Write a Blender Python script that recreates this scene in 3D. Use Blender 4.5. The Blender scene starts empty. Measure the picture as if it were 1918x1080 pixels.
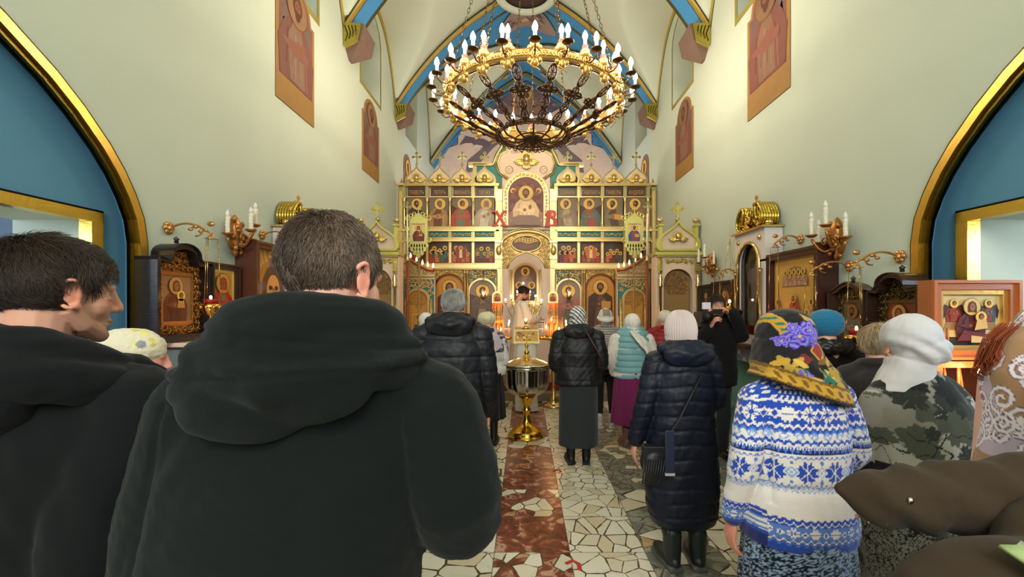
import bpy, math, random
import numpy as np
from mathutils import Matrix, Vector
PI = math.pi
random.seed(7); RNG = np.random.default_rng(7)
# camera model measured from the photograph: focal length in pixels, vanishing point, eye height
F = 820.0; CX = 983.0; CY = 575.0; EYE = 1.65
K = F / 900.0
def Y(d): return d * K
def PX(x, y, d):
    return ((x - CX) * d / 900.0, d * K, EYE + (CY - y) * d / 900.0)
sc = bpy.context.scene
COL = sc.collection
def lin(v): return v / 12.92 if v <= 0.04045 else ((v + 0.055) / 1.055) ** 2.4
def C(r, g, b): return (lin(r / 255), lin(g / 255), lin(b / 255))
def mulc(c, k): return tuple(min(1, x * k) for x in c)
def mixc(a, b, t): return tuple(a[i] * (1 - t) + b[i] * t for i in range(3))

# ---------------------------------------------------------------- materials
MATS = {}
def nodes_of(m):
    m.use_nodes = True
    return m.node_tree.nodes, m.node_tree.links
def attr_mat(name, rough=.7, metal=0.0, bump=None, sheen=0, var=0.0, spec=.5, coat=0, vscale=6.0, stretch=None, sub=0):
    """material taking pigment from the mesh, with procedural variation and surface bump"""
    if name in MATS: return MATS[name]
    m = bpy.data.materials.new(name); N, L = nodes_of(m)
    b = N['Principled BSDF']
    a = N.new('ShaderNodeAttribute'); a.attribute_name = 'Col'
    tc = N.new('ShaderNodeTexCoord')
    out = a.outputs['Color']
    if var:
        nz = N.new('ShaderNodeTexNoise'); nz.inputs['Scale'].default_value = vscale; nz.inputs['Detail'].default_value = 4
        L.new(tc.outputs['Object'], nz.inputs['Vector'])
        mr = N.new('ShaderNodeMapRange'); mr.inputs[3].default_value = 1 - var; mr.inputs[4].default_value = 1 + var
        L.new(nz.outputs['Fac'], mr.inputs[0])
        mx = N.new('ShaderNodeVectorMath'); mx.operation = 'SCALE'
        L.new(out, mx.inputs[0]); L.new(mr.outputs[0], mx.inputs['Scale']); out = mx.outputs[0]
    L.new(out, b.inputs['Base Color'])
    b.inputs['Roughness'].default_value = rough; b.inputs['Metallic'].default_value = metal
    b.inputs['Specular IOR Level'].default_value = spec
    b.inputs['Sheen Weight'].default_value = sheen; b.inputs['Sheen Roughness'].default_value = .5
    b.inputs['Coat Weight'].default_value = coat
    if sub:
        b.inputs['Subsurface Weight'].default_value = sub; b.inputs['Subsurface Radius'].default_value = (.012, .005, .003)
        b.inputs['Subsurface Scale'].default_value = 1
    if bump:
        nz = N.new('ShaderNodeTexNoise'); nz.inputs['Scale'].default_value = bump[0]; nz.inputs['Detail'].default_value = 5
        src = tc.outputs['Object']
        if stretch:
            mp = N.new('ShaderNodeMapping'); mp.inputs['Scale'].default_value = stretch
            L.new(src, mp.inputs[0]); src = mp.outputs[0]
        L.new(src, nz.inputs['Vector'])
        bp = N.new('ShaderNodeBump'); bp.inputs['Strength'].default_value = bump[1]; bp.inputs['Distance'].default_value = bump[2]
        L.new(nz.outputs['Fac'], bp.inputs['Height']); L.new(bp.outputs[0], b.inputs['Normal'])
    MATS[name] = m; return m
def emit_mat(name, col, strength):
    m = bpy.data.materials.new(name); N, L = nodes_of(m)
    b = N['Principled BSDF']; b.inputs['Base Color'].default_value = (*col, 1)
    b.inputs['Emission Color'].default_value = (*col, 1); b.inputs['Emission Strength'].default_value = strength
    MATS[name] = m; return m
def glass_mat(name, col, rough=.02, alpha=None):
    m = bpy.data.materials.new(name); N, L = nodes_of(m)
    b = N['Principled BSDF']; b.inputs['Base Color'].default_value = (*col, 1)
    b.inputs['Roughness'].default_value = rough; b.inputs['Transmission Weight'].default_value = 1; b.inputs['IOR'].default_value = 1.3
    MATS[name] = m; return m
PLASTER = attr_mat('plaster', .85, 0, (3.0, .25, .02), var=.035, vscale=.8)
PIGMENT = attr_mat('icon_pigment', .42, 0, (60, .15, .002), var=.10, vscale=22, spec=.4)
FRESCO = attr_mat('fresco_pigment', .8, 0, (40, .2, .003), var=.16, vscale=7)
GILT = attr_mat('gilt', .3, 1.0, (45, .3, .004), var=.12, vscale=14)
BRASS = attr_mat('brass', .16, 1.0, (9, .12, .006), var=.05)
SILVER = attr_mat('silver', .14, 1.0, (6, .2, .01), var=.12, vscale=5)
ENAMEL = attr_mat('enamel', .45, 0, (25, .12, .003), var=.05)
WOOD = attr_mat('varnished_wood', .35, 0, (14, .25, .004), var=.25, vscale=9, stretch=(1, 1, 9), coat=.2)
DARKM = attr_mat('dark_bronze', .42, .8, (50, .3, .003), var=.2, vscale=20)
CLOTH = attr_mat('woven_cloth', .95, 0, (260, .35, .002), sheen=.15, var=.08, vscale=9)
COAT = attr_mat('coat_cloth', .95, 0, (420, .5, .0012), sheen=.05, var=.12, vscale=7, spec=.25)
NYLON = attr_mat('quilted_nylon', .5, 0, (24, .5, .008), var=.08, vscale=8, spec=.35)
KNIT = attr_mat('knitted_wool', .95, 0, (190, .6, .003), sheen=.3, var=.06, vscale=30, spec=.2)
SKIN = attr_mat('skin', .5, 0, (90, .12, .001), var=.06, vscale=30, sub=.25)
HAIR = attr_mat('hair', .45, 0, None, var=.25, vscale=60, spec=.5)
LEATHER = attr_mat('leather', .42, 0, (120, .3, .002), var=.08)
PAPER = attr_mat('paper', .8, 0, None)
WAX = attr_mat('beeswax', .5, 0, (30, .1, .002), sub=.2)
BULB = emit_mat('lit_bulb', (1.0, .84, .64), 150)
FLAME = emit_mat('flame', (1.0, .55, .22), 60)
LAMPOFF = attr_mat('unlit_bulb_glass', .1, 0, None, spec=.8)
# ---------------------------------------------------------------- mesh builder
class MB:
    def __init__(s): s.v = []; s.f = []; s.c = []; s.m = []; s.s = []; s.n = 0; s.X = None
    def add(s, v, f, col, mat=0, smooth=False):
        v = np.asarray(v, float).reshape(-1, 3)
        if s.X is not None: v = v @ s.X[:3, :3].T + s.X[:3, 3]
        o = s.n; s.v.append(v); s.n += len(v)
        many = isinstance(col, (list, np.ndarray)) and len(col) == len(f) and len(f) != 3 or (isinstance(col, np.ndarray) and col.ndim == 2)
        for i, q in enumerate(f):
            s.f.append([o + k for k in q]); s.c.append(tuple(col[i]) if many else col); s.m.append(mat); s.s.append(smooth)
        return s
    def box(s, x0, x1, y0, y1, z0, z1, col, mat=0):
        v = [(x, y, z) for x in (x0, x1) for y in (y0, y1) for z in (z0, z1)]
        return s.add(v, [(0, 1, 3, 2), (4, 6, 7, 5), (0, 4, 5, 1), (2, 3, 7, 6), (0, 2, 6, 4), (1, 5, 7, 3)], col, mat)
    def prism(s, pts, y0, y1, col, mat=0, back=True):
        """outline in x,z; front at y0, back at y1"""
        n = len(pts)
        a = sum(pts[i][0] * pts[(i + 1) % n][1] - pts[(i + 1) % n][0] * pts[i][1] for i in range(n))
        if a < 0: pts = pts[::-1]
        v = [(p[0], y0, p[1]) for p in pts] + [(p[0], y1, p[1]) for p in pts]
        f = [list(range(n))]
        if back: f.append(list(range(2 * n - 1, n - 1, -1)))
        f += [(i, i + n, (i + 1) % n + n, (i + 1) % n) for i in range(n)]
        return s.add(v, f, col, mat)
    def flat(s, pts, y, col, mat=0):
        n = len(pts)
        a = sum(pts[i][0] * pts[(i + 1) % n][1] - pts[(i + 1) % n][0] * pts[i][1] for i in range(n))
        if a < 0: pts = pts[::-1]
        return s.add([(p[0], y, p[1]) for p in pts], [list(range(n))], col, mat)
    def frame(s, outer, inner, y0, y1, col, mat=0):
        """ring between two outlines with equal point counts"""
        n = len(outer)
        v = [(p[0], y0, p[1]) for p in outer] + [(p[0], y0, p[1]) for p in inner] + [(p[0], y1, p[1]) for p in outer] + [(p[0], y1, p[1]) for p in inner]
        f = []
        for i in range(n):
            j = (i + 1) % n
            f += [(i, j, n + j, n + i), (i, 2 * n + i, 2 * n + j, j), (n + i, n + j, 3 * n + j, 3 * n + i)]
        return s.add(v, f, col, mat)
    def tube(s, path, r, n=6, col=(1, 1, 1), mat=0, closed=False, caps=True, flat=1.0, smooth=True):
        P = np.asarray(path, float); m = len(P)
        r = np.broadcast_to(np.asarray(r, float), (m,))
        if closed: T = np.roll(P, -1, 0) - np.roll(P, 1, 0)
        else: T = np.gradient(P, axis=0)
        T /= np.linalg.norm(T, axis=1)[:, None] + 1e-9
        up = np.array([0, 0, 1.0]) if abs(T[0][2]) < .9 else np.array([0, 1.0, 0])
        V = []
        u = np.cross(T[0], up); u /= np.linalg.norm(u)
        for i in range(m):
            u = u - T[i] * (u @ T[i]); u /= np.linalg.norm(u) + 1e-9
            w = np.cross(T[i], u)
            for k in range(n):
                a = 2 * PI * k / n
                V.append(P[i] + r[i] * (math.cos(a) * u + flat * math.sin(a) * w))
        f = []
        for i in range(m if closed else m - 1):
            j = (i + 1) % m
            for k in range(n):
                l = (k + 1) % n
                f.append((i * n + k, i * n + l, j * n + l, j * n + k))
        if caps and not closed:
            f.append(list(range(n - 1, -1, -1))); f.append([(m - 1) * n + k for k in range(n)])
        return s.add(V, f, col, mat, smooth)
    def lathe(s, prof, n=16, cen=(0, 0, 0), col=(1, 1, 1), mat=0, a0=0, a1=2 * PI, smooth=True, lobes=None):
        full = abs(a1 - a0 - 2 * PI) < 1e-6
        V = []; k = n if full else n + 1
        for (r, z) in prof:
            for i in range(k):
                a = a0 + (a1 - a0) * i / n
                rr = r * (lobes(a, z) if lobes else 1)
                V.append((cen[0] + rr * math.cos(a), cen[1] + rr * math.sin(a), cen[2] + z))
        f = []
        for j in range(len(prof) - 1):
            for i in range(n):
                l = (i + 1) % k
                f.append((j * k + i, j * k + l, (j + 1) * k + l, (j + 1) * k + i))
        return s.add(V, f, col, mat, smooth)
    def ell(s, c, r, n=10, col=(1, 1, 1), mat=0, R=None):
        V, Fc = ellipsoid(c, r, n, R); return s.add(V, Fc, col, mat, True)
    def grid(s, P, col, mat=0, cu=False, cv=False, smooth=True):
        P = np.asarray(P); a, b = P.shape[:2]
        f = []
        for i in range(a if cu else a - 1):
            for j in range(b if cv else b - 1):
                f.append((i * b + j, ((i + 1) % a) * b + j, ((i + 1) % a) * b + (j + 1) % b, i * b + (j + 1) % b))
        return s.add(P.reshape(-1, 3), f, col, mat, smooth)
    def build(s, name, mats, parent=None, loc=None, rz=0):
        return link_mesh(name, np.concatenate(s.v) if s.v else np.zeros((0, 3)), s.f, s.c, mats, s.m, s.s, parent, loc, rz)
def ellipsoid(c, r, n=10, R=None):
    r = (r, r, r) if not hasattr(r, '__len__') else r
    V = [(0, 0, 1)]; m = max(4, n // 2 + 1); k = n
    for i in range(1, m):
        t = PI * i / m
        for j in range(k):
            a = 2 * PI * j / k; V.append((math.sin(t) * math.cos(a), math.sin(t) * math.sin(a), math.cos(t)))
    V.append((0, 0, -1)); V = np.array(V) * np.array(r)
    if R is not None: V = V @ np.array(R).T
    V = V + np.array(c)
    f = [(0, 1 + j, 1 + (j + 1) % k) for j in range(k)]
    for i in range(m - 2):
        for j in range(k):
            a = 1 + i * k
            f.append((a + j, a + k + j, a + k + (j + 1) % k, a + (j + 1) % k))
    a = 1 + (m - 2) * k; z = len(V) - 1
    f += [(a + j, z, a + (j + 1) % k) for j in range(k)]
    return V, f
def link_mesh(name, V, Fc, cols, mats, mi=None, sm=None, parent=None, loc=None, rz=0):
    me = bpy.data.meshes.new(name)
    me.from_pydata([tuple(p) for p in V] if not isinstance(V, list) else V, [], Fc)
    mats = mats if isinstance(mats, (list, tuple)) else [mats]
    for m in mats: me.materials.append(m)
    nf = len(me.polygons)
    if mi is not None and nf: me.polygons.foreach_set('material_index', np.array(mi, dtype=np.int32))
    if nf: me.polygons.foreach_set('use_smooth', np.array(sm if sm is not None else [True] * nf, dtype=bool))
    ca = me.color_attributes.new('Col', 'FLOAT_COLOR', 'CORNER')
    tot = np.empty(nf, dtype=np.int32); me.polygons.foreach_get('loop_total', tot)
    cc = np.ones((nf, 4)); cc[:, :3] = np.array([c[:3] for c in cols]) if nf else 0
    ca.data.foreach_set('color', np.repeat(cc, tot, axis=0).ravel())
    me.update()
    o = bpy.data.objects.new(name, me); COL.objects.link(o)
    if parent is not None: o.parent = parent
    if loc is not None: o.location = loc
    o.rotation_euler.z = rz
    return o
def vmesh(name, V, Fq, vcol, mat, parent=None, smooth=True):
    """quad mesh with one colour per vertex"""
    me = bpy.data.meshes.new(name)
    V = np.asarray(V, dtype=np.float32)
    if isinstance(Fq, np.ndarray):
        nf, k = Fq.shape
        me.vertices.add(len(V)); me.vertices.foreach_set('co', V.ravel())
        me.loops.add(nf * k); me.loops.foreach_set('vertex_index', Fq.astype(np.int32).ravel())
        me.polygons.add(nf); me.polygons.foreach_set('loop_start', np.arange(0, nf * k, k, dtype=np.int32))
        try: me.polygons.foreach_set('loop_total', np.full(nf, k, dtype=np.int32))
        except Exception: pass
        me.update(calc_edges=True)
    else:
        me.from_pydata([tuple(map(float, p)) for p in V], [], Fq)
    me.materials.append(mat)
    me.polygons.foreach_set('use_smooth', np.full(len(me.polygons), smooth, dtype=bool))
    ca = me.color_attributes.new('Col', 'FLOAT_COLOR', 'POINT')
    cc = np.ones((len(V), 4), dtype=np.float32); cc[:, :3] = vcol
    ca.data.foreach_set('color', cc.ravel())
    me.update(); me.validate()
    o = bpy.data.objects.new(name, me); COL.objects.link(o)
    if parent is not None: o.parent = parent
    return o
def tag(o, label, cat, group=None, kind=None):
    if label: o['label'] = label
    if cat: o['category'] = cat
    if group: o['group'] = group
    if kind: o['kind'] = kind
    return o
def struct(o): o['kind'] = 'structure'; return o
def thing(name, label, cat, loc=(0, 0, 0), rz=0, group=None):
    o = bpy.data.objects.new(name, None); COL.objects.link(o); o.empty_display_size = .1
    o.location = loc; o.rotation_euler.z = rz
    return tag(o, label, cat, group)
def copy_tree(o, parent=None):
    c = o.copy(); COL.objects.link(c)
    if parent is not None: c.parent = parent
    for ch in o.children: copy_tree(ch, c)
    return c
def place(o, loc, rz=0, label=None):
    o.location = loc; o.rotation_euler.z = rz
    if label: o['label'] = label
    return o
def circ(cx, cz, r, n=24, a0=0, a1=2 * PI, rz=None):
    rz = rz or r
    return [(cx + r * math.cos(a0 + (a1 - a0) * i / n), cz + rz * math.sin(a0 + (a1 - a0) * i / n)) for i in range(n if abs(a1 - a0 - 2 * PI) < 1e-6 else n + 1)]
def arched(x0, x1, z0, z1, n=16, rise=None):
    """rectangle with round top"""
    r = (x1 - x0) / 2; rise = rise or r
    return [(x0, z0), (x1, z0)] + [(x0 + r + r * math.cos(PI * i / n), z1 - rise + rise * math.sin(PI * i / n)) for i in range(n + 1)]
def evaluated(ob):
    dg = bpy.context.evaluated_depsgraph_get(); ev = ob.evaluated_get(dg)
    return bpy.data.meshes.new_from_object(ev)
def carve(ob, cutters):
    """cut real openings and bake the result"""
    for c in cutters:
        md = ob.modifiers.new('b', 'BOOLEAN'); md.operation = 'DIFFERENCE'; md.solver = 'EXACT'; md.object = c
    me = evaluated(ob); ob.modifiers.clear(); ob.data = me
    for c in cutters: bpy.data.objects.remove(c, do_unlink=True)
def snoise(P, seed=0, n=7, f0=1.0, gain=.7):
    """smooth pseudo noise from summed sines"""
    r = np.random.default_rng(seed); out = np.zeros(len(P)); a = 1.0; f = f0
    for i in range(n):
        for _ in range(2):
            k = r.normal(size=3); k /= np.linalg.norm(k)
            out += a * np.sin((P @ k) * f * 2 * PI + r.uniform(0, 6.28) + 1.3 * np.sin((P @ r.normal(size=3)) * f))
        a *= gain; f *= 1.55
    return out / 3
# ================================================================ ROOM
WL, WR = -2.62, 2.68
MINT = C(194, 203, 186); BLUE = C(84, 136, 166); GOLDC = C(214, 176, 70); GOLDD = C(120, 96, 38); SKYB = C(66, 140, 196)
GL = C(236, 204, 110); GG = C(196, 188, 104)   # light gold, greenish gold paint
def zt(x):
    x = abs(x - .03)
    return 8.15 - .6 * x - .0424 * x ** 3.1
def zl_nave(yd):
    b = 2.75; t = abs(((yd - 7.0) % b) - b / 2) / (b / 2)
    return 7.02 - .15 * t - 1.15 * t ** 3
def zl_chan(yd):
    yc = 12.3; t = abs(yd - yc) / (1.35 if yd > yc else 2.2)
    return 8.16 - .5 * t - 1.9 * t ** 3
# floor ---------------------------------------------------------
def floor_material():
    m = bpy.data.materials.new('broken_marble_mosaic'); N, L = nodes_of(m); b = N['Principled BSDF']
    tc = N.new('ShaderNodeTexCoord'); sx = N.new('ShaderNodeSeparateXYZ'); L.new(tc.outputs['Object'], sx.inputs[0])
    def mth(op, a, bb=None, cc=None):
        n = N.new('ShaderNodeMath'); n.operation = op
        for i, q in enumerate((a, bb, cc)):
            if q is None: continue
            if isinstance(q, (int, float)): n.inputs[i].default_value = q
            else: L.new(q, n.inputs[i])
        return n.outputs[0]
    T = .508
    tx = mth('DIVIDE', mth('ADD', sx.outputs[0], .205), T); ty = mth('DIVIDE', mth('ADD', sx.outputs[1], .10), T)
    ix = mth('FLOOR', tx); iy = mth('FLOOR', ty)
    def comb(a, bb, c=0.0):
        n = N.new('ShaderNodeCombineXYZ')
        for i, q in enumerate((a, bb, c)):
            if isinstance(q, (int, float)): n.inputs[i].default_value = q
            else: L.new(q, n.inputs[i])
        return n.outputs[0]
    wn = N.new('ShaderNodeTexWhiteNoise'); wn.noise_dimensions = '3D'; L.new(comb(ix, iy, 3.0), wn.inputs['Vector'])
    off = N.new('ShaderNodeVectorMath'); off.operation = 'SCALE'; off.inputs['Scale'].default_value = 40; L.new(wn.outputs['Color'], off.inputs[0])
    tsc = N.new('ShaderNodeVectorMath'); tsc.operation = 'SCALE'; L.new(comb(sx.outputs[0], sx.outputs[1], 0.0), tsc.inputs[0]); wn2 = N.new('ShaderNodeTexWhiteNoise'); L.new(comb(iy, ix, 7.0), wn2.inputs['Vector']); L.new(mth('ADD', .62, mth('MULTIPLY', wn2.outputs['Value'], .85)), tsc.inputs['Scale'])
    pos = N.new('ShaderNodeVectorMath'); pos.operation = 'ADD'
    L.new(tsc.outputs[0], pos.inputs[0]); L.new(off.outputs[0], pos.inputs[1])
    def vor(feat, scale):
        v = N.new('ShaderNodeTexVoronoi'); v.voronoi_dimensions = '2D'; v.feature = feat; v.inputs['Scale'].default_value = scale
        L.new(pos.outputs[0], v.inputs['Vector']); return v
    SC = 6.6
    ve = vor('DISTANCE_TO_EDGE', SC); vc = vor('F1', SC)
    def noise(scale, det=4, dist=0, st=None):
        n = N.new('ShaderNodeTexNoise'); n.inputs['Scale'].default_value = scale; n.inputs['Detail'].default_value = det; n.inputs['Distortion'].default_value = dist
        src = pos.outputs[0]
        L.new(src, n.inputs['Vector']); return n.outputs['Fac']
    def ramp(fac, stops):
        r = N.new('ShaderNodeValToRGB'); L.new(fac, r.inputs[0]); e = r.color_ramp.elements
        while len(e) < len(stops): e.new(.5)
        for k, (p, c) in enumerate(stops): e[k].position = p; e[k].color = (*c, 1)
        return r.outputs[0]
    def mixr(f, a, bb):
        n = N.new('ShaderNodeMix'); n.data_type = 'RGBA'
        L.new(f, n.inputs[0]) if not isinstance(f, (int, float)) else None
        for i, q in ((6, a), (7, bb)):
            if isinstance(q, tuple): n.inputs[i].default_value = (*q, 1)
            else: L.new(q, n.inputs[i])
        return n.outputs[2]
    cell = N.new('ShaderNodeSeparateColor'); L.new(vc.outputs['Color'], cell.inputs[0]); c1, c2, c3 = cell.outputs
    vein = noise(7, 8, 1.6)
    white = ramp(c1, [(0, C(222, 212, 184)), (.35, C(240, 232, 208)), (.7, C(230, 224, 204)), (.9, C(212, 192, 150)), (1, C(245, 240, 222))])
    white = mixr(mth('MULTIPLY', mth('GREATER_THAN', vein, .62), .15), white, C(160, 150, 125))
    grey = ramp(vein, [(.3, C(86, 88, 82)), (.48, C(128, 128, 116)), (.56, C(170, 166, 148)), (.7, C(104, 104, 94))])
    tan = ramp(vein, [(.3, C(150, 118, 66)), (.6, C(205, 178, 120))])
    grey = mixr(mth('GREATER_THAN', c2, .72), grey, white)
    grey = mixr(mth('GREATER_THAN', c2, .93), grey, tan)
    redn = noise(7, 9, 1.4)
    red = ramp(redn, [(.28, C(58, 26, 16)), (.44, C(112, 48, 32)), (.55, C(140, 70, 50)), (.63, C(205, 165, 135)), (.7, C(118, 52, 36))])
    # strip selection by column index, period: white grey white
    strip = mth('ABSOLUTE', ix)                 # 0 centre red
    isred = mth('LESS_THAN', strip, .5)
    side = mth('GREATER_THAN', mth('FRACT', mth('DIVIDE', mth('SUBTRACT', strip, 1.0), 2.0)), .25)   # 1 -> white, 2 -> grey, 3 -> white
    stone = mixr(side, white, grey)
    odd = N.new('ShaderNodeTexWhiteNoise'); odd.noise_dimensions = '2D'; L.new(comb(iy, 9.0), odd.inputs['Vector'])
    inlay = mth('GREATER_THAN', c3, .45)
    rowon = mth('LESS_THAN', wn.outputs['Value'], .5); redmix = mixr(mth('MULTIPLY', inlay, rowon), red, white)
    isred_plain = mth('SUBTRACT', 1.0, rowon)
    stone = mixr(isred, stone, redmix)
    fx = mth('FRACT', tx); fy = mth('FRACT', ty)
    ex = mth('MINIMUM', fx, mth('SUBTRACT', 1.0, fx)); ey = mth('MINIMUM', fy, mth('SUBTRACT', 1.0, fy))
    seam = mth('LESS_THAN', mth('MINIMUM', ex, ey), .006)
    wob = mth('MULTIPLY', noise(9, 3), .15)
    wid = mth('MAXIMUM', .012, mth('SUBTRACT', wob, .042))
    gr = mth('LESS_THAN', ve.outputs['Distance'], wid)
    gr = mth('MULTIPLY', gr, mth('SUBTRACT', 1.0, mth('MULTIPLY', mth('MULTIPLY', isred, isred_plain), .75)))
    gfac = mth('MAXIMUM', gr, mth('MULTIPLY', seam, .8))
    grout = ramp(noise(120, 3), [(.35, C(52, 40, 26)), (.6, C(104, 84, 58)), (.75, C(140, 124, 94))])
    L.new(mixr(gfac, stone, grout), b.inputs['Base Color'])
    rr = N.new('ShaderNodeMapRange'); L.new(gfac, rr.inputs[0]); rr.inputs[3].default_value = .28; rr.inputs[4].default_value = .7
    L.new(rr.outputs[0], b.inputs['Roughness'])
    bp = N.new('ShaderNodeBump'); bp.inputs['Distance'].default_value = .002; bp.inputs['Strength'].default_value = .4; bp.invert = True
    L.new(gfac, bp.inputs['Height']); L.new(bp.outputs[0], b.inputs['Normal'])
    return m
fm = MB(); fm.box(-6, 6, -5, Y(15.2), -.2, 0, (1, 1, 1)); fl = struct(fm.build('floor', floor_material()))

# side walls with niches, door openings and windows ---------------------------
ARCH = [(3.31, 0), (3.31, 2.08), (3.28, 2.25), (3.21, 2.40), (3.12, 2.54), (3.01, 2.67), (2.84, 2.83), (2.67, 2.96), (2.40, 3.12), (2.10, 3.25), (1.75, 3.35), (1.4, 3.41)]
def arch_outline(inset=0, bottom=-.01):
    """pointed arch outline (depth, height), symmetric about depth 1.2 (units of 900 px focal length, scaled)"""
    c = 1.2; pts = []
    for (d, z) in ARCH:
        k = (d - c)
        pts.append((k, z))
    full = pts + [(0, 3.43)] + [(-k, z) for k, z in reversed(pts)]
    out = []
    n = len(full)
    for i, (a, z) in enumerate(full):
        if i == 0 or i == n - 1: out.append((Y(c + a - math.copysign(inset, a)), bottom)); continue
        p = full[i - 1]; q = full[i + 1]
        tx, tz = (q[0] - p[0]) * K, q[1] - p[1]; l = math.hypot(tx, tz)
        nx, nz = -tz / l, tx / l          # inward normal
        out.append((Y(c) + a * K + nx * inset, z + nz * inset))
    return out
def wall_prism(name, pts, x0, x1):
    """outline in (depth y, z) extruded across x"""
    mb = MB(); n = len(pts)
    v = [(x0, p[0], p[1]) for p in pts] + [(x1, p[0], p[1]) for p in pts]
    mb.add(v, [list(range(n)), list(range(2 * n - 1, n - 1, -1))] + [(i, i + n, (i + 1) % n + n, (i + 1) % n) for i in range(n)], MINT)
    o = mb.build(name, PLASTER)
    bm_fix(o); return o
import bmesh
def bm_fix(o):
    bm = bmesh.new(); bm.from_mesh(o.data); bmesh.ops.recalc_face_normals(bm, faces=bm.faces[:]); bm.to_mesh(o.data); bm.free()
WINS = [(4.55, 6.05, 5.28, 6.9), (7.67, 8.70, 5.28, 6.72), (10.75, 11.9, 5.5, 7.4)]
def win_outline(w):
    d0, d1, z0, z1 = w; y0, y1 = Y(d0), Y(d1); c = (y0 + y1) / 2; h = (y1 - y0) / 2
    return [(y0, z0), (y1, z0)] + [(c + h * math.cos(PI * i / 14), z1 - h * .9 + h * .9 * math.sin(PI * i / 14)) for i in range(15)]
NICHE = .13
for side, wx in (('left', WL), ('right', WR)):
    sg = -1 if side == 'left' else 1
    mb = MB(); mb.box(min(wx, wx + sg * .6), max(wx, wx + sg * .6), -5, Y(10.25), 0, 9.2, MINT)
    w = struct(mb.build('wall_' + side, PLASTER)); bm_fix(w)
    cut = [wall_prism('c', arch_outline(0), wx - sg * .3, wx + sg * NICHE)]
    dd0, dd1 = Y(1.0), Y(3.02)
    cut.append(wall_prism('c', [(dd0, -.02), (dd1, -.02), (dd1, 2.20), (dd0, 2.20)], wx - sg * .3, wx + sg * .9))
    for q in WINS[:2]: cut.append(wall_prism('c', win_outline(q), wx - sg * .3, wx + sg * .42))
    carve(w, cut)
    # blue niche back and reveal
    mb = MB(); o = arch_outline(.002, 0)
    X = wx + sg * (NICHE - .004)
    n = len(o)
    # back plate split around the door opening
    top = [p for p in o]
    def plate(pts):
        v = [(X, p[0], p[1]) for p in pts]; v2 = [(X + sg * .003, p[0], p[1]) for p in pts]; m_ = len(pts)
        mb.add(v + v2, [list(range(m_)), list(range(2 * m_ - 1, m_ - 1, -1))] + [(i, i + m_, (i + 1) % m_ + m_, (i + 1) % m_) for i in range(m_)], BLUE)
    hi = [p for p in o if p[1] > 2.21]; 
    plate([(o[0][0], 2.20)] + [(o[0][0], 2.21)] + hi + [(o[-1][0], 2.20)])
    plate([(dd1, 0), (o[0][0], 0), (o[0][0], 2.20), (dd1, 2.20)])
    plate([(o[-1][0], 0), (dd0, 0), (dd0, 2.20), (o[-1][0], 2.20)])
    # reveal strip following the arch
    i2 = arch_outline(.006, 0)
    v = [(wx - sg * .001, p[0], p[1]) for p in i2] + [(X, p[0], p[1]) for p in i2]
    mb.add(v, [(i, i + 1, n + i + 1, n + i) for i in range(n - 1)], BLUE, smooth=False)
    struct(mb.build('trim_1' if side == 'left' else 'trim_2', PLASTER))
    # gilt band round the arch with dark lines
    mb = MB()
    def band(i0, i1, x0, x1, col):
        a = arch_outline(i0, 0); b_ = arch_outline(i1, 0)
        v = [(x0, p[0], p[1]) for p in a] + [(x0, p[0], p[1]) for p in b_] + [(x1, p[0], p[1]) for p in a] + [(x1, p[0], p[1]) for p in b_]
        f = []
        for i in range(n - 1):
            f += [(i, i + 1, n + i + 1, n + i), (i, 2 * n + i, 2 * n + i + 1, i + 1), (n + i, n + i + 1, 3 * n + i + 1, 3 * n + i)]
        mb.add(v, f, col)
    band(-.025, .0, wx - sg * .006, wx + sg * .01, C(50, 46, 34))
    band(.0, .055, wx - sg * .022, wx + sg * .03, C(236, 194, 92))
    band(.055, .085, wx - sg * .003, wx + sg * .04, C(100, 84, 34))
    band(.085, .092, wx + sg * .025, wx + sg * .04, C(34, 34, 30))
    struct(mb.build('trim_3' if side == 'left' else 'trim_4', GILT))
    # gilt door surround
    mb = MB(); xs = (X - sg * .03, X + sg * .05); x0, x1 = min(xs), max(xs)
    G1 = C(220, 186, 84)
    mb.box(x0, x1, dd0 - .07, dd1 + .07, 2.19, 2.255, G1); mb.box(x0 - .001, x1 + .001, dd1 - .006, dd1 + .07, 0, 2.189, G1); mb.box(x0 - .001, x1 + .001, dd0 - .07, dd0 + .006, 0, 2.189, G1)
    xo0, xo1 = min(x0 + .012, x1), max(x0, x1) - .012
    mb.box(xo0, xo1, dd0 - .085, dd1 + .085, 2.255, 2.27, C(34, 34, 30)); mb.box(xo0, xo1, dd1 + .071, dd1 + .085, 0, 2.254, C(34, 34, 30))
    struct(mb.build('door_1' if side == 'left' else 'door_2', GILT))
    # side room beyond the opening
    mb = MB(); a, b_ = sorted((wx + sg * .6, wx + sg * 3.0)); GR = C(150, 164, 180)
    mb.box(a, b_, Y(-1.0), Y(-1.0) + .05, 0, 2.6, GR); mb.box(a, b_, Y(4.6), Y(4.6) + .05, 0, 2.6, GR); mb.box(a, b_, Y(-1.0), Y(4.65), 2.55, 2.65, C(205, 214, 225))
    xx = wx + sg * 3.0; mb.box(min(xx, xx + sg * .05), max(xx, xx + sg * .05), Y(-1), Y(4.65), 0, 2.6, GR)
    # dark timber partition with a pale curtain seen through the opening
    mb.box(min(wx + sg * 1.2, wx + sg * 1.24), max(wx + sg * 1.2, wx + sg * 1.24), Y(3.3), Y(3.9), 0, 2.05, C(60, 40, 34))
    for q in range(9): mb.box(min(wx + sg * 1.3, wx + sg * 1.33), max(wx + sg * 1.3, wx + sg * 1.33), Y(2.6) + q * .08, Y(2.6) + q * .08 + .07, .1, 2.0, C(222, 228, 236))
    struct(mb.build('wall_%s_room' % side, PLASTER))
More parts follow.
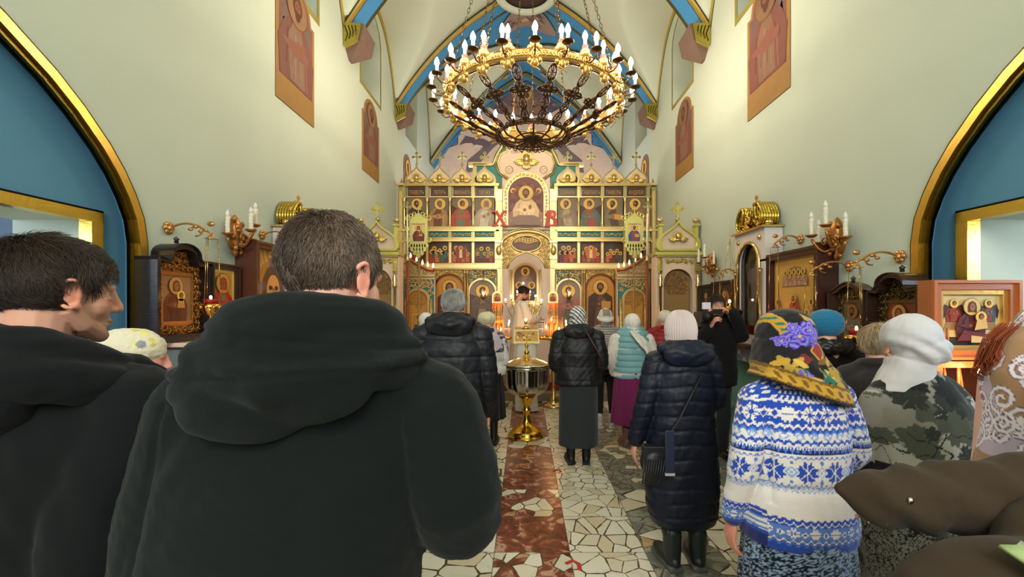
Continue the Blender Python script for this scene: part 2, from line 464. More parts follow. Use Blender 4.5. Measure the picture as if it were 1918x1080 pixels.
    # windows: reveal, pane, frame
    for wi, q in enumerate(WINS[:2] if True else WINS):
        o = win_outline(q); m_ = len(o); mb = MB(); xg = wx + sg * .40
        mb.add([(xg, p[0], p[1]) for p in o], [list(range(m_))], C(150, 160, 158))
        yc = (o[0][0] + o[1][0]) / 2; zz = q[3]
        for yy in (yc - .12, yc + .12): mb.box(min(xg - sg * .04, xg), max(xg - sg * .04, xg), yy - .015, yy + .015, q[2], zz, C(110, 112, 104))
        mb.box(min(xg - sg * .04, xg), max(xg - sg * .04, xg), o[0][0], o[1][0], q[2] + .8, q[2] + .83, C(110, 112, 104))
        wn_ = struct(mb.build('window_%d' % (wi + 1 + (0 if side == 'left' else 2)), ENAMEL))
        mb = MB()
        cy, cz = sum(p[0] for p in o) / m_, sum(p[1] for p in o) / m_
        oo = [(cy + (p[0] - cy) * 1.0, cz + (p[1] - cz) * 1.0) for p in o]; io = [(cy + (p[0] - cy) * 1.09, cz + (p[1] - cz) * 1.05) for p in o]
        for (A, B, xq, colr) in ((oo, io, wx - sg * .008, C(150, 134, 60)),):
            v = [(xq, p[0], p[1]) for p in A] + [(xq, p[0], p[1]) for p in B] + [(wx, p[0], p[1]) for p in B]
            mb.add(v, [(i, (i + 1) % m_, m_ + (i + 1) % m_, m_ + i) for i in range(m_)] + [(m_ + i, m_ + (i + 1) % m_, 2 * m_ + (i + 1) % m_, 2 * m_ + i) for i in range(m_)], colr)
        mb.build('window_trim', ENAMEL, wn_)
    # painted ochre ribs on the wall following each wall arch
    mb = MB()
    for k in range(-2, 1):
        ya = 7.0 + 2.75 * k
        for (wd, dx, col) in ((.062, .012, C(176, 152, 62)), (.08, .006, C(70, 66, 48))):
            path = []
            for i in range(41):
                yd = ya + .0 + 2.75 * i / 40
                path.append((Y(yd), zl_nave(yd + (1e-4 if i == 0 else -1e-4 if i == 40 else 0)) - .05))
            path = [(path[0][0], 5.6)] + path + [(path[-1][0], 5.6)]
            P = np.array(path); T = np.gradient(P, axis=0); T /= np.linalg.norm(T, axis=1)[:, None]; Nn = np.stack([-T[:, 1], T[:, 0]], 1)
            A = P + Nn * wd; B = P - Nn * wd; m_ = len(P)
            v = [(wx - sg * dx, *p) for p in A] + [(wx - sg * dx, *p) for p in B] + [(wx, *p) for p in A] + [(wx, *p) for p in B]
            f = []
            for i in range(m_ - 1): f += [(i, i + 1, m_ + i + 1, m_ + i), (i, 2 * m_ + i, 2 * m_ + i + 1, i + 1), (m_ + i, m_ + i + 1, 3 * m_ + i + 1, 3 * m_ + i)]
            mb.add(v, f, col)
    struct(mb.build('trim_5' if side == 'left' else 'trim_6', PLASTER))
    # chancel wall, set back a little
    cx_ = wx + sg * .05
    mb = MB(); mb.box(min(cx_, cx_ + sg * .5), max(cx_, cx_ + sg * .5), Y(10.25), Y(14.6), 0, 9.2, C(190, 206, 204))
    w = struct(mb.build('wall_%s_chancel' % side, PLASTER)); bm_fix(w)
    carve(w, [wall_prism('c', win_outline(WINS[2]), cx_ - sg * .2, cx_ + sg * .35)])
    o = win_outline(WINS[2]); mb = MB(); mb.add([(cx_ + sg * .33, p[0], p[1]) for p in o], [list(range(len(o)))], C(140, 154, 160))
    struct(mb.build('window_%d' % (5 if side == 'left' else 6), ENAMEL))
    mb = MB(); P = []
    for i in range(41):
        yd = 10.3 + 3.35 * i / 40; P.append((Y(yd), max(5.7, zl_chan(yd) - .06)))
    P = np.array(P); T = np.gradient(P, axis=0); T /= np.linalg.norm(T, axis=1)[:, None]; Nn = np.stack([-T[:, 1], T[:, 0]], 1); m_ = len(P)
    for wd, dx, col in ((.06, .012, C(176, 158, 86)), (.078, .006, C(80, 76, 60))):
        A = P + Nn * wd; B = P - Nn * wd
        v = [(cx_ - sg * dx, *p) for p in A] + [(cx_ - sg * dx, *p) for p in B] + [(cx_, *p) for p in A] + [(cx_, *p) for p in B]
        f = []
        for i in range(m_ - 1): f += [(i, i + 1, m_ + i + 1, m_ + i), (i, 2 * m_ + i, 2 * m_ + i + 1, i + 1), (m_ + i, m_ + i + 1, 3 * m_ + i + 1, 3 * m_ + i)]
        mb.add(v, f, col)
    struct(mb.build('trim_7' if side == 'left' else 'trim_8', PLASTER))

# vaults -----------------------------------------------------------------------
def vault(name, y0, y1, nx, ny, fz, colf, mat=PLASTER, thick=.12):
    xs = np.linspace(WL - .1, WR + .1, nx); ys = np.linspace(y0, y1, ny)
    P = np.array([[(x, Y(yd), fz(x, yd)) for yd in ys] for x in xs])
    cols = []
    for i in range(nx - 1):
        for j in range(ny - 1):
            cols.append(colf((xs[i] + xs[i + 1]) / 2, (ys[j] + ys[j + 1]) / 2))
    mb = MB(); mb.grid(P, np.array(cols), smooth=True); return struct(mb.build(name, mat))
VC = C(200, 207, 190)
vault('ceiling_nave', -5.5, 10.0, 70, 300, lambda x, yd: max(zt(x) + .1, min(zl_nave(yd), 7.05) if abs(x) > .2 else 0), lambda x, yd: VC)
vault('ceiling_chancel', 9.95, 14.2, 90, 110, lambda x, yd: max(zt(x) + .1, zl_chan(yd) + .06),
      lambda x, yd: (VC if zl_chan(yd) + .06 > zt(x) + .1 else SKYB))
# transverse arches with blue soffits and gilt arrises, on painted corbels
def trans_arch(idx, ya, depth, skin=SKYB):
    mb = MB(); xs = np.linspace(WL, WR, 70)
    y0, y1 = Y(ya) - .03, Y(ya) - .03 + depth
    def strip(dz0, dz1, ya_, yb_, col, m=0):
        a = [(x, ya_, zt(x) + dz0) for x in xs]; b_ = [(x, yb_, zt(x) + dz1) for x in xs]
        mb.add(a + b_, [(i, i + 1, 70 + i + 1, 70 + i) for i in range(69)], col, m, True)
    strip(0, 0, y0 + .03, y1 - .03, skin)
    strip(.0, .14, y0, y0, C(60, 56, 40)); strip(.14, .14, y0, y1, skin); strip(.14, 0, y1, y1, skin)
    strip(-.012, .05, y0 - .006, y0 - .006, C(235, 200, 110), 1); strip(-.012, -.012, y0 - .006, y0 + .05, C(235, 200, 110), 1)
    strip(-.006, -.006, y0 + .05, y0 + .07, C(60, 56, 40)); strip(-.010, -.010, y1 - .06, y1, C(120, 110, 60), 1)
    struct(mb.build('trim_%d' % idx, [PLASTER, GILT]))
for q, ya in enumerate((1.5, 4.25, 7.0, 9.75)): trans_arch(10 + q, ya, .42)
trans_arch(14, 13.45, .35)
for q, ya in enumerate((1.5, 4.25, 7.0, 9.75)):
    for sgn, wx in ((1, WL), (-1, WR)):
        t = thing('painted_corbel', 'painted corbel with gold leaf panel under the %s blue arch, %s wall' % (['rearmost', 'third', 'nearer visible', 'farther visible'][q], 'left' if sgn > 0 else 'right'), 'corbel', (wx, Y(ya) - .03, 5.32))
        s_ = .42 if q < 3 else .38
        mb = MB()
        # faceted pendant block
        top = [(0, -.03), (sgn * .30, -.03), (sgn * .30, s_ + .02), (0, s_ + .02)]
        low = [(0, .16), (sgn * .06, .16), (sgn * .06, s_ - .16), (0, s_ - .16)]
        v = [(a, b, .42) for a, b in top] + [(a, b, .18) for a, b in [(x * .82, y) for x, y in top]] + [(a * .5, b, 0) for a, b in low]
        mb.add(v, [(0, 3, 2, 1)] + [(i, (i + 1) % 4, 4 + (i + 1) % 4, 4 + i) for i in range(4)] + [(4 + i, 4 + (i + 1) % 4, 8 + (i + 1) % 4, 8 + i) for i in range(4)] + [(8, 9, 10, 11)], C(116, 92, 80))
        mb.build('block', FRESCO, t)
        mb = MB(); mb.prism([(0, .14), (sgn * .04, .06), (sgn * .22, .16), (sgn * .27, .42), (0, .42)], -.05, -.03, C(190, 172, 84))
        for i in range(4): mb.tube([(sgn * (.04 + .05 * i), -.055, .16 + .03 * i), (sgn * (.07 + .04 * i), -.06, .26 + .02 * i), (sgn * (.03 + .05 * i), -.055, .38)], .008, 4, C(96, 84, 40))
        mb.build('leaf_panel', GILT, t)
# ceiling rosette over the arch
t = thing('ceiling_rosette', 'round pale ceiling rosette with dark centre above the chandelier', 'ceiling rosette', (.03, Y(9.3), 7.72))
mb = MB(); mb.lathe([(.47, .02), (.5, -.03), (.62, -.02), (.68, .1), (.66, .5), (.0, .5)], 40, col=C(206, 214, 196)); mb.build('rim', PLASTER, t)
mb = MB(); mb.lathe([(0, .03), (.48, .03), (.48, .06)], 40, col=C(60, 26, 20)); mb.build('vent_plate', ENAMEL, t)
# back wall and side of the west end
mb = MB(); mb.box(-4, 4, -5.2, -5, 0, 9.2, MINT); struct(mb.build('wall_back', PLASTER))

# east wall with painted lunette --------------------------------------------------
mb = MB(); ye = Y(14.2)
mb.box(-3.3, 3.3, ye, ye + .2, 0, 9.2, C(226, 200, 186))
def ex(px, py): return ((px - CX) * 14.2 / 900, EYE + (CY - py) * 14.2 / 900)
def paintE(pts, lay, col): mb.flat([ex(*p) for p in pts], ye - .004 * lay, col)
def outlineE(pts, lay, col, w=.02, closed=False):
    P = [ex(*p) for p in pts]; mb.tube([(p[0], ye - .004 * lay, p[1]) for p in P], w, 4, col, closed=closed, caps=not closed)
for s_ in (1, -1):
    mx = (lambda x: x) if s_ > 0 else (lambda x: 2 * CX - x)
    paintE([(mx(x), y) for x, y in [(800, 304), (812, 300), (824, 282), (857, 268), (858, 232), (875, 200), (840, 210), (800, 270)]], 1, SKYB)
    outlineE([(mx(x), y) for x, y in [(808, 302), (824, 282), (857, 270), (858, 234)]], 2, C(60, 66, 90), .015)
    # eight point star
    x0, z0 = ex(mx(843), 265)
    st = [(x0 + (.11 if i % 2 == 0 else .045) * math.cos(i * PI / 8 + .2), z0 + (.11 if i % 2 == 0 else .045) * math.sin(i * PI / 8 + .2)) for i in range(16)]
    mb.flat(st, ye - .012, C(140, 118, 66))
    # beam and cloud shaped figures
    GRM = C(122, 108, 116)
    paintE([(mx(x), y) for x, y in [(872, 324), (884, 322), (925, 276), (960, 250), (935, 250), (905, 276), (876, 300)]], 2, GRM)
    paintE([(mx(x), y) for x, y in [(860, 272), (872, 254), (886, 258), (906, 260), (925, 270), (908, 278), (893, 277), (884, 268), (872, 268)]], 3, C(112, 94, 104))
    paintE([(mx(x), y) for x, y in [(884, 274), (892, 271), (903, 273), (905, 276), (893, 278)]], 4, C(225, 205, 200))
    # upper blue crescent
    paintE([(mx(x), y) for x, y in [(870, 205), (895, 190), (925, 175), (983, 160), (983, 140), (920, 150), (880, 175), (850, 215)]], 1, SKYB)
OV = [(918, 200), (925, 183), (945, 168), (965, 160), (983, 157), (1003, 160), (1025, 170), (1045, 184), (1052, 200), (1030, 212), (1000, 216), (983, 222), (960, 216), (935, 212)]
paintE(OV, 5, C(128, 104, 112)); outlineE(OV, 5, C(70, 66, 84), .015, True)
paintE([(x, y) for x, y in [(950, 210), (960, 185), (983, 165), (1005, 185), (1018, 212), (983, 219)]], 6, C(150, 116, 96))
x0, z0 = ex(986, 178); mb.flat(circ(x0, z0, .16), ye - .028, C(214, 176, 84)); mb.flat(circ(x0, z0 - .02, .09, 16), ye - .032, C(120, 78, 58))
paintE([(925, 205), (932, 190), (942, 186), (950, 206)], 6, C(92, 86, 110)); paintE([(1045, 205), (1035, 190), (1025, 186), (1018, 206)], 6, C(100, 92, 116))
for i in range(26):
    a = random.uniform(925, 1045); b_ = random.uniform(188, 214); r = random.uniform(3, 7)
    paintE([(a - r, b_), (a, b_ - r * .6), (a + r, b_), (a, b_ + r * .5)], 7, random.choice([C(104, 84, 96), C(150, 126, 128), C(86, 70, 84), C(164, 128, 104)]))
struct(mb.build('wall_east', FRESCO))
# oval figure painting and stars on the blue chancel vault
mb = MB()
def on_vault(x, yd, lift=.02): return (x, Y(yd), zt(x) + .1 - lift)
ov = [(.06 + .62 * math.cos(a) * (1 + .1 * math.sin(3 * a)), 10.75 + .42 * math.sin(a)) for a in np.linspace(0, 2 * PI, 30, endpoint=False)]
cen = on_vault(.06, 10.75, .06)
mb.add([cen] + [on_vault(*p, .04) for p in ov], [(0, i + 1, (i + 1) % 30 + 1) for i in range(30)], C(150, 130, 122), smooth=True)
for i in range(14):
    a = random.uniform(0, 6.28); r = random.uniform(.1, .45)
    px, pd = .06 + r * math.cos(a), 10.75 + r * .65 * math.sin(a); w_ = random.uniform(.04, .11)
    mb.add([on_vault(px + w_ * math.cos(q), pd + w_ * .7 * math.sin(q), .07 + .002 * i) for q in np.linspace(0, 2 * PI, 8, endpoint=False)], [list(range(8))], random.choice([C(170, 140, 118), C(118, 98, 100), C(196, 170, 132), C(100, 84, 92)]))
for (px, pd) in ((-.9, 10.7), (.95, 10.7), (-1.7, 10.4), (1.75, 10.4), (-.5, 13.0), (.5, 13.0)):
    mb.add([on_vault(px + (.13 if k % 2 == 0 else .05) * math.cos(k * PI / 8), pd + (.13 if k % 2 == 0 else .05) * math.sin(k * PI / 8), .05) for k in range(16)], [list(range(16))], C(190, 150, 70))
o = mb.build('trim_15', FRESCO); struct(o)
# bronze beading along the chancel groins
mb = MB()
for sx_ in (-1, 1):
    for half in (0, 1):
        path = []
        for i in range(30):
            x = .03 + sx_ * (WR - .05) * (1 - i / 29)
            zz = zt(x) + .04
            # solve for depth where side cell meets the main vault
            lo, hi = (10.1, 12.3) if half == 0 else (12.3, 13.65)
            best = min(np.linspace(lo, hi, 80), key=lambda d: abs(zl_chan(d) + .06 - (zt(x) + .1)))
            path.append((x, Y(best), zz + .04))
        mb.tube(path, .028, 5, C(150, 130, 70))
struct(mb.build('trim_16', GILT))
# ================================================================ PAINTED ICONS
GP = attr_mat('gold_paint', .32, .72, (40, .25, .004), var=.10, vscale=12)
FACE = C(150, 98, 58); FACED = C(96, 58, 36); HALO = C(226, 182, 84); HALOR = C(120, 70, 30)
def halo_head(mb, x, z, r, y, hair=C(58, 34, 22), beard=False, veil=None, halo=HALO, face=FACE, turn=0):
    """r: half height of the head"""
    mb.flat(circ(x, z, r * 1.95, 22), y, HALOR); mb.flat(circ(x, z, r * 1.82, 22), y - .0012, halo)
    if veil: mb.flat([(x - r * .95, z - r * 1.2), (x + r * .95, z - r * 1.2), (x + r * 1.0, z), (x + r * .75, z + r * .85), (x, z + r * 1.25), (x - r * .75, z + r * .85), (x - r * 1.0, z)], y - .0024, veil)
    else: mb.flat(circ(x - turn * r * .15, z + r * .15, r * .88, 14, rz=r * 1.0), y - .0024, hair)
    mb.flat(circ(x + turn * r * .12, z - r * .08, r * .58, 14, rz=r * .85), y - .0036, face)
    if beard: mb.flat([(x - r * .55, z - r * .2), (x - r * .2, z - r * .35), (x + r * .2, z - r * .35), (x + r * .55, z - r * .2), (x + r * .4, z - r * 1.0), (x + turn * r * .2, z - r * 1.35), (x - r * .4, z - r * 1.0)], y - .0048, hair)
    e = r * .09
    for s in (-1, 1):
        mb.flat([(x + (s * .24 + turn * .15) * r - e * 1.6, z + r * .08), (x + (s * .24 + turn * .15) * r + e * 1.6, z + r * .08), (x + (s * .24 + turn * .15) * r, z + r * .2)], y - .006, C(40, 22, 16))
    mb.flat([(x + turn * r * .18 - e * .5, z + r * .1), (x + turn * r * .18 + e * .6, z + r * .1), (x + turn * r * .22 + e, z - r * .2), (x + turn * r * .18 - e, z - r * .2)], y - .006, mulc(face, .7))
def folds(mb, pts, y, col, n=6, seed=1):
    r = random.Random(seed)
    xs = [p[0] for p in pts]; zs = [p[1] for p in pts]; x0, x1, z0, z1 = min(xs), max(xs), min(zs), max(zs)
    for i in range(n):
        x = x0 + (x1 - x0) * (.2 + .6 * (i + .5) / n); w = (x1 - x0) * .018
        za = z1 - (z1 - z0) * r.uniform(.25, .45); zb = z0 + (z1 - z0) * r.uniform(.02, .25); d = (x - (x0 + x1) / 2) * .25 + r.uniform(-.1, .1) * (x1 - x0) * .3
        mb.flat([(x - w, za), (x + w, za), (x + d + w * 1.3, zb), (x + d - w * .6, zb)], y, mulc(col, r.choice([.55, .62, 1.45])))
def figure(mb, cx, z0, h, y, robe, cloak, hair=C(62, 38, 24), beard=True, veil=None, pose='front', wings=None, face=FACE, halo=HALO, seed=1, extra=None, full=True):
    """standing or half-length painted figure of height h from z0"""
    r = h * (.053 if full else .105); zc = z0 + h - r * 2.0
    lean = {'left': -1, 'right': 1}.get(pose, 0) * h * (.05)
    sh = zc - r * 1.5; sw = r * (2.9 if full else 2.35)
    if wings:
        for s in (-1, 1):
            mb.flat([(cx + s * sw * .5, sh), (cx + s * sw * 1.5, sh + r * 1.2), (cx + s * sw * 1.95, sh - h * .15), (cx + s * sw * 1.7, sh - h * .5), (cx + s * sw * 1.2, sh - h * .32)], y - .001, wings)
    bw = sw * (.95 if full else 1.25)
    body = [(cx - bw - lean, z0), (cx + bw - lean, z0), (cx + bw * 1.12 - lean * .5, z0 + h * .35), (cx + sw * 1.02, sh - r * .9), (cx + sw * .55, sh + r * .1), (cx + r * .45 + lean, sh + r * .75), (cx - r * .45 + lean, sh + r * .75), (cx - sw * .55, sh + r * .1), (cx - sw * 1.02, sh - r * .9), (cx - bw * 1.12 - lean * .5, z0 + h * .35)]
    mb.flat(body, y - .002, cloak); folds(mb, body, y - .003, cloak, 6, seed)
    inner = [(cx - bw * .42 - lean, z0 + h * .02), (cx + bw * .5 - lean, z0 + h * .02), (cx + bw * .45, z0 + h * .4), (cx + r * .55, sh + r * .35), (cx - r * .3, sh + r * .5), (cx - bw * .55, z0 + h * .45)]
    mb.flat(inner, y - .004, robe); folds(mb, inner, y - .005, robe, 4, seed + 5)
    mb.flat([(cx - bw * 1.0, sh - r * 2.6), (cx + bw * .1, sh - r * 1.7), (cx + bw * .75, sh - r * 2.3), (cx + bw * .7, sh - r * 3.1), (cx - bw * .1, sh - r * 3.4)], y - .006, mulc(cloak, 1.25))
    mb.flat(circ(cx + bw * .35, sh - r * 1.9, r * .42, 8, rz=r * .6), y - .0075, face); mb.flat(circ(cx - bw * .1, sh - r * 2.6, r * .42, 8), y - .0075, face)
    if full:
        for s in (-.5, .4): mb.flat(circ(cx + s * bw - lean, z0 + h * .005, r * .5, 8, rz=r * .3), y - .006, face)
    if extra == 'book': mb.flat([(cx + bw * .1, sh - r * 1.9), (cx + bw * .95, sh - r * 2.0), (cx + bw * .9, sh - r * 3.8), (cx + bw * .1, sh - r * 3.6)], y - .008, C(206, 150, 62))
    if extra == 'child':
        halo_head(mb, cx + sw * .55, sh - r * .6, r * .62, y - .008, face=face)
        mb.flat([(cx + sw * .25, sh - r * 1.2), (cx + sw * .85, sh - r * 1.2), (cx + sw * 1.0, sh - r * 3.2), (cx + sw * .1, sh - r * 3.2)], y - .0092, C(196, 140, 70))
    if extra == 'orb': mb.flat(circ(cx - bw * .2, sh - r * 2.8, r * 1.0, 14), y - .008, C(170, 120, 80))
    halo_head(mb, cx + lean, zc, r, y - .007, hair, beard, veil, halo, face, {'left': -1, 'right': 1}.get(pose, 0))
def crowd(mb, x0, x1, z0, z1, y, seed, big=None, bg=C(66, 44, 34)):
    """small festal scene: hills, buildings and haloed figures"""
    r = random.Random(seed); w, h = x1 - x0, z1 - z0
    mb.flat([(x0, z0), (x1, z0), (x1, z1), (x0, z1)], y, bg)
    for s in range(4):
        a = x0 + w * r.uniform(0, .8); b = a + w * r.uniform(.2, .4); b = min(b, x1); zt_ = z0 + h * r.uniform(.55, .95)
        mb.flat([(a, z0 + h * .3), (b, z0 + h * .3), (b, zt_ - h * .15), ((a + b) / 2, zt_), (a, zt_ - h * .2)], y - .001 - .0004 * s, r.choice([C(110, 84, 56), C(84, 60, 44), C(126, 96, 52), C(70, 66, 56)]))
    mb.flat([(x0, z0), (x1, z0), (x1, z0 + h * .3), (x0 + w * .5, z0 + h * .36), (x0, z0 + h * .25)], y - .003, C(92, 60, 40))
    cols = [C(172, 58, 36), C(196, 96, 48), C(62, 92, 88), C(150, 120, 70), C(110, 44, 40), C(84, 84, 66)]
    n = 5 + seed % 3
    for i in range(n):
        fx = x0 + w * (.12 + .76 * (i + .5) / n); fh = h * r.uniform(.42, .58); fz = z0 + h * (.06 + .18 * (i % 2))
        c1 = r.choice(cols); rr = fh * .11
        mb.flat([(fx - rr * 1.8, fz), (fx + rr * 1.8, fz), (fx + rr * 1.7, fz + fh * .55), (fx + rr * .6, fz + fh * .78), (fx - rr * .6, fz + fh * .78), (fx - rr * 1.7, fz + fh * .55)], y - .004 - .0006 * i, c1)
        mb.flat([(fx - rr * .3, fz), (fx + rr * .5, fz), (fx + rr * .1, fz + fh * .6)], y - .0044 - .0006 * i, mulc(c1, 1.5))
        mb.flat(circ(fx, fz + fh * .86, rr * 1.75, 14), y - .0046 - .0006 * i, HALO); mb.flat(circ(fx, fz + fh * .85, rr * .85, 10), y - .005 - .0006 * i, FACED)
    if big:
        bx, bz = x0 + w * .5, z0 + h * .52; mb.flat(circ(bx, bz, h * .28, 20, rz=h * .34), y - .0085, big)
        mb.flat([(bx - h * .08, bz - h * .26), (bx + h * .08, bz - h * .26), (bx + h * .06, bz + h * .1), (bx - h * .06, bz + h * .1)], y - .0095, C(232, 206, 150))
        mb.flat(circ(bx, bz + h * .2, h * .1, 14), y - .0098, HALO); mb.flat(circ(bx, bz + h * .2, h * .05, 10), y - .0102, FACED)
def text_into(mb, s, cx, z, h, y, col, squeeze=1.0, ext=0, xf=None, mat=0, bold=0):
    cu = bpy.data.curves.new('t', 'FONT'); cu.body = s; cu.size = 1; cu.align_x = 'CENTER'; cu.resolution_u = 2
    if bold: cu.offset = bold
    ob = bpy.data.objects.new('t', cu); COL.objects.link(ob); me = evaluated(ob)
    V = np.array([v.co[:] for v in me.vertices]); Fc = [tuple(p.vertices) for p in me.polygons]
    bpy.data.objects.remove(ob); bpy.data.curves.remove(cu); bpy.data.meshes.remove(me)
    if not len(V): return
    W = np.stack([cx + V[:, 0] * h * 1.35 * squeeze, np.full(len(V), y), z + V[:, 1] * h * 1.35], 1)
    if ext:
        n = len(W); B = W.copy(); B[:, 1] += ext
        mb.add(W, Fc, col, mat); mb.add(B, [f[::-1] for f in Fc], col, mat)
        from collections import Counter
        ed = Counter()
        for f in Fc:
            for i in range(len(f)): ed[(f[i], f[(i + 1) % len(f)])] += 1
        side = [(a, b) for (a, b) in ed if (b, a) not in ed]
        mb.add(np.concatenate([W, B]), [(a, a + n, b + n, b) for a, b in side], col, mat)
    else: mb.add(W, Fc, col, mat)
# ---------------------------------------------------------------- carved ornament
def scrolls(mb, inside, x0, x1, z0, z1, step, y, col, r=.007, seed=0, mat=0, n=12, k=4):
    R = random.Random(seed); j = 0; z = z0 + step * .5
    while z < z1:
        x = x0 + step * (.5 if j % 2 == 0 else 1.0)
        i = 0
        while x < x1:
            if inside(x, z):
                a0 = R.uniform(0, 6.28) if seed >= 0 else (0 if i % 2 else PI); d = 1 if (i + j) % 2 else -1
                P = [(x + step * .56 * (1 - .8 * t) * math.cos(a0 + d * t * 8.5), y - .008 * (1 - t) - .004, z + step * .5 * (1 - .8 * t) * math.sin(a0 + d * t * 8.5)) for t in np.linspace(0, 1, n)]
                mb.tube(P, [r * (1.25 - .7 * t) for t in np.linspace(0, 1, n)], k, col, mat)
                for q in range(2):
                    a = a0 + 2.1 * q + 1; px, pz = x + step * .5 * math.cos(a), z + step * .5 * math.sin(a)
                    mb.ell((px, y - .006, pz), (r * 2.2, r, r * 1.3), 6, col, mat, R=[[math.cos(a), 0, -math.sin(a)], [0, 1, 0], [math.sin(a), 0, math.cos(a)]])
                mb.ell((x, y - .01, z), r * 1.3, 6, col, mat)
            x += step; i += 1
        z += step * .92; j += 1
def cherub(mb, x, y, z, s, col=C(232, 200, 110), face=C(206, 168, 130)):
    mb.lathe([(0, 0), (.34 * s, 0), (.36 * s, .01), (.32 * s, .02)], 16, (0, 0, 0), col) if 0 else None
    mb.prism(circ(x, z + .16 * s, .36 * s, 18), y - .012, y, col)
    mb.ell((x, y - .03, z + .12 * s), (.19 * s, .14 * s, .23 * s), 10, face)
    mb.ell((x, y - .028, z + .22 * s), (.2 * s, .12 * s, .16 * s), 8, mulc(col, .6))
    for sd in (-1, 1):
        for q in range(5):
            a = math.radians(-18 - 15 * q); L_ = s * (.5 - .04 * q)
            cx, cz = x + sd * (.18 * s + L_ * .62 * math.cos(a)), z + .02 * s + L_ * .7 * math.sin(a) + .1 * s
            ca, sa = math.cos(a), math.sin(a)
            mb.ell((cx, y - .015 - .002 * q, cz), (L_ * .55, .014, .065 * s), 8, col, R=[[ca * sd, 0, -sa], [0, 1, 0], [sa * 1, 0, ca]] if sd > 0 else [[-ca, 0, sa], [0, 1, 0], [sa, 0, ca]])
    mb.ell((x, y - .02, z - .12 * s), (.2 * s, .03, .08 * s), 8, col)
def ogee_pts(cx, z0, w, h):
    half = [(.46, 0), (.53, .10), (.545, .24), (.50, .40), (.40, .54), (.26, .67), (.13, .79), (.05, .90), (0, 1)]
    return [(cx + a * w, z0 + b * h) for a, b in half] + [(cx - a * w, z0 + b * h) for a, b in half[-2::-1]]
def shrink(pts, k, kz=None, cen=None):
    cx = sum(p[0] for p in pts) / len(pts); cz = sum(p[1] for p in pts) / len(pts)
    if cen: cx, cz = cen
    return [(cx + (p[0] - cx) * k, cz + (p[1] - cz) * (kz or k)) for p in pts]
def trefoil_cross(mb, x, y, z, h, col, t=.02):
    b = h * .05
    mb.box(x - b, x + b, y - t, y, z, z + h * .92, col); mb.box(x - h * .28, x + h * .28, y - t, y, z + h * .52, z + h * .52 + 2 * b, col)
    for cx, cz in ((x, z + h * .9), (x - h * .27, z + h * .57), (x + h * .27, z + h * .57)):
        for a, c_ in ((0, 1), (1, 0), (-1, 0), (0, -1)): mb.prism(circ(cx + a * h * .07, cz + c_ * h * .07, h * .07, 10), y - t - .002, y, col)
    mb.prism(circ(x, z + h * .57, h * .11, 12), y - t - .005, y, col); mb.prism(circ(x, z + h * .12, h * .07, 8), y - t - .002, y, col)
def column(mb, x, y, z0, z1, r, col, mat=0, n=10):
    h = z1 - z0
    mb.lathe([(r * 1.7, 0), (r * 1.7, r * .8), (r * 1.1, r * 1.2), (r, r * 2), (r * .95, h * .5), (r, h - 3 * r), (r * 1.5, h - 2.2 * r), (r * 1.1, h - 1.6 * r), (r * 1.8, h - .6 * r), (r * 1.8, h)], n, (x, y, z0), col, mat)
# ================================================================ ICON SCREEN
D0 = 9.8
def IX(px): return (px - CX) * D0 / 900
def IZ(py): return EYE + (CY - py) * D0 / 900
CREAM = C(226, 196, 168); GPC = C(200, 172, 112); GPG = C(176, 166, 112); TEAL = C(44, 122, 112); GHI = C(232, 198, 136)
scr = thing('icon_screen', 'tall carved gilt and cream icon screen across the front of the church', 'icon screen', (0, Y(D0), .28))
SH = -.28
def Z(py): return IZ(py) + SH
BZ = Z(345)
# backing panels either side and over the doors
mb = MB()
for a, b in ((757, 935), (1040, 1218)):
    mb.box(IX(a), IX(b), .02, .07, 0, Z(345), CREAM)
mb.box(IX(935), IX(1040), .02, .07, Z(438), Z(345), CREAM)
mb.build('backing_panel', ENAMEL, scr)
# central trefoil gable: teal field, gold outlines, cream panel
def tref(k=1.0, dz=0):
    h = [(1016, 333), (1030, 322), (1035, 306), (1030, 292), (1019, 286), (1018, 279), (1010, 271), (998, 265), (985, 258)]
    h = [(985 + (x - 985) * k, 300 + (y_ - 300) * k - dz) for x, y_ in h]
    pts = [(IX(x), Z(y_)) for x, y_ in h] + [(IX(2 * 985 - x), Z(y_)) for x, y_ in h[-2::-1]]
    return pts
mb = MB()
outer = [(1084, 352), (1084, 309), (1046, 309), (1040, 292), (1028, 272), (1010, 258), (985, 250)]
outer = [(IX(x), Z(y_)) for x, y_ in outer] + [(IX(1970 - x), Z(y_)) for x, y_ in outer[-2::-1]]
mb.prism(outer, -.01, .05, TEAL)
mb.build('gable_field', ENAMEL, scr)
mb = MB()
edge = [(1084, 309), (1046, 309), (1040, 292), (1028, 272), (1010, 258), (985, 250)]
for s in (1, -1):
    P = [(s * (IX(x) - IX(985)) + IX(985), -.03, Z(y_)) for x, y_ in edge]; mb.tube(P, .04, 6, GPG)
mb.box(IX(878), IX(922), -.06, .04, Z(312), Z(305), GPC); mb.box(IX(1048), IX(1092), -.06, .04, Z(312), Z(305), GPC)
for a in (886, 1078): mb.box(IX(a), IX(a + 7), -.03, .04, Z(350), Z(312), GPC)
P = [(p[0], -.05, p[1]) for p in tref(1.06)]; mb.tube(P, .022, 6, GHI)
mb.tube([(p[0], -.045, p[1]) for p in tref(1.14)], .012, 5, GPG)
mb.build('gable_moulding', GP, scr)
mb = MB(); mb.prism(tref(1.04), -.04, 0, CREAM)
mb.prism([(IX(941), Z(430)), (IX(1030), Z(430)), (IX(1030), Z(330)), (IX(941), Z(330))], -.035, .02, CREAM)
mb.build('gable_panel', ENAMEL, scr)
mb = MB(); text_into(mb, 'СВЯТЪ  НИКОЛЪ', IX(985), Z(288.5), .055, -.05, C(90, 66, 50), .95); mb.build('inscription', PAPER, scr)
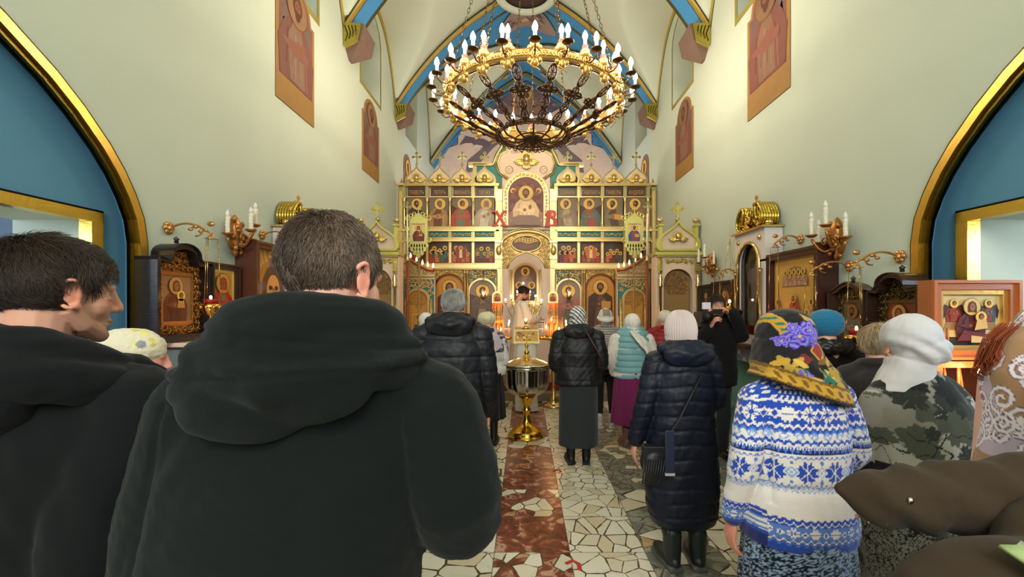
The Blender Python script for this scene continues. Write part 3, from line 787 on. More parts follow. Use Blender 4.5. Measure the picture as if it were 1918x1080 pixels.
mb = MB(); cherub(mb, IX(986), -.05, Z(303), .36)
for q in range(5): mb.ell((IX(986) + (q - 2) * .03, -.07, Z(314) - abs(q - 2) * -.01), (.03, .02, .07), 8, GHI)
mb.build('carved_cherub', GP, scr)
for x_, s_ in ((954, 'ІС'), (1018, 'ХС')):
    mb = MB(); P = circ(IX(x_), Z(319), .075, 20); mb.tube([(p[0], -.045, p[1]) for p in P], .008, 5, mulc(GPG, .8), closed=True)
    text_into(mb, s_, IX(x_), Z(322.5), .07, -.045, mulc(GPG, .7), .8); mb.build('medallion', GP, scr)
# carved arch round the central icon
def inarch(x, z, r0, r1, cxp=985, cyp=375, top=333):
    X0, Z0 = IX(cxp), Z(cyp); d = math.hypot(x - X0, z - Z0) if z > Z0 else abs(x - X0)
    return r0 < d < r1
mb = MB(); hw = IX(1018) - IX(985)
o = arched(IX(985) - hw - .1, IX(985) + hw + .1, Z(425), Z(333) + .1, 20); i_ = arched(IX(985) - hw, IX(985) + hw, Z(425), Z(333), 20)
mb.frame(o, i_, -.06, 0, GHI)
mb.build('central_arch_frame', GP, scr)
mb = MB()
for t in np.linspace(0, 1, 34):
    zb, ztp = Z(425), Z(333); L1 = ztp - hw - zb; tot = 2 * L1 + PI * (hw + .05); s = t * tot; R_ = hw + .05
    if s < L1: x, z = IX(985) - R_, zb + s
    elif s < L1 + PI * R_: a = PI - (s - L1) / R_; x, z = IX(985) + R_ * math.cos(a), ztp - hw + R_ * math.sin(a)
    else: x, z = IX(985) + R_, ztp - hw - (s - L1 - PI * R_)
    P = [(x + .035 * (1 - .7 * u) * math.cos(9 * u + t * 30), -.07, z + .035 * (1 - .7 * u) * math.sin(9 * u + t * 30)) for u in np.linspace(0, 1, 9)]
    mb.tube(P, .007, 4, C(250, 226, 150))
mb.build('arch_carving', GP, scr)
# kokoshnik gables, crosses, name boards, pilasters
NAMES = ['ПАВЕЛЪ', 'ПЕТРЪ', 'МИХАИЛЪ', 'МР ѲУ', 'ІОАННЪ', 'ГАВРІИЛЪ', 'ПАВЕЛЪ', 'АНДРЕЙ']
GCX = [781, 824, 866, 908, 1063, 1107, 1149, 1191]
MESHC = {}
for q, gx in enumerate(GCX):
    X = IX(gx); w_ = IX(gx + 21) - IX(gx - 21)
    pts = ogee_pts(X, Z(346), w_ * .93, Z(311) - Z(346)); mb = MB(); mb.prism(shrink(pts, .93), -.03, .04, CREAM)
    g = mb.build('gable', ENAMEL, scr)
    mb = MB(); mb.frame(pts, shrink(pts, .86, .86, (X, Z(332))), -.05, .02, GPG); mb.build('moulding', GP, g)
    mb = MB(); cherub(mb, X, -.04, Z(337), .26); mb.build('carved_cherub', GP, g)
    mb = MB(); mb.ell((X, -.01, Z(309)), .03, 10, GPG); trefoil_cross(mb, X, 0, Z(308), Z(285) - Z(308), GPG, .025); mb.build('cross', GP, g)
    mb = MB(); mb.box(X - w_ * .40, X + w_ * .40, -.01, .03, Z(368), Z(351), C(74, 48, 34)); nb = mb.build('name_board', WOOD, scr)
    mb = MB(); text_into(mb, NAMES[q], X, Z(364), .085, -.014, C(196, 150, 66), .62); mb.build('lettering', PIGMENT, nb)
mb = MB()
for a, b in ((757, 935), (1040, 1218)):
    mb = MB()
    for (t, bt, pr, col) in ((345, 350, .09, GPC), (368.5, 370.5, .05, GHI), (425, 433, .06, GPC), (431, 434, .08, GHI), (445, 451, .06, GPC), (450, 453, .1, GHI), (493, 497, .07, GPC), (496, 503, .12, GHI), (500, 505, .09, GPC)):
        mb.box(IX(a), IX(b), -pr, .03, Z(bt), Z(t), col)
    mb.build('cornice', GP, scr)
for px in (757, 799.5, 842, 885, 928, 1039.5, 1082, 1126, 1168, 1211):
    mb = MB(); x = IX(px + 1.5); wd = .035
    mb.box(x - wd, x + wd, -.06, .02, Z(372), Z(345), GPG)
    column(mb, x, -.05, Z(425), Z(372), .022, GHI, n=8); mb.box(x - .035, x + .035, -.02, .02, Z(425), Z(371), GPC)
    mb.box(x - wd, x + wd, -.05, .02, Z(446), Z(433), GPG)
    mb.box(x - .028, x + .028, -.04, .02, Z(494), Z(453), GPC); mb.box(x - .018, x + .018, -.055, .02, Z(492), Z(456), GHI)
    mb.build('pilaster', GP, scr)
for px, z1 in ((752, 333), (1223, 333)):
    mb = MB(); x = IX(px); mb.box(x - .05, x + .05, -.08, .05, 0, Z(352), GPG); mb.box(x - .02, x + .02, -.1, -.06, .1, Z(360), GHI)
    for zz in (345, 430, 452, 500): mb.box(x - .065, x + .065, -.11, .05, Z(zz + 4), Z(zz), GHI)
    mb.lathe([(.06, Z(350)), (.06, Z(346)), (.04, Z(345)), (.0, Z(z1))], 4, (x, 0, 0), GPG, smooth=False); mb.build('corner_post', GP, scr)
for px in (935, 1036):
    mb = MB(); x = IX(px); wd = IX(px + 6) - x
    for a, b, p, c in ((378, 356, .09, GHI), (425, 378, .07, GPC), (452, 425, .08, GPC), (503, 452, .1, GPG), (655, 503, .07, GPC)): mb.box(x - wd, x + wd, -p, .04, Z(a), Z(b), c)
    mb.box(x - wd * .4, x + wd * .4, -.11, 0, Z(650), Z(505), GHI)
    mb.lathe([(.05, 0), (.05, .03), (.0, .2)], 4, (x, -.03, Z(358)), GPG, smooth=False)
    mb.ell((x, -.12, Z(470)), (.06, .05, .1), 8, GHI); mb.box(x - wd * 1.2, x + wd * 1.2, -.14, .04, Z(456), Z(452), GHI); mb.box(x - wd * 1.2, x + wd * 1.2, -.14, .04, Z(486), Z(482), GHI)
    mb.build('door_post', GP, scr)
for q, (a, b) in enumerate(((759, 797), (803, 841), (845, 884), (889, 928), (1043, 1081), (1086, 1124), (1130, 1167), (1172, 1210))):
    mb = MB(); mb.box(IX(a), IX(b), -.03, .02, Z(445), Z(434), TEAL, 0)
    f_ = mb.build('frieze_panel', ENAMEL, scr); mb = MB(); xa, xb = IX(a), IX(b); zc = Z(439.5)
    P = [(xa + (xb - xa) * t, -.04, zc + .025 * math.sin(t * 6 * PI)) for t in np.linspace(.06, .94, 40)]; mb.tube(P, .007, 4, GHI)
    for t in np.linspace(.1, .9, 9): mb.ell((xa + (xb - xa) * t, -.042, zc + .02 * math.cos(t * 9 * PI)), (.022, .008, .012), 6, GHI)
    mb.build('carving', GP, f_)
# royal door arch with oval
mb = MB(); X = IX(986); W2 = IX(1034) - X
top = [(X + W2 * math.cos(PI * i / 24), Z(462) + (Z(434) - Z(462)) * math.sin(PI * i / 24)) for i in range(25)]
low = [(X + W2 * .98, Z(503)), (X + W2 * .74, Z(503)), (X + W2 * .66, Z(492)), (X + W2 * .5, Z(483)), (X + W2 * .25, Z(476)), (X, Z(471))]
lowm = [(2 * X - a, b) for a, b in low[-2::-1]]
pan = top[::-1][:0] + [(X + W2, Z(462))] + top + low[::-1][::-1][:0]
poly = top + [(X - W2 * .98, Z(503)), (X - W2 * .74, Z(503)), (X - W2 * .66, Z(492)), (X - W2 * .5, Z(483)), (X - W2 * .25, Z(476)), (X, Z(472)), (X + W2 * .25, Z(476)), (X + W2 * .5, Z(483)), (X + W2 * .66, Z(492)), (X + W2 * .74, Z(503)), (X + W2 * .98, Z(503))]
mb.prism(poly, -.05, .0, C(150, 120, 60)); mb.build('door_arch_panel', GP, scr)
mb = MB(); mb.tube([(a, -.07, b) for a, b in top], .035, 6, GHI); mb.tube([(X + (a - X) * 1.06, -.05, Z(462) + (b - Z(462)) * 1.18) for a, b in top], .025, 6, GPG)
mb.tube([(a, -.07, b) for a, b in [(X - W2 * .74, Z(503)), (X - W2 * .66, Z(492)), (X - W2 * .5, Z(483)), (X - W2 * .25, Z(476)), (X, Z(472)), (X + W2 * .25, Z(476)), (X + W2 * .5, Z(483)), (X + W2 * .66, Z(492)), (X + W2 * .74, Z(503))]], .022, 6, GHI)
mb.tube([(p[0], -.07, p[1]) for p in circ(X, Z(457), .30, 30, rz=.165)], .02, 6, GHI, closed=True)
mb.build('door_arch_moulding', GP, scr)
mb = MB()
def in_door(x, z):
    u = (x - X) / W2
    if abs(u) > .93 or z > Z(462) + (Z(434) - Z(462)) * math.sqrt(max(0, 1 - u * u)) - .05: return False
    if ((x - X) / .34) ** 2 + ((z - Z(457)) / .2) ** 2 < 1: return False
    lowz = np.interp(abs(u), [0, .25, .5, .66, .74, .98], [Z(470), Z(474), Z(480), Z(489), Z(500), Z(501)])
    return z > lowz
scrolls(mb, in_door, X - W2, X + W2, Z(503), Z(434), .085, -.05, GHI, .010, 3)
mb.build('door_arch_carving', GP, scr)
mb = MB(); mb.flat(circ(X, Z(457), .29, 30, rz=.155), -.06, C(110, 72, 40))
for i in range(9):
    for k in range(2 if 0 < i < 8 else 1):
        hx = X - .22 + .055 * i; hz = Z(452) + (.045 if k else -.0) + .02 * math.sin(i); mb.flat(circ(hx, hz, .034, 12), -.062 - .001 * k - .0002 * i, HALO); mb.flat(circ(hx, hz, .016, 8), -.0645 - .0002 * i, FACED)
    mb.flat([(X - .245 + .055 * i, Z(467)), (X - .195 + .055 * i, Z(467)), (X - .205 + .055 * i, Z(457)), (X - .235 + .055 * i, Z(457))], -.0625, random.choice([C(150, 70, 40), C(90, 90, 70), C(120, 90, 50)]))
mb.build('oval_painting', PIGMENT, scr)
# lower tier: arches over the four large icons
LOW = [(817, 868, 515, 0), (880, 928, 524, 1), (1043, 1086, 524, 1), (1098, 1150, 515, 0)]
for a, b, tp, teal in LOW:
    xa, xb = IX(a - 3), IX(b + 3); w_ = xb - xa
    g0 = arched(IX(a), IX(b), .35, Z(tp), 18)
    nn = 18
    # spandrel panel
    pts = [(xa, Z(504)), (xa, Z(tp) - (IX(b) - IX(a)) / 2)] + [(IX(a) + (IX(b) - IX(a)) / 2 * (1 - math.cos(PI * i / nn)), Z(tp) - (IX(b) - IX(a)) / 2 * (1 - math.sin(PI * i / nn))) for i in range(nn + 1)] + [(xb, Z(tp) - (IX(b) - IX(a)) / 2), (xb, Z(504))]
    mb = MB(); mb.prism(pts, -.03, .02, TEAL if teal else C(176, 140, 66)); sp = mb.build('spandrel', ENAMEL if teal else GP, scr)
    mb = MB(); cxx = (IX(a) + IX(b)) / 2; rr = (IX(b) - IX(a)) / 2; zc = Z(tp) - rr
    scrolls(mb, lambda x, z: (x - cxx) ** 2 + (z - zc) ** 2 > (rr + .05) ** 2 and z > zc + .02 and xa + .02 < x < xb - .02, xa, xb, zc, Z(504), .088 if not teal else .1, -.03, GHI, .010 if not teal else .012, 5)
    mb.build('carving', GP, sp)
    mb = MB(); o = arched(IX(a) - .035, IX(b) + .035, .33, Z(tp) + .035, 18); mb.frame(o, g0, -.06, .02, GHI if teal else C(110, 60, 36)); mb.build('icon_arch_frame', GP, scr)
    mb = MB(); mb.box(xa, xb, -.05, .02, 0, .33, CREAM); mb.box(xa + .05, xb - .05, -.06, .0, .06, .27, GPG); mb.build('base_panel', ENAMEL, scr)
for px in (813, 871, 876, 932, 1039, 1090, 1094, 1153):
    mb = MB(); column(mb, IX(px), -.06, 0, Z(505), .028, GPC, n=10); mb.build('half_column', GP, scr)
# ---------------------------------------------------------------- icons set into the screen
def icon(name, label, cat, px0, px1, py0, py1, painter, group=None, round_top=False, d=D0, y=-.02, mats=PIGMENT):
    x0, x1 = (px0 - CX) * d / 900, (px1 - CX) * d / 900; z0, z1 = EYE + (CY - py1) * d / 900, EYE + (CY - py0) * d / 900
    cx = (x0 + x1) / 2; w, h = x1 - x0, z1 - z0
    mb = MB(); painter(mb, w, h)
    return tag(mb.build(name, mats, None, (cx, Y(d) + y, z0)), label, cat, group)
def board(mb, w, h, col, rt=False, t=.02):
    mb.prism(arched(-w / 2, w / 2, 0, h, 18) if rt else [(-w / 2, 0), (w / 2, 0), (w / 2, h), (-w / 2, h)], 0, t, col)
BGI = C(118, 104, 80); 
up = [
 ('left', C(60, 46, 40), C(70, 52, 44), dict(beard=True, pose='right', hair=C(44, 28, 20)), 'dark robed elder turning right, behind the leftmost banner'),
 ('', C(110, 60, 40), C(166, 124, 72), dict(beard=True, pose='right', hair=C(110, 90, 70)), 'bearded elder in tan cloak bowing right, second from left'),
 ('', C(110, 110, 84), C(166, 66, 36), dict(beard=False, pose='right', wings=C(72, 36, 28)), 'dark winged angel in orange robe facing right'),
 ('', C(200, 186, 160), C(168, 150, 124), dict(beard=False, pose='right', veil=C(150, 120, 100)), 'pale veiled woman beside the red letter X'),
 ('', C(170, 150, 122), C(132, 112, 86), dict(beard=True, pose='left'), 'pale ragged bearded man beside the red letter B'),
 ('', C(160, 66, 40), C(84, 96, 84), dict(beard=False, pose='left', wings=C(72, 36, 28)), 'dark winged angel with green orb facing left'),
 ('', C(84, 66, 50), C(132, 110, 74), dict(beard=True, pose='left', extra='book', hair=C(60, 40, 28)), 'bearded elder holding a golden book'),
 ('', C(150, 100, 60), C(146, 100, 66), dict(beard=True, pose='left', hair=C(46, 28, 20)), 'dark haired elder behind the right banner')]
for q, (a, b) in enumerate(((760, 798), (803, 841), (845.5, 884), (889, 928), (1043, 1081), (1086, 1125), (1129, 1168), (1173, 1210))):
    s = up[q]
    def pt(mb, w, h, s=s, q=q):
        board(mb, w, h, BGI); figure(mb, 0, -.0, h * 1.0, -.002, s[1], s[2], seed=q, full=False, **s[3])
    icon('icon', 'upper tier icon of ' + s[4], 'icon', a, b, 371, 425, pt)
low = ['two groups of haloed figures under the left banner', 'red robed figures and a rider in a cave', 'figures gathered round a haloed man in orange', 'rider entering a city among red robes', 'three haloed figures seated at a table', 'golden figure in a bright orange oval', 'two pairs of haloed figures on rocks', 'crowd partly hidden by the right banner crest']
for q, (a, b) in enumerate(((760, 797), (802, 841), (844, 883), (888, 928), (1043, 1082), (1087, 1126), (1130, 1169), (1174, 1212))):
    def pt(mb, w, h, q=q):
        board(mb, w, h, C(70, 46, 34)); crowd(mb, -w / 2, w / 2, 0, h, -.001, q + 3, big=C(204, 104, 48) if q == 5 else (C(150, 60, 36) if q == 2 else None), bg=C(72, 50, 38))
    icon('icon', 'small lower feast scene of ' + low[q], 'icon', a, b, 454, 493, pt)
def p_center(mb, w, h):
    board(mb, w, h, C(112, 56, 48), True)
    mb.flat(arched(-w * .49, w * .49, 0, h * .35, 12, rise=.1), -.001, C(160, 110, 90))
    for i in range(22):
        a = PI * 2 * i / 22; mb.flat(circ(w * .36 * math.cos(a), h * .5 + h * .33 * math.sin(a), .06, 12), -.002 - .0002 * i, C(96, 44, 40) if i % 2 else C(126, 72, 54))
    for sx, sz in ((-.36, .72), (.36, .72), (-.36, .12), (.36, .12)): mb.flat(circ(w * sx, h * sz, .055, 14), -.008, HALO); mb.flat(circ(w * sx * .96, h * sz * .98, .035, 10), -.009, C(140, 50, 40))
    figure(mb, 0, h * .05, h * .78, -.012, C(232, 200, 150), C(222, 186, 140), beard=True, hair=C(60, 36, 26), full=False)
    mb.flat([(-w * .4, h * .02), (w * .4, h * .02), (w * .42, h * .16), (w * .2, h * .22), (-w * .2, h * .22), (-w * .42, h * .16)], -.030, C(140, 112, 96))
icon('icon', 'large arched central icon of a seated figure in pale robes on red', 'icon', 952, 1018, 333, 425, p_center, y=-.075)
def p_warm(robe, cloak, kw):
    def f(mb, w, h):
        board(mb, w, h, C(206, 140, 54), True); mb.flat([(-w / 2, 0), (w / 2, 0), (w / 2, h * .12), (-w / 2, h * .12)], -.0005, C(150, 96, 44))
        figure(mb, 0, h * .02, h * .93, -.002, robe, cloak, halo=C(226, 170, 70), **kw)
    return f
icon('icon', 'orange arched icon half hidden by the grey haired man', 'icon', 817, 868, 515, 668, p_warm(C(90, 50, 40), C(96, 50, 40), dict(beard=False, veil=C(80, 40, 36))))
icon('icon', 'orange arched icon of a brown robed bearded man holding a book', 'icon', 1098, 1150, 515, 668, p_warm(C(112, 74, 52), C(74, 46, 34), dict(beard=True, extra='book', hair=C(50, 30, 20))))
def p_pale(kw, robe, cloak):
    def f(mb, w, h):
        board(mb, w, h, C(142, 124, 110), True); mb.flat([(-w / 2, 0), (w / 2, 0), (w / 2, h * .2), (-w / 2, h * .16)], -.0005, C(96, 84, 60))
        figure(mb, 0, h * .05, h * .9, -.002, robe, cloak, **kw)
    return f
icon('icon', 'grey arched icon of a standing winged angel with lamp before it', 'icon', 880, 928, 524, 668, p_pale(dict(beard=True, wings=C(92, 70, 74)), C(170, 138, 104), C(110, 92, 76)))
icon('icon', 'grey arched icon of a standing man in pink and green robes', 'icon', 1043, 1086, 524, 668, p_pale(dict(beard=True), C(94, 96, 72), C(176, 108, 92)))
# red festive letters standing on the cornice
for ch, px, lab in (('X', 936, 'large red ornate letter X standing on the gilt cornice'), ('B', 1030, 'large red ornate letter B standing on the gilt cornice')):
    mb = MB(); s = Z(395) - Z(425); RED = C(196, 44, 40); y0, y1 = -.05, 0
    def pz(l): mb.prism([(a * s, b * s) for a, b in l], y0, y1, RED)
    if ch == 'X':
        pz([(-.46, 0), (-.05, 0), (-.05, .07), (-.16, .12), (.02, .42), (.17, .12), (.05, .07), (.05, 0), (.52, 0), (.52, .07), (.40, .1), (.12, .55), (.30, .86), (.44, .80), (.46, .98), (.30, .96), (.22, 1.0), (.04, .68), (-.12, .97), (-.26, .93), (-.42, 1.0), (-.48, .84), (-.30, .86), (-.06, .53), (-.30, .12), (-.46, .07)])
    else:
        mb.frame([(-.36 * s, 0), (.42 * s, 0), (.44 * s, .12 * s), (.42 * s, .42 * s), (.28 * s, .54 * s), (.38 * s, .70 * s), (.34 * s, .92 * s), (.10 * s, 1.0 * s), (-.20 * s, .96 * s), (-.30 * s, .80 * s), (-.22 * s, .70 * s), (-.26 * s, .3 * s)],
                 [(-.06 * s, .1 * s), (.16 * s, .1 * s), (.2 * s, .15 * s), (.2 * s, .38 * s), (.12 * s, .47 * s), (.04 * s, .50 * s), (.0 * s, .50 * s), (-.02 * s, .48 * s), (-.04 * s, .42 * s), (-.05 * s, .36 * s), (-.06 * s, .3 * s), (-.07 * s, .2 * s)], y0, y1, RED)
        mb.prism([(.05 * s, .62 * s), (.2 * s, .62 * s), (.22 * s, .78 * s), (.1 * s, .86 * s)], y0 - .004, y0, GPC, 0)
    tag(mb.build('letter', ENAMEL, None, (IX(px), Y(D0) - .06, IZ(425))), lab, 'letter')
# ================================================================ CHANDELIER
BRZ = C(92, 66, 44); BRG = C(214, 172, 96); IV = C(238, 224, 200)
chx, chy, chz = .10, Y(6.0), 4.20
ch = thing('chandelier', 'huge round bronze chandelier with two rings of lit candle bulbs', 'chandelier', (chx, chy, chz))
R1 = 1.055
mb = MB()
mb.lathe([(R1 - .018, -.05), (R1 + .012, -.055), (R1 + .022, 0), (R1 + .012, .05), (R1 - .018, .045), (R1 - .018, -.05)], 96, col=BRG)
for zz in (-.06, .055): mb.tube([(R1 * math.cos(a), R1 * math.sin(a), zz) for a in np.linspace(0, 2 * PI, 96, endpoint=False)], .013, 5, BRZ, closed=True)
mb.build('ring', GP, ch)
mb = MB()
for i in range(96):
    a = 2 * PI * i / 96; ca, sa = math.cos(a), math.sin(a)
    big = i % 4 == 0
    for sgn in (-1, 1):
        P = []
        for t in np.linspace(0, 1, 7):
            rad = (.055 if big else .035) * (1 - .75 * t); th = sgn * (t * 6.5) + (PI / 2)
            du = rad * math.cos(th) + sgn * .02; dz = rad * math.sin(th)
            P.append(((R1 + .025) * ca - sa * du, (R1 + .025) * sa + ca * du, dz * (1.3 if big else 1)))
        mb.tube(P, .0075, 4, BRG)
    if big:
        for dz, hh in ((.08, .07), (-.09, .085)):
            mb.ell(((R1 + .01) * ca, (R1 + .01) * sa, dz), (.045, .045, hh * .6), 8, BRG)
            for sg in (-1, 1): mb.ell(((R1 + .01) * ca - sa * sg * .05, (R1 + .01) * sa + ca * sg * .05, dz * .75), (.03, .03, .03), 6, BRG)
        P = [((R1 + .03 + .03 * math.sin(t * PI)) * ca - sa * .05 * math.cos(t * 2 * PI), (R1 + .03) * sa + ca * .05 * math.cos(t * 2 * PI), -.05 - .13 * t) for t in np.linspace(0, 1, 8)]
        mb.tube(P, .007, 4, BRG)
mb.build('ring_ornament', GP, ch)
bulb_mb = MB(); bulb_mb.lathe([(.0, .095), (.008, .082), (.019, .06), (.027, .035), (.024, .012), (.013, 0)], 9, col=(1, .8, .55))
def make_arm():
    m_ = MB()
    P = [(R1 + .02, 0, .0), (R1 + .07, 0, -.045), (R1 + .13, 0, -.05), (R1 + .18, 0, -.01), (R1 + .185, 0, .03)]
    m_.tube(P, .009, 5, BRZ); m_.tube([(R1 + .08 + .03 * (1 - .7 * t) * math.cos(7 * t), 0, -.01 + .03 * (1 - .7 * t) * math.sin(7 * t)) for t in np.linspace(0, 1, 9)], .006, 4, BRZ)
    m_.lathe([(0, .022), (.018, .026), (.058, .032), (.062, .04), (.02, .044), (0, .044)], 14, (R1 + .185, 0, 0), BRZ)
    arm = m_.build('outer_arm', DARKM, ch)
    m_ = MB(); m_.lathe([(.017, .04), (.017, .125), (.0, .126)], 9, (R1 + .185, 0, 0), IV); m_.build('candle_sleeve', WAX, arm)
    b_ = bulb_mb.build('bulb', BULB, arm, loc=(R1 + .185, 0, .125))
    return arm
arm0 = make_arm(); NB = 24
for i in range(1, NB):
    c = copy_tree(arm0, ch); c.rotation_euler.z = 2 * PI * i / NB
def make_inner():
    m_ = MB()
    m_.lathe([(0, .06), (.03, .07), (.045, .10), (.05, .115), (.02, .12)], 10, (R1, 0, 0), BRG)
    s_ = m_.build('inner_candle', GP, ch)
    m_ = MB(); m_.lathe([(.028, .115), (.034, .16), (.024, .175), (.0, .176)], 10, (R1, 0, 0), C(196, 70, 60)); m_.build('red_collar', ENAMEL, s_)['label'] = 'red candle collar'
    m_ = MB(); m_.lathe([(.017, .17), (.017, .235), (0, .236)], 9, (R1, 0, 0), IV); m_.build('candle_sleeve', WAX, s_)
    bulb_mb.build('bulb', BULB, s_, loc=(R1, 0, .235)); return s_
in0 = make_inner()
in0.rotation_euler.z = 2 * PI * .5 / NB * 0
for i in range(1, NB):
    c = copy_tree(in0, ch); c.rotation_euler.z = 2 * PI * i / NB
# dropping chains of pierced plates towards the basket
def oval_plate(m_, c, u, v, a, b, col=BRZ):
    """pierced oval: rim + inner rings, in the plane of u,v"""
    c, u, v = map(np.array, (c, u, v))
    el = lambda k, n=14, off=0: [c + u * (a * k * math.cos(t)) + v * (b * k * math.sin(t) + off) for t in np.linspace(0, 2 * PI, n, endpoint=False)]
    m_.tube(el(1), .0095, 4, col, closed=True)
    m_.tube([c - v * b, c + v * b], .007, 4, col); m_.tube([c - u * a, c + u * a], .006, 4, col)
    for o in (-.5, .5):
        m_.tube([c + u * (a * .45 * math.cos(t)) + v * (b * .4 * math.sin(t) + o * b) for t in np.linspace(0, 2 * PI, 8, endpoint=False)], .006, 4, col, closed=True)
def make_drop():
    m_ = MB()
    A = np.array([R1 - .02, 0, -.07]); B = np.array([.42, 0, -.40]); d = (B - A); L_ = np.linalg.norm(d); v = d / L_; u = np.array([0, 1, 0])
    oval_plate(m_, A + v * .10, u, v, .045, .095)
    oval_plate(m_, A + v * (L_ - .24), u, v, .042, .08); oval_plate(m_, A + v * (L_ - .09), u, v, .042, .08)
    c = A + v * (L_ * .42)
    for (s1, s2) in ((1, 0), (-1, 0), (0, 1), (0, -1)):
        cc = c + u * s1 * .07 + v * s2 * .055
        m_.tube([cc + u * .04 * math.cos(t) + v * .035 * math.sin(t) for t in np.linspace(0, 2 * PI, 9, endpoint=False)], .012, 4, BRZ, closed=True)
        m_.ell(c + u * s1 * .115 + v * s2 * .09, .018, 6, BRZ)
    m_.ell(c, .035, 8, BRZ); m_.tube([c - u * .1, c + u * .1], .016, 5, BRZ); m_.tube([c - v * .08, c + v * .08], .014, 5, BRZ)
    return m_.build('pierced_drop', DARKM, ch)
dr0 = make_drop(); ND = 16
dr0.rotation_euler.z = 2 * PI * .5 / ND + PI / 2
for i in range(1, ND):
    c = copy_tree(dr0, ch); c.rotation_euler.z = 2 * PI * (i + .5) / ND + PI / 2
mb = MB()
for rr, zz, w_ in ((.42, -.40, .016), (.435, -.43, .012), (.40, -.37, .01), (.22, -.46, .01)): mb.tube([(rr * math.cos(a), rr * math.sin(a), zz) for a in np.linspace(0, 2 * PI, 48, endpoint=False)], w_, 5, BRZ, closed=True)
for i in range(12):
    a = 2 * PI * i / 12; mb.tube([(r_ * math.cos(a), r_ * math.sin(a), z_) for r_, z_ in ((.42, -.40), (.36, -.47), (.22, -.50), (.08, -.47), (.04, -.43))], .013, 5, BRZ)
for i in range(30):
    a = 2 * PI * i / 30; ca, sa = math.cos(a), math.sin(a)
    mb.tube([(.46 * ca - sa * .03 * math.cos(t), .46 * sa + ca * .03 * math.cos(t), -.42 + .035 * math.sin(t)) for t in np.linspace(0, 2 * PI, 7, endpoint=False)], .008, 4, BRZ, closed=True)
mb.lathe([(0, -.56), (.03, -.54), (.05, -.5), (.12, -.47), (.13, -.44), (.05, -.42), (.02, -.36), (0, -.36)], 16, col=BRZ)
mb.build('basket', DARKM, ch)
def chain(m_, A, B, col, lw=.016, ll=.034, r=.0042):
    A, B = np.array(A, float), np.array(B, float); d = B - A; L_ = np.linalg.norm(d); v = d / L_
    u = np.cross(v, [0, 0, 1.0]); u = u / np.linalg.norm(u) if np.linalg.norm(u) > 1e-3 else np.array([1.0, 0, 0]); w_ = np.cross(v, u)
    n = int(L_ / (ll * 1.55))
    for i in range(n):
        c = A + v * (L_ * (i + .5) / n); q = u if i % 2 == 0 else w_
        m_.tube([c + q * lw * math.cos(t) + v * ll * math.sin(t) for t in np.linspace(0, 2 * PI, 8, endpoint=False)], r, 3, col, closed=True)
for i in range(8):
    a = 2 * PI * (i + .35) / 8; mb = MB()
    chain(mb, (R1 * math.cos(a), R1 * math.sin(a), .06), (.04 * math.cos(a), .04 * math.sin(a), 3.85), C(150, 118, 70), .014, .036, .0048); mb.build('chain', BRASS, ch)
mb = MB(); chain(mb, (0, 0, -.36), (0, 0, 3.85), C(150, 118, 70), .010, .03, .0035); mb.build('chain', BRASS, ch)
mb = MB(); mb.lathe([(0, 3.84), (.06, 3.86), (.12, 3.95), (.14, 4.04), (0, 4.05)], 16, col=BRG); mb.build('ceiling_hook', GP, ch)

# ================================================================ SOLEA, STEPS
mb = MB(); mb.box(WL, WR, Y(8.45), Y(14.2), 0, .14, C(150, 132, 110)); mb.box(WL, WR, Y(8.75), Y(14.2), .14, .28, C(160, 142, 118))
struct(mb.build('trim_17', FRESCO))
mb = MB(); mb.box(-1.25, 1.3, Y(8.7) - .012, Y(9.7), .282, .295, C(140, 30, 26)); mb.box(-1.25, 1.3, Y(8.7) - .012, Y(8.7), .15, .282, C(140, 30, 26))
tag(mb.build('carpet', CLOTH), 'red carpet laid over the steps before the icon screen', 'carpet')
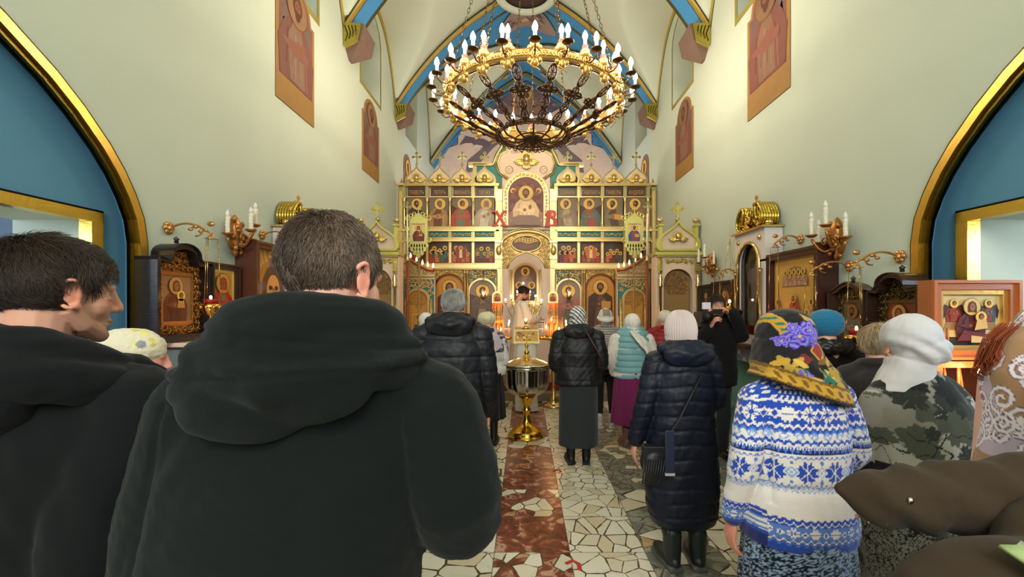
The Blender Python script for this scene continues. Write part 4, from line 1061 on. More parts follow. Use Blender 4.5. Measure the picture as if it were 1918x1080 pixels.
# ================================================================ SIDE WINGS with sloping crest and bulbs
def wing(px0, px1, flip):
    d = 9.3; s = -1 if flip else 1
    cxp = (px0 + px1) / 2; half = (px1 - px0) / 2 * d / 900
    X0 = (cxp - CX) * d / 900
    zz = lambda py: EYE + (CY - py) * d / 900 - .28
    t = thing('carved_wing', 'sloping carved gilt wing with five tiny bulbs, %s of the icon screen' % ('right' if flip else 'left'), 'carved screen wing', (X0, Y(d), .28))
    X = lambda px: s * ((px - 786) * d / 900)     # profile measured on the left wing (757..815)
    crest = [(757, 478), (767, 484), (777, 492), (788, 499), (800, 504), (815, 506)]
    mb = MB(); mb.prism([(X(757), 0)] + [(X(815), 0), (X(815), zz(507))] + [(X(a), zz(b)) for a, b in crest[::-1]], 0, .05, CREAM); mb.build('backing_panel', ENAMEL, t)
    mb = MB(); mb.tube([(X(a), -.03, zz(b)) for a, b in crest], .03, 6, C(196, 120, 70)); mb.box(X(757) if s > 0 else X(815), X(815) if s > 0 else X(757), -.05, 0, zz(518), zz(514), GHI)
    mb.box(min(X(757), X(815)), max(X(757), X(815)), -.03, 0, zz(523), zz(520), GHI); mb.build('rail', GP, t)
    mb = MB(); 
    def ins(x, z):
        u = 786 + s * x / (d / 900); top = np.interp(u, [p[0] for p in crest], [p[1] for p in crest]); return 758 < u < 813 and zz(513) < z < zz(top + 3)
    scrolls(mb, ins, -half, half, zz(514), zz(478), .085, -.0, GHI, .010, 8)
    cxx = X(784); rr = 21 * d / 900; zc = zz(562)
    scrolls(mb, lambda x, z: (x - cxx) ** 2 + (z - zc) ** 2 > (rr + .04) ** 2 and z > zc, min(X(758), X(813)) + .02, max(X(758), X(813)) - .02, zc, zz(523), .085, -.01, GHI, .011, 9)
    mb.build('carving', GP, t)
    mb = MB(); mb.prism([(X(758), zc - .3), (X(813), zc - .3), (X(813), zz(523)), (X(758), zz(523))], -.012, 0, TEAL); mb.build('spandrel', ENAMEL, t)
    mb = MB(); i_ = arched(cxx - rr + .03, cxx + rr - .03, .5, zc + rr - .03, 18); o_ = arched(cxx - rr - .02, cxx + rr + .02, .46, zc + rr + .02, 18); mb.frame(o_, i_, -.07, 0, GHI); mb.build('icon_arch_frame', GP, t)
    for px in (762, 808):
        mb = MB(); xx = X(px)
        mb.tube([(xx, -.05, .3), (xx, -.05, zc + .02)], .035, 8, GPC)
        mb.tube([(xx + .035 * math.cos(q * .9), -.05 + .035 * math.sin(q * .9), .32 + q * .028) for q in range(int((zc - .34) / .028))], .012, 4, GHI); mb.build('twisted_column', GP, t)
    mb = MB(); mb.box(min(X(757), X(815)), max(X(757), X(815)), -.06, 0, 0, .42, CREAM); mb.build('base_panel', ENAMEL, t)
    for a, b in ((770, 484), (781, 491), (792, 497), (802, 501), (812, 503)):
        mb = MB(); mb.lathe([(0, 0), (.012, .0), (.02, .03), (.015, .06), (0, .1)], 8, (X(a), -.03, zz(b) + .015), (1, .9, .7)); mb.build('flame_bulb', WINGB, t)
    return t, cxx + X0, zc, rr
WINGB = emit_mat('small_lit_bulb', (1, .86, .55), 3.0)
for px0, px1, fl_ in ((757, 815, False), (1155, 1213, True)):
    t, cx_, zc_, rr_ = wing(px0, px1, fl_)
    def pt(mb, w, h, fl_=fl_):
        board(mb, w, h, C(206, 150, 66), True); mb.frame(arched(-w * .36, w * .36, .05, h * .62, 8, rise=.02), arched(-w * .32, w * .32, .08, h * .6, 8, rise=.02), -.012, 0, C(222, 176, 84))
        if fl_: figure(mb, 0, h * .1, h * .48, -.004, C(150, 80, 40), C(120, 70, 40), beard=True)
        else:
            figure(mb, 0, h * .1, h * .42, -.004, C(60, 44, 34), C(66, 50, 38), beard=True); mb.flat([(-w * .1, h * .57), (w * .1, h * .57), (w * .06, h * .54), (-w * .06, h * .54)], -.003, C(90, 50, 30))
        scrolls(mb, lambda x, z: x * x + (z - (h - w / 2)) ** 2 < (w * .42) ** 2 and z > h * .64, -w / 2, w / 2, h * .64, h, .08, -.0, C(200, 150, 70), .006, 4)
    w_ = 2 * rr_ - .07; mb = MB(); h_ = zc_ + rr_ - .03 + .28 - (.28 + .52); pt(mb, w_, h_)
    tag(mb.build('icon', PIGMENT, None, (cx_, Y(9.3) - .025, .28 + .52)), 'golden arched icon with a small dark figure in the %s carved wing' % ('right' if fl_ else 'left'), 'icon')
# ================================================================ ICON KIOSKS against the side walls
def kiosk(cxp, side):
    d = 7.3; s_ = d / 900; X0 = (cxp - CX) * s_; zz = lambda py: EYE + (CY - py) * s_
    X = lambda px: (px - 1270) * s_
    t = thing('icon_kiosk', 'cream and gilt free-standing icon kiosk with onion gable and cross, %s wall' % side, 'icon kiosk', (X0, Y(d), 0))
    mb = MB()
    for a, b in ((1228, 1243), (1297, 1312)): mb.box(X(a), X(b), 0, .22, 0, zz(478), CREAM)
    mb.box(X(1243), X(1297), .16, .22, 0, zz(478), C(220, 196, 160)); mb.box(X(1243), X(1297), 0, .16, 0, .62, CREAM)
    pts = [(X(1243), zz(478)), (X(1243), zz(530))] + [(X(1270) - (X(1270) - X(1243)) * math.cos(PI * i / 16), zz(530) + (zz(503) - zz(530)) * math.sin(PI * i / 16)) for i in range(17)] + [(X(1297), zz(530)), (X(1297), zz(478))]
    mb.prism(pts, 0, .03, CREAM); mb.build('body', ENAMEL, t)
    og = ogee_pts(X(1270), zz(470), X(1311) - X(1229), zz(412) - zz(470)); og = [(a * .94, b) for a, b in og]
    mb = MB(); mb.prism(shrink(og, .95), .02, .08, CREAM); mb.build('gable', ENAMEL, t)
    mb = MB(); mb.frame(og, shrink(og, .84, .84, (0, zz(446))), -.03, .10, C(206, 196, 110))
    mb.box(X(1226), X(1314), -.06, .22, zz(478), zz(472), C(206, 196, 110)); mb.box(X(1229), X(1311), -.04, .2, zz(481), zz(478), GPC)
    for a in (1233, 1300): mb.box(X(a), X(a + 10), -.03, .1, zz(423), zz(420), C(206, 196, 110)); mb.box(X(a + 2), X(a + 8), 0, .08, zz(470), zz(423), C(206, 196, 110))
    mb.tube([(p[0], -.02, p[1]) for p in pts[1:-1]], .028, 6, C(206, 196, 110)); mb.build('moulding', GP, t)
    mb = MB(); cherub(mb, 0, .0, zz(446), .22 * 1.0, C(214, 190, 100)); mb.build('carved_cherub', GP, t)
    mb = MB(); scrolls(mb, lambda x, z: abs(x) < .2, X(1246), X(1294), zz(493), zz(482), .07, 0, C(214, 190, 100), .009, 2); mb.build('carving', GP, t)
    mb = MB(); mb.ell((0, .03, zz(410)), .035, 10, GPG); trefoil_cross(mb, 0, .04, zz(408), .25, C(206, 196, 110), .025); mb.build('cross', GP, t)
    for a in (1238, 1305):
        mb = MB(); mb.lathe([(0, 0), (.02, 0), (.01, .02), (.045, .05), (.05, .075), (.02, .09), (0, .1)], 10, (X(a), .04, zz(420)), GPC)
        for q in range(6): mb.ell((X(a) + .035 * math.cos(q), .04 + .035 * math.sin(q), zz(420) + .08), (.012, .012, .03), 6, GPC)
        mb.build('urn', GP, t)
    for a in (1235, 1305):
        mb = MB(); x = X(a)
        mb.box(x - .03, x + .03, -.04, .0, zz(508), zz(482), C(206, 196, 110))
        mb.lathe([(.035, 0), (.035, .03), (.022, .05), (.022, .75), (.036, .76), (.036, .79), (.022, .82), (.036, .88), (.02, .93), (.02, .97), (.036, 1.0)], 12, (x, -.045, zz(508) - 1.0), GHI); mb.build('column', BRASS, t)
    mb = MB(); hh = zz(505) - .66; wd = X(1295) - X(1245)
    return t, X0, zz, wd, hh
for cxp, side, desc in ((706, 'left', 'dark gold arched icon half hidden behind the big man, in the left kiosk'), (1270, 'right', 'bronze toned arched icon with a dark standing figure, in the right kiosk')):
    t, X0, zz, wd, hh = kiosk(cxp, side)
    mb = MB(); board(mb, wd, hh, C(150, 116, 66), True)
    mb.frame([(-wd * .36, .02), (wd * .36, .02), (wd * .36, hh * .58), (-wd * .36, hh * .58)], [(-wd * .30, .05), (wd * .30, .05), (wd * .30, hh * .56), (-wd * .30, hh * .56)], -.012, 0, C(110, 80, 44))
    figure(mb, -wd * .03, .05, hh * .52, -.003, C(62, 40, 30), C(52, 34, 28), beard=False, veil=C(50, 34, 28), halo=C(150, 112, 60), face=C(60, 40, 30))
    crv = lambda x, z: x * x + (z - (hh - wd / 2)) ** 2 < (wd * .42) ** 2 and z > hh * .62
    scrolls(mb, crv, -wd / 2, wd / 2, hh * .6, hh, .07, 0, C(150, 110, 60), .006, 4)
    tag(mb.build('icon', PIGMENT, None, (X0, Y(7.3) + .10, .66)), desc, 'icon')
# ================================================================ ALTAR seen through the doors
d = 12.4; s_ = d / 900; XA = (984 - CX) * s_; zA = lambda py: EYE + (CY - py) * s_
t = thing('altar_canopy', 'white and gilt altar frame holding an arched painting, beyond the open doors', 'altar frame', (XA, Y(d), .28))
q = lambda px: (px - 984) * s_; zq = lambda py: zA(py) - .28
mb = MB(); 
mb.prism([(q(930), 0), (q(1038), 0), (q(1038), zq(480)), (q(930), zq(480))], .02, .08, C(236, 226, 220)); mb.build('white_panel', ENAMEL, t)
mb = MB(); mb.box(q(950), q(1016), -.06, .02, zq(575), zq(487), C(240, 230, 222)); mb.prism([(q(955), zq(487)), (q(1011), zq(487)), (q(983), zq(470))], -.05, .02, C(240, 230, 222)); mb.build('altar_frame', ENAMEL, t)
mb = MB(); o_ = arched(q(959), q(1009), zq(565), zq(493), 18); i_ = arched(q(963), q(1005), zq(563), zq(497), 18); mb.frame(o_, i_, -.09, -.05, GHI); mb.box(q(955), q(958), -.08, -.05, zq(570), zq(505), GPC); mb.box(q(1010), q(1013), -.08, -.05, zq(570), zq(505), GPC)
mb.box(q(958), q(1010), -.09, -.05, zq(572), zq(566), GHI); mb.build('gilt_arch', GP, t)
mb = MB(); w_ = q(1005) - q(963); h_ = zq(497) - zq(563); mb.X = np.eye(4); mb.X[:3, 3] = (q(984), -.07, zq(563))
board(mb, w_, h_, C(120, 100, 96), True, .01)
figure(mb, 0, h_ * .3, h_ * .66, -.004, C(160, 140, 130), C(140, 122, 110), beard=True, full=False); figure(mb, -w_ * .28, 0, h_ * .55, -.016, C(140, 60, 60), C(120, 56, 60), beard=False, full=False); figure(mb, w_ * .28, 0, h_ * .55, -.016, C(60, 60, 90), C(70, 64, 84), full=False)
mb.build('painting', PIGMENT, t)
mb = MB(); mb.box(q(926), q(933), -.02, .02, zq(558), zq(530), C(60, 50, 44)); mb.build('dark_picture', WOOD, t)
mb = MB(); mb.box(q(944) , q(1026), -.9, -.2, 0, .80, C(226, 214, 204)); mb.box(q(942), q(1028), -.92, -.18, .80, .84, C(240, 232, 224)); mb.build('altar_table', CLOTH, t)
mb = MB(); mb.box(q(960), q(1008), -.3, -.2, .84, zq(570), GPC); scrolls(mb, lambda x, z: True, q(962), q(1006), .9, zq(572), .12, -.31, GHI, .012, 4); mb.build('tabernacle', GP, t)
FL_T = [(0, .05), (.004, .04), (.010, .018), (.006, .003), (0, 0)]
def flame(mb, p, k=1.0): mb.lathe([(r * k, z * k) for r, z in FL_T], 7, p, (1, .6, .25))
cd = thing('candelabrum', 'branched gilt altar candelabrum with small round lit lamps behind the priest', 'candelabrum', (XA, Y(11.6), .28 + .84))
s2 = 11.6 / 900; fl_ = [(969, 546), (992, 546), (957, 554), (1003, 554), (947, 561), (1014, 562), (1000, 568), (980, 530)]
mb = MB(); mb.lathe([(0, 0), (.1, 0), (.11, .02), (.03, .06), (.02, .2), (.04, .25), (.015, .3), (.015, .5)], 12, col=GHI)
for px, py in fl_:
    x, z = (px - 984) * s2, EYE + (CY - py) * s2 - 1.12
    mb.tube([(0, 0, .25), (x * .5, 0, .12), (x * .95, 0, z - .16), (x, 0, z - .1)], .014, 5, GHI); mb.lathe([(0, 0), (.03, .01), (.035, .03), (.01, .05)], 8, (x, 0, z - .11), GHI)
mb.build('branches', BRASS, cd)
LAMP = emit_mat('small_round_lamp', (1, .72, .45), 26)
for px, py in fl_:
    x, z = (px - 984) * s2, EYE + (CY - py) * s2 - 1.12
    mb = MB(); mb.ell((x, 0, z), (.024, .024, .03), 8, (1, .8, .5)); mb.build('lamp', LAMP, cd)
for px, sd in ((905, 'left'), (1066, 'right')):
    d = 9.6; s_ = d / 900; z = EYE + (CY - 556) * s_; t = thing('hanging_oil_lamp', 'tiny gilt oil lamp hanging before the grey arched icon %s of the doors' % sd, 'oil lamp', ((px - CX) * s_, Y(d), z))
    mb = MB(); mb.lathe([(0, -.07), (.02, -.04), (.055, .0), (.06, .04), (.04, .05), (0, .05)], 12, col=GHI); mb.build('bowl', BRASS, t)
    mb = MB(); [mb.tube([(.05 * math.cos(a), .05 * math.sin(a), .03), (0, .06, EYE + (CY - 505) * s_ - z)], .004, 4, GPC) for a in (0, 2.1, 4.2)]; mb.build('chain', BRASS, t)
    mb = MB(); mb.ell((0, 0, .08), (.022, .022, .03), 8, (1, .8, .5)); mb.build('flame', LAMP, t)
# ================================================================ PROCESSIONAL ICONS AND TALL CANDLES
def processional(cxp, side, robe, cloak, kw):
    d = 8.5; s_ = d / 900; zz = lambda py: EYE + (CY - py) * s_
    X0 = (cxp - CX) * s_; X = lambda px: px * s_
    t = thing('processional_icon', 'processional icon on a pole in a scalloped gilt frame, %s of the screen' % side, 'processional icon', (X0, Y(d), .14))
    zq = lambda py: zz(py) - .14
    mb = MB(); mb.tube([(0, .03, .0), (0, .03, zq(470))], .018, 8, C(150, 110, 60)); mb.lathe([(.14, 0), (.14, .03), (.04, .06), (.03, .3)], 12, (0, .03, 0), GPC); mb.build('pole', WOOD, t)
    o = [(X(-17), zq(456)), (X(17), zq(456)), (X(17), zq(414)), (X(-17), zq(414))]; i_ = [(X(-12), zq(452)), (X(12), zq(452)), (X(12), zq(419)), (X(-12), zq(419))]
    mb = MB(); mb.frame(o, i_, -.02, .02, C(206, 196, 120)); 
    mb.prism([(X(-17), zq(414)), (X(17), zq(414)), (X(12), zq(407)), (X(5), zq(403)), (0, zq(398)), (X(-5), zq(403)), (X(-12), zq(407))], -.02, .02, C(206, 196, 120))
    for a, b, r in [(-20, 409, 4), (20, 409, 4), (-14, 404, 3.2), (14, 404, 3.2), (-8, 401, 3), (8, 401, 3), (-20, 450, 4), (20, 450, 4), (-21, 430, 3), (21, 430, 3)]: mb.tube([(p[0], -.02, p[1]) for p in circ(X(a), zq(b), X(r), 12)], .012, 5, C(206, 196, 120), closed=True)
    for k_, (n_, py, w_) in enumerate(((7, 460, 30), (5, 467, 22), (3, 474, 13), (1, 480, 0))):
        for i in range(n_): mb.prism(circ(X(-w_ / 2 + (w_ * i / (n_ - 1) if n_ > 1 else 0)), zq(py), X(4), 12), -.025 - .003 * k_, .0, C(206, 196, 120))
    trefoil_cross(mb, 0, 0, zq(399), .12, C(206, 196, 120), .02); mb.build('scalloped_frame', GP, t)
    mb = MB(); w_, h_ = X(24), zq(419) - zq(452); mb.X = np.eye(4); mb.X[:3, 3] = (0, .0, zq(452)); board(mb, w_, h_, C(222, 200, 140), False, .01); figure(mb, 0, 0, h_ * .98, -.002, robe, cloak, full=False, **kw); mb.build('painting', PIGMENT, t)
processional(784, 'left', C(120, 50, 44), C(96, 44, 40), dict(beard=False, veil=C(90, 40, 40), extra='child'))
processional(1188, 'right', C(150, 60, 50), C(50, 80, 130), dict(beard=True, extra='book'))
for cxp, side in ((763, 'left'), (1212, 'right')):
    d = 8.4; s_ = d / 900; X0 = (cxp - CX) * s_; zz = lambda py: EYE + (CY - py) * s_ - .14
    t = thing('processional_candle', 'tall red-brown candle pole with white candle and cross, %s of the screen' % side, 'candle pole', (X0, Y(d), .14))
    mb = MB(); mb.tube([(0, 0, 0), (0, 0, zz(490))], .026, 10, C(140, 60, 34)); mb.lathe([(.13, 0), (.13, .03), (.04, .06)], 12, (0, 0, 0), C(120, 50, 30)); mb.build('pole', WOOD, t)
    mb = MB(); mb.tube([(0, 0, zz(490)), (0, 0, zz(400))], [.02, .012], 10, C(236, 226, 190)); mb.build('candle', WAX, t)
    mb = MB(); mb.lathe([(.03, 0), (.05, .02), (.03, .05), (.03, .1)], 12, (0, 0, zz(490)), GPC); trefoil_cross(mb, 0, 0, zz(400), .2, GPG, .02); mb.build('finial', GP, t)
# ================================================================ CANDLE STANDS with tapers
TAP = C(222, 150, 80)
def taper(mb, p, h, r=.0045, lean=(0, 0)): mb.tube([p, (p[0] + lean[0], p[1] + lean[1], p[2] + h)], [r, r * .8], 5, TAP, mat=0)
def stand(cxp, side):
    d = 8.0; s_ = d / 900; X0 = (cxp - CX) * s_; zz = lambda py: EYE + (CY - py) * s_
    t = thing('candle_stand', 'gilt candle stand with small arched icon at its back, %s of the lectern' % side, 'candle stand', (X0, Y(d), 0))
    X = lambda px: px * s_; zt_ = zz(632)
    mb = MB(); mb.lathe([(.0, 0), (.19, 0), (.20, .02), (.16, .05), (.08, .09), (.10, .12), (.04, .17), (.03, .4), (.05, .55), (.03, .7), (.03, zt_ - .06), (.1, zt_ - .04), (.26, zt_ - .02), (.27, zt_ + .02), (.25, zt_ + .02), (.24, zt_), (0, zt_)], 24, col=GHI); mb.build('pedestal', BRASS, t)
    mb = MB()
    for i in range(9): mb.tube([(X(-9) + X(18) * i / 8, .2, zt_), (X(-9) + X(18) * i / 8, .2, zz(566))], .008, 5, C(226, 150, 84))
    mb.build('gilt_rods', BRASS, t)
    mb = MB(); o_ = arched(X(-10), X(10), zz(567), zz(544), 14); i_ = arched(X(-7), X(7), zz(564), zz(548), 14); mb.frame(o_, i_, .17, .22, GHI); fr = mb.build('icon_frame', GP, t)
    mb = MB(); w_, h_ = X(14), zz(548) - zz(564); mb.X = np.eye(4); mb.X[:3, 3] = (0, .195, zz(564)); board(mb, w_, h_, C(222, 186, 110), True, .01); figure(mb, 0, 0, h_, -.002, C(150, 50, 40), C(160, 60, 44), full=False, beard=side == 'right', extra='child' if side == 'left' else None); mb.build('painting', PIGMENT, t)
    for i in range(10):
        a = 2 * PI * i / 10; mb = MB(); mb.lathe([(.008, 0), (.012, .02), (.007, .02)], 8, (.19 * math.cos(a), .19 * math.sin(a), zt_), GHI); mb.build('candle_cup', BRASS, t)
    return (X0, Y(d), zt_)
r_ = random.Random(4)
cand0 = {}
def make_candle(h, lit, loc, lab, grp, th=.005):
    key = (round(h, 2), lit, th)
    if key not in cand0:
        t = thing('taper_candle', lab, 'candle', loc, 0, grp)
        mb = MB(); taper(mb, (0, 0, 0), h, th); mb.build('wax_stick', WAX, t)
        if lit: mb = MB(); flame(mb, (0, 0, h + .002), 1.15); mb.build('flame', FLAME, t)
        cand0[key] = t; return t
    t = copy_tree(cand0[key]); t.location = loc; t['label'] = lab; t['group'] = grp; return t
for cxp, side, n_, nl in ((930, 'left', 16, 5), (1037, 'right', 26, 5)):
    X0, Y0, Z0 = stand(cxp, side)
    for i in range(n_):
        a = r_.uniform(0, 6.28); rr = r_.uniform(.05, .235); h = r_.choice([.24, .3, .34, .2]); lit = i < nl
        if lit: h = [.12, .2, .24, .16, .28][i % 5]; a = [-1.2, -.4, .3, -2.2, -1.8][i % 5]; rr = .22
        make_candle(h, lit, (X0 + rr * math.cos(a), Y0 + rr * math.sin(a) * .8, Z0 + .001), '%s wax taper on the %s candle stand' % ('short lit' if lit else 'thin unlit orange', side), '%s tapers on the %s stand' % ('lit' if lit else 'unlit', side))
# second stand to the right, in front of the orange icon, lit
for i, (px, py) in enumerate([(1052, 609), (1062, 605), (1067, 599)]):
    pass
# ================================================================ LECTERN
d = 7.7; s_ = d / 900; X0 = (986 - CX) * s_; zz = lambda py: EYE + (CY - py) * s_; X = lambda px: px * s_
t = thing('lectern', 'lectern draped in white brocade with gilt icon box on top', 'lectern', (X0, Y(d), 0))
mb = MB()
n_ = 40; ring = []
for (z_, k, ww) in ((.02, 1.02, .012), (.4, 1.0, .008), (.9, .97, .004), (zz(642), .96, 0)):
    row = []
    for i in range(n_):
        a = 2 * PI * i / n_; ca, sa = math.cos(a), math.sin(a); e = 5; rr = (abs(ca) ** e + abs(sa) ** e) ** (-1 / e)
        row.append((X(20) * k * rr * ca + ww * math.sin(a * 17) * ca, .17 * k * rr * sa + ww * math.sin(a * 17) * sa, z_))
    ring.append(row)
mb.grid(np.array(ring), C(226, 218, 200), cv=True); mb.box(X(-19), X(19), -.16, .16, zz(643), zz(641), C(226, 218, 200)); mb.build('cloth_cover', CLOTH, t)
tb = thing('icon_box', 'gilt sloping icon box with embossed flowers on the white lectern', 'icon box', (X0, Y(d), zz(641)))
mb = MB(); h_ = zz(616) - zz(641); mb.X = np.eye(4)
mb.add([(X(-24), -.19, 0), (X(24), -.19, 0), (X(24), .17, 0), (X(-24), .17, 0), (X(-22), -.12, h_), (X(22), -.12, h_), (X(22), .17, h_ + .03), (X(-22), .17, h_ + .03)], [(0, 3, 2, 1), (0, 1, 5, 4), (1, 2, 6, 5), (2, 3, 7, 6), (3, 0, 4, 7), (4, 5, 6, 7)], GPC); mb.build('box_body', GP, tb)
mb = MB(); tilt = np.eye(4); al = math.atan2(.07, h_); tilt[:3, :3] = np.array([[1, 0, 0], [0, math.cos(al), math.sin(al)], [0, -math.sin(al), math.cos(al)]]); tilt[:3, 3] = (0, -.19, 0); mb.X = tilt
mb.frame([(X(-23), .01), (X(23), .01), (X(22), h_ - .0), (X(-22), h_ - .0)], [(X(-21), .03), (X(21), .03), (X(20), h_ - .02), (X(-20), h_ - .02)], -.012, 0, GHI); mb.build('frame', BRASS, tb)
mb = MB(); mb.X = tilt; mb.flat([(X(-21), .03), (X(21), .03), (X(20), h_ - .02), (X(-20), h_ - .02)], -.003, C(214, 160, 70))
for i in range(16): mb.flat(circ(X(r_.uniform(-17, 17)), h_ * r_.uniform(.25, .78), .018, 8), -.005 - .0003 * i, r_.choice([C(190, 74, 40), C(240, 214, 150), C(120, 90, 44)]))
mb.build('embossed_panel', PIGMENT, tb)
tl = thing('oil_lamp', 'small brass lamp with a lit flame on the icon box', 'lamp', (X0 - .01, Y(d) - .0, zz(616) + .012))
mb = MB(); mb.lathe([(0, 0), (.075, 0), (.08, .012), (.03, .03), (.015, .06), (.035, .08), (.04, .10), (.03, .12), (.02, .12)], 16, col=GHI); mb.build('lamp_body', BRASS, tl)
mb = MB(); mb.ell((0, 0, .14), (.022, .022, .026), 8, (1, .8, .6)); mb.build('flame', LAMP, tl)
tl = thing('brass_box', 'small gilt box on the floor at the foot of the lectern', 'box', (.62, Y(8.25), 0)); mb = MB(); mb.box(-.09, .09, -.07, .07, 0, .13, GPC); mb.build('box_body', GP, tl); mb = MB(); mb.box(-.1, .1, -.08, .08, .13, .15, GHI); mb.build('lid', GP, tl)
# ================================================================ BAPTISMAL FONT
d = 6.15; s_ = d / 900; X0 = (986.5 - CX) * s_; zz = lambda py: EYE + (CY - py) * s_; 
t = thing('baptismal_font', 'large silver baptismal font with lobed bowl on a gilt foot', 'baptismal font', (X0, Y(d), 0))
zr = zz(683)
mb = MB(); lob = lambda a, z: 1 + .022 * math.cos(12 * a) * (1 if z < zr - .03 else 0)
prof = [(.05, .52), (.10, .525), (.18, .545), (.245, .59), (.275, .65), (.285, .72), (.290, zr - .05), (.292, zr - .04), (.30, zr - .03), (.302, zr - .005), (.27, zr), (.26, zr - .01)]
mb.lathe(prof, 72, col=C(196, 190, 180), lobes=lob); mb.build('bowl', SILVER, t)
mb = MB(); G3 = C(240, 186, 70)
mb.lathe([(0, 0), (.235, 0), (.243, .015), (.235, .03), (.21, .045), (.215, .06), (.19, .085), (.15, .11), (.105, .14), (.07, .17), (.055, .22), (.045, .27), (.042, .31), (.055, .33), (.057, .345), (.042, .36), (.05, .40), (.075, .45), (.10, .50), (.105, .52), (.06, .53), (0, .53)], 48, col=G3); mb.build('foot', BRASS, t)
mb = MB(); mb.lathe([(.312, zr + .004), (.316, zr + .014), (.29, zr + .025), (.25, zr + .04), (.18, zr + .065), (.1, zr + .09), (.05, zr + .10), (0, zr + .10)], 48, col=C(226, 214, 190)); ld = mb.build('lid', SILVER, t)
mb = MB(); mb.lathe([(.05, zr + .10), (.045, zr + .115), (.02, zr + .13), (.035, zr + .155), (.035, zr + .17), (.012, zr + .19), (.012, zr + .23), (.03, zr + .245), (.012, zr + .265), (0, zr + .27)], 16, col=G3)
trefoil_cross(mb, 0, 0, zr + .26, .11, G3, .015); mb.build('finial', BRASS, ld)
for s in (-1, 1):
    mb = MB(); mb.lathe([(.0, 0), (.016, 0), (.02, .02), (.012, .04), (0, .045)], 8, (s * .29, -.06, zr + .01), G3)
    for i in range(3): mb.tube([(s * .29, -.06, zr + .03), (s * .29, -.06, zr + .07)], .006, 5, G3)
    mb.build('rim_cup', BRASS, t)
# incense or tape marks: red ribbon scraps on the floor
for (pts, lab) in (([(1038, 882), (1046, 879), (1051, 884)], 'short red ribbon scrap on the floor near the black coated woman'), ([(1060, 1056), (1072, 1050), (1084, 1056), (1086, 1068)], 'curled red ribbon scrap on the floor at the bottom of the aisle')):
    P = []
    for px, py in pts: dd = 900 * EYE / (py - CY); P.append(((px - CX) * dd / 900, Y(dd), .004))
    mb = MB(); mb.tube(P, .014, 6, C(190, 44, 34), flat=.25); tag(mb.build('ribbon', CLOTH), lab, 'ribbon')
# ================================================================ ALONG THE SIDE WALLS
DW = C(44, 28, 22); RW = C(88, 48, 34); OW = C(176, 92, 40)
TE = C(122, 170, 154)
def wall_at(side, d, z, off=0): return ((WL + off) if side == 'left' else (WR - off), Y(d), z)
def RZ(side): return PI / 2 if side == 'left' else -PI / 2
def wthing(name, label, cat, side, d0, d1, z, off=0):
    t = thing(name, label, cat, wall_at(side, (d0 + d1) / 2, z, off), RZ(side)); return t, Y(d1) - Y(d0)
for side, wx, sg in (('left', WL, 1), ('right', WR, -1)):
    mb = MB(); zt_ = 1.30 if side == 'left' else 1.20
    mb.box(min(wx, wx + sg * .02), max(wx, wx + sg * .02), Y(3.36), Y(8.4), 0, zt_ - .1, TE)
    for q in range(9): yy = Y(3.4) + q * .52; mb.box(min(wx + sg * .02, wx + sg * .028), max(wx + sg * .02, wx + sg * .028), yy, yy + .46, .1, .75, mulc(TE, .92))
    struct(mb.build('trim_18' if side == 'left' else 'trim_19', PLASTER))
    zs = 1.40 if side == 'left' else 1.24
    t = thing('icon_shelf', 'long narrow painted ledge under the row of icons on the %s wall' % side, 'shelf', (wx, Y(3.36), zs - .2), 0)
    mb = MB(); x0, x1 = sorted((0, sg * .26)); LD = C(214, 190, 176) if side == 'left' else C(72, 50, 38)
    mb.box(x0, x1, 0, Y(6.9) - Y(3.36), .17, .2, LD); mb.box(x0, x1, -.01, Y(6.9) - Y(3.36), .155, .17, C(40, 34, 30)); mb.build('ledge', ENAMEL, t)
    mb = MB(); x0, x1 = sorted((0, sg * .22)); mb.box(x0, x1, 0, Y(6.9) - Y(3.36), -.05 if side == 'left' else .0, .155, C(96, 108, 116))
    R = random.Random(5)
    for i in range(60):
        yy = R.uniform(.02, Y(6.9) - Y(3.36) - .15); xx = sg * .2205
        z_ = R.uniform(-.04 if side == 'left' else .0, .1); cc = R.choice([C(60, 96, 140), C(160, 130, 70), C(120, 80, 50), C(60, 70, 50), C(170, 160, 130)])
        mb.add([(xx, yy, z_), (xx, yy + .1, z_ + .01), (xx, yy + .07, z_ + .05), (xx, yy + .02, z_ + .045)], [(0, 1, 2, 3)], cc)
    mb.build('painted_front', PIGMENT, t)
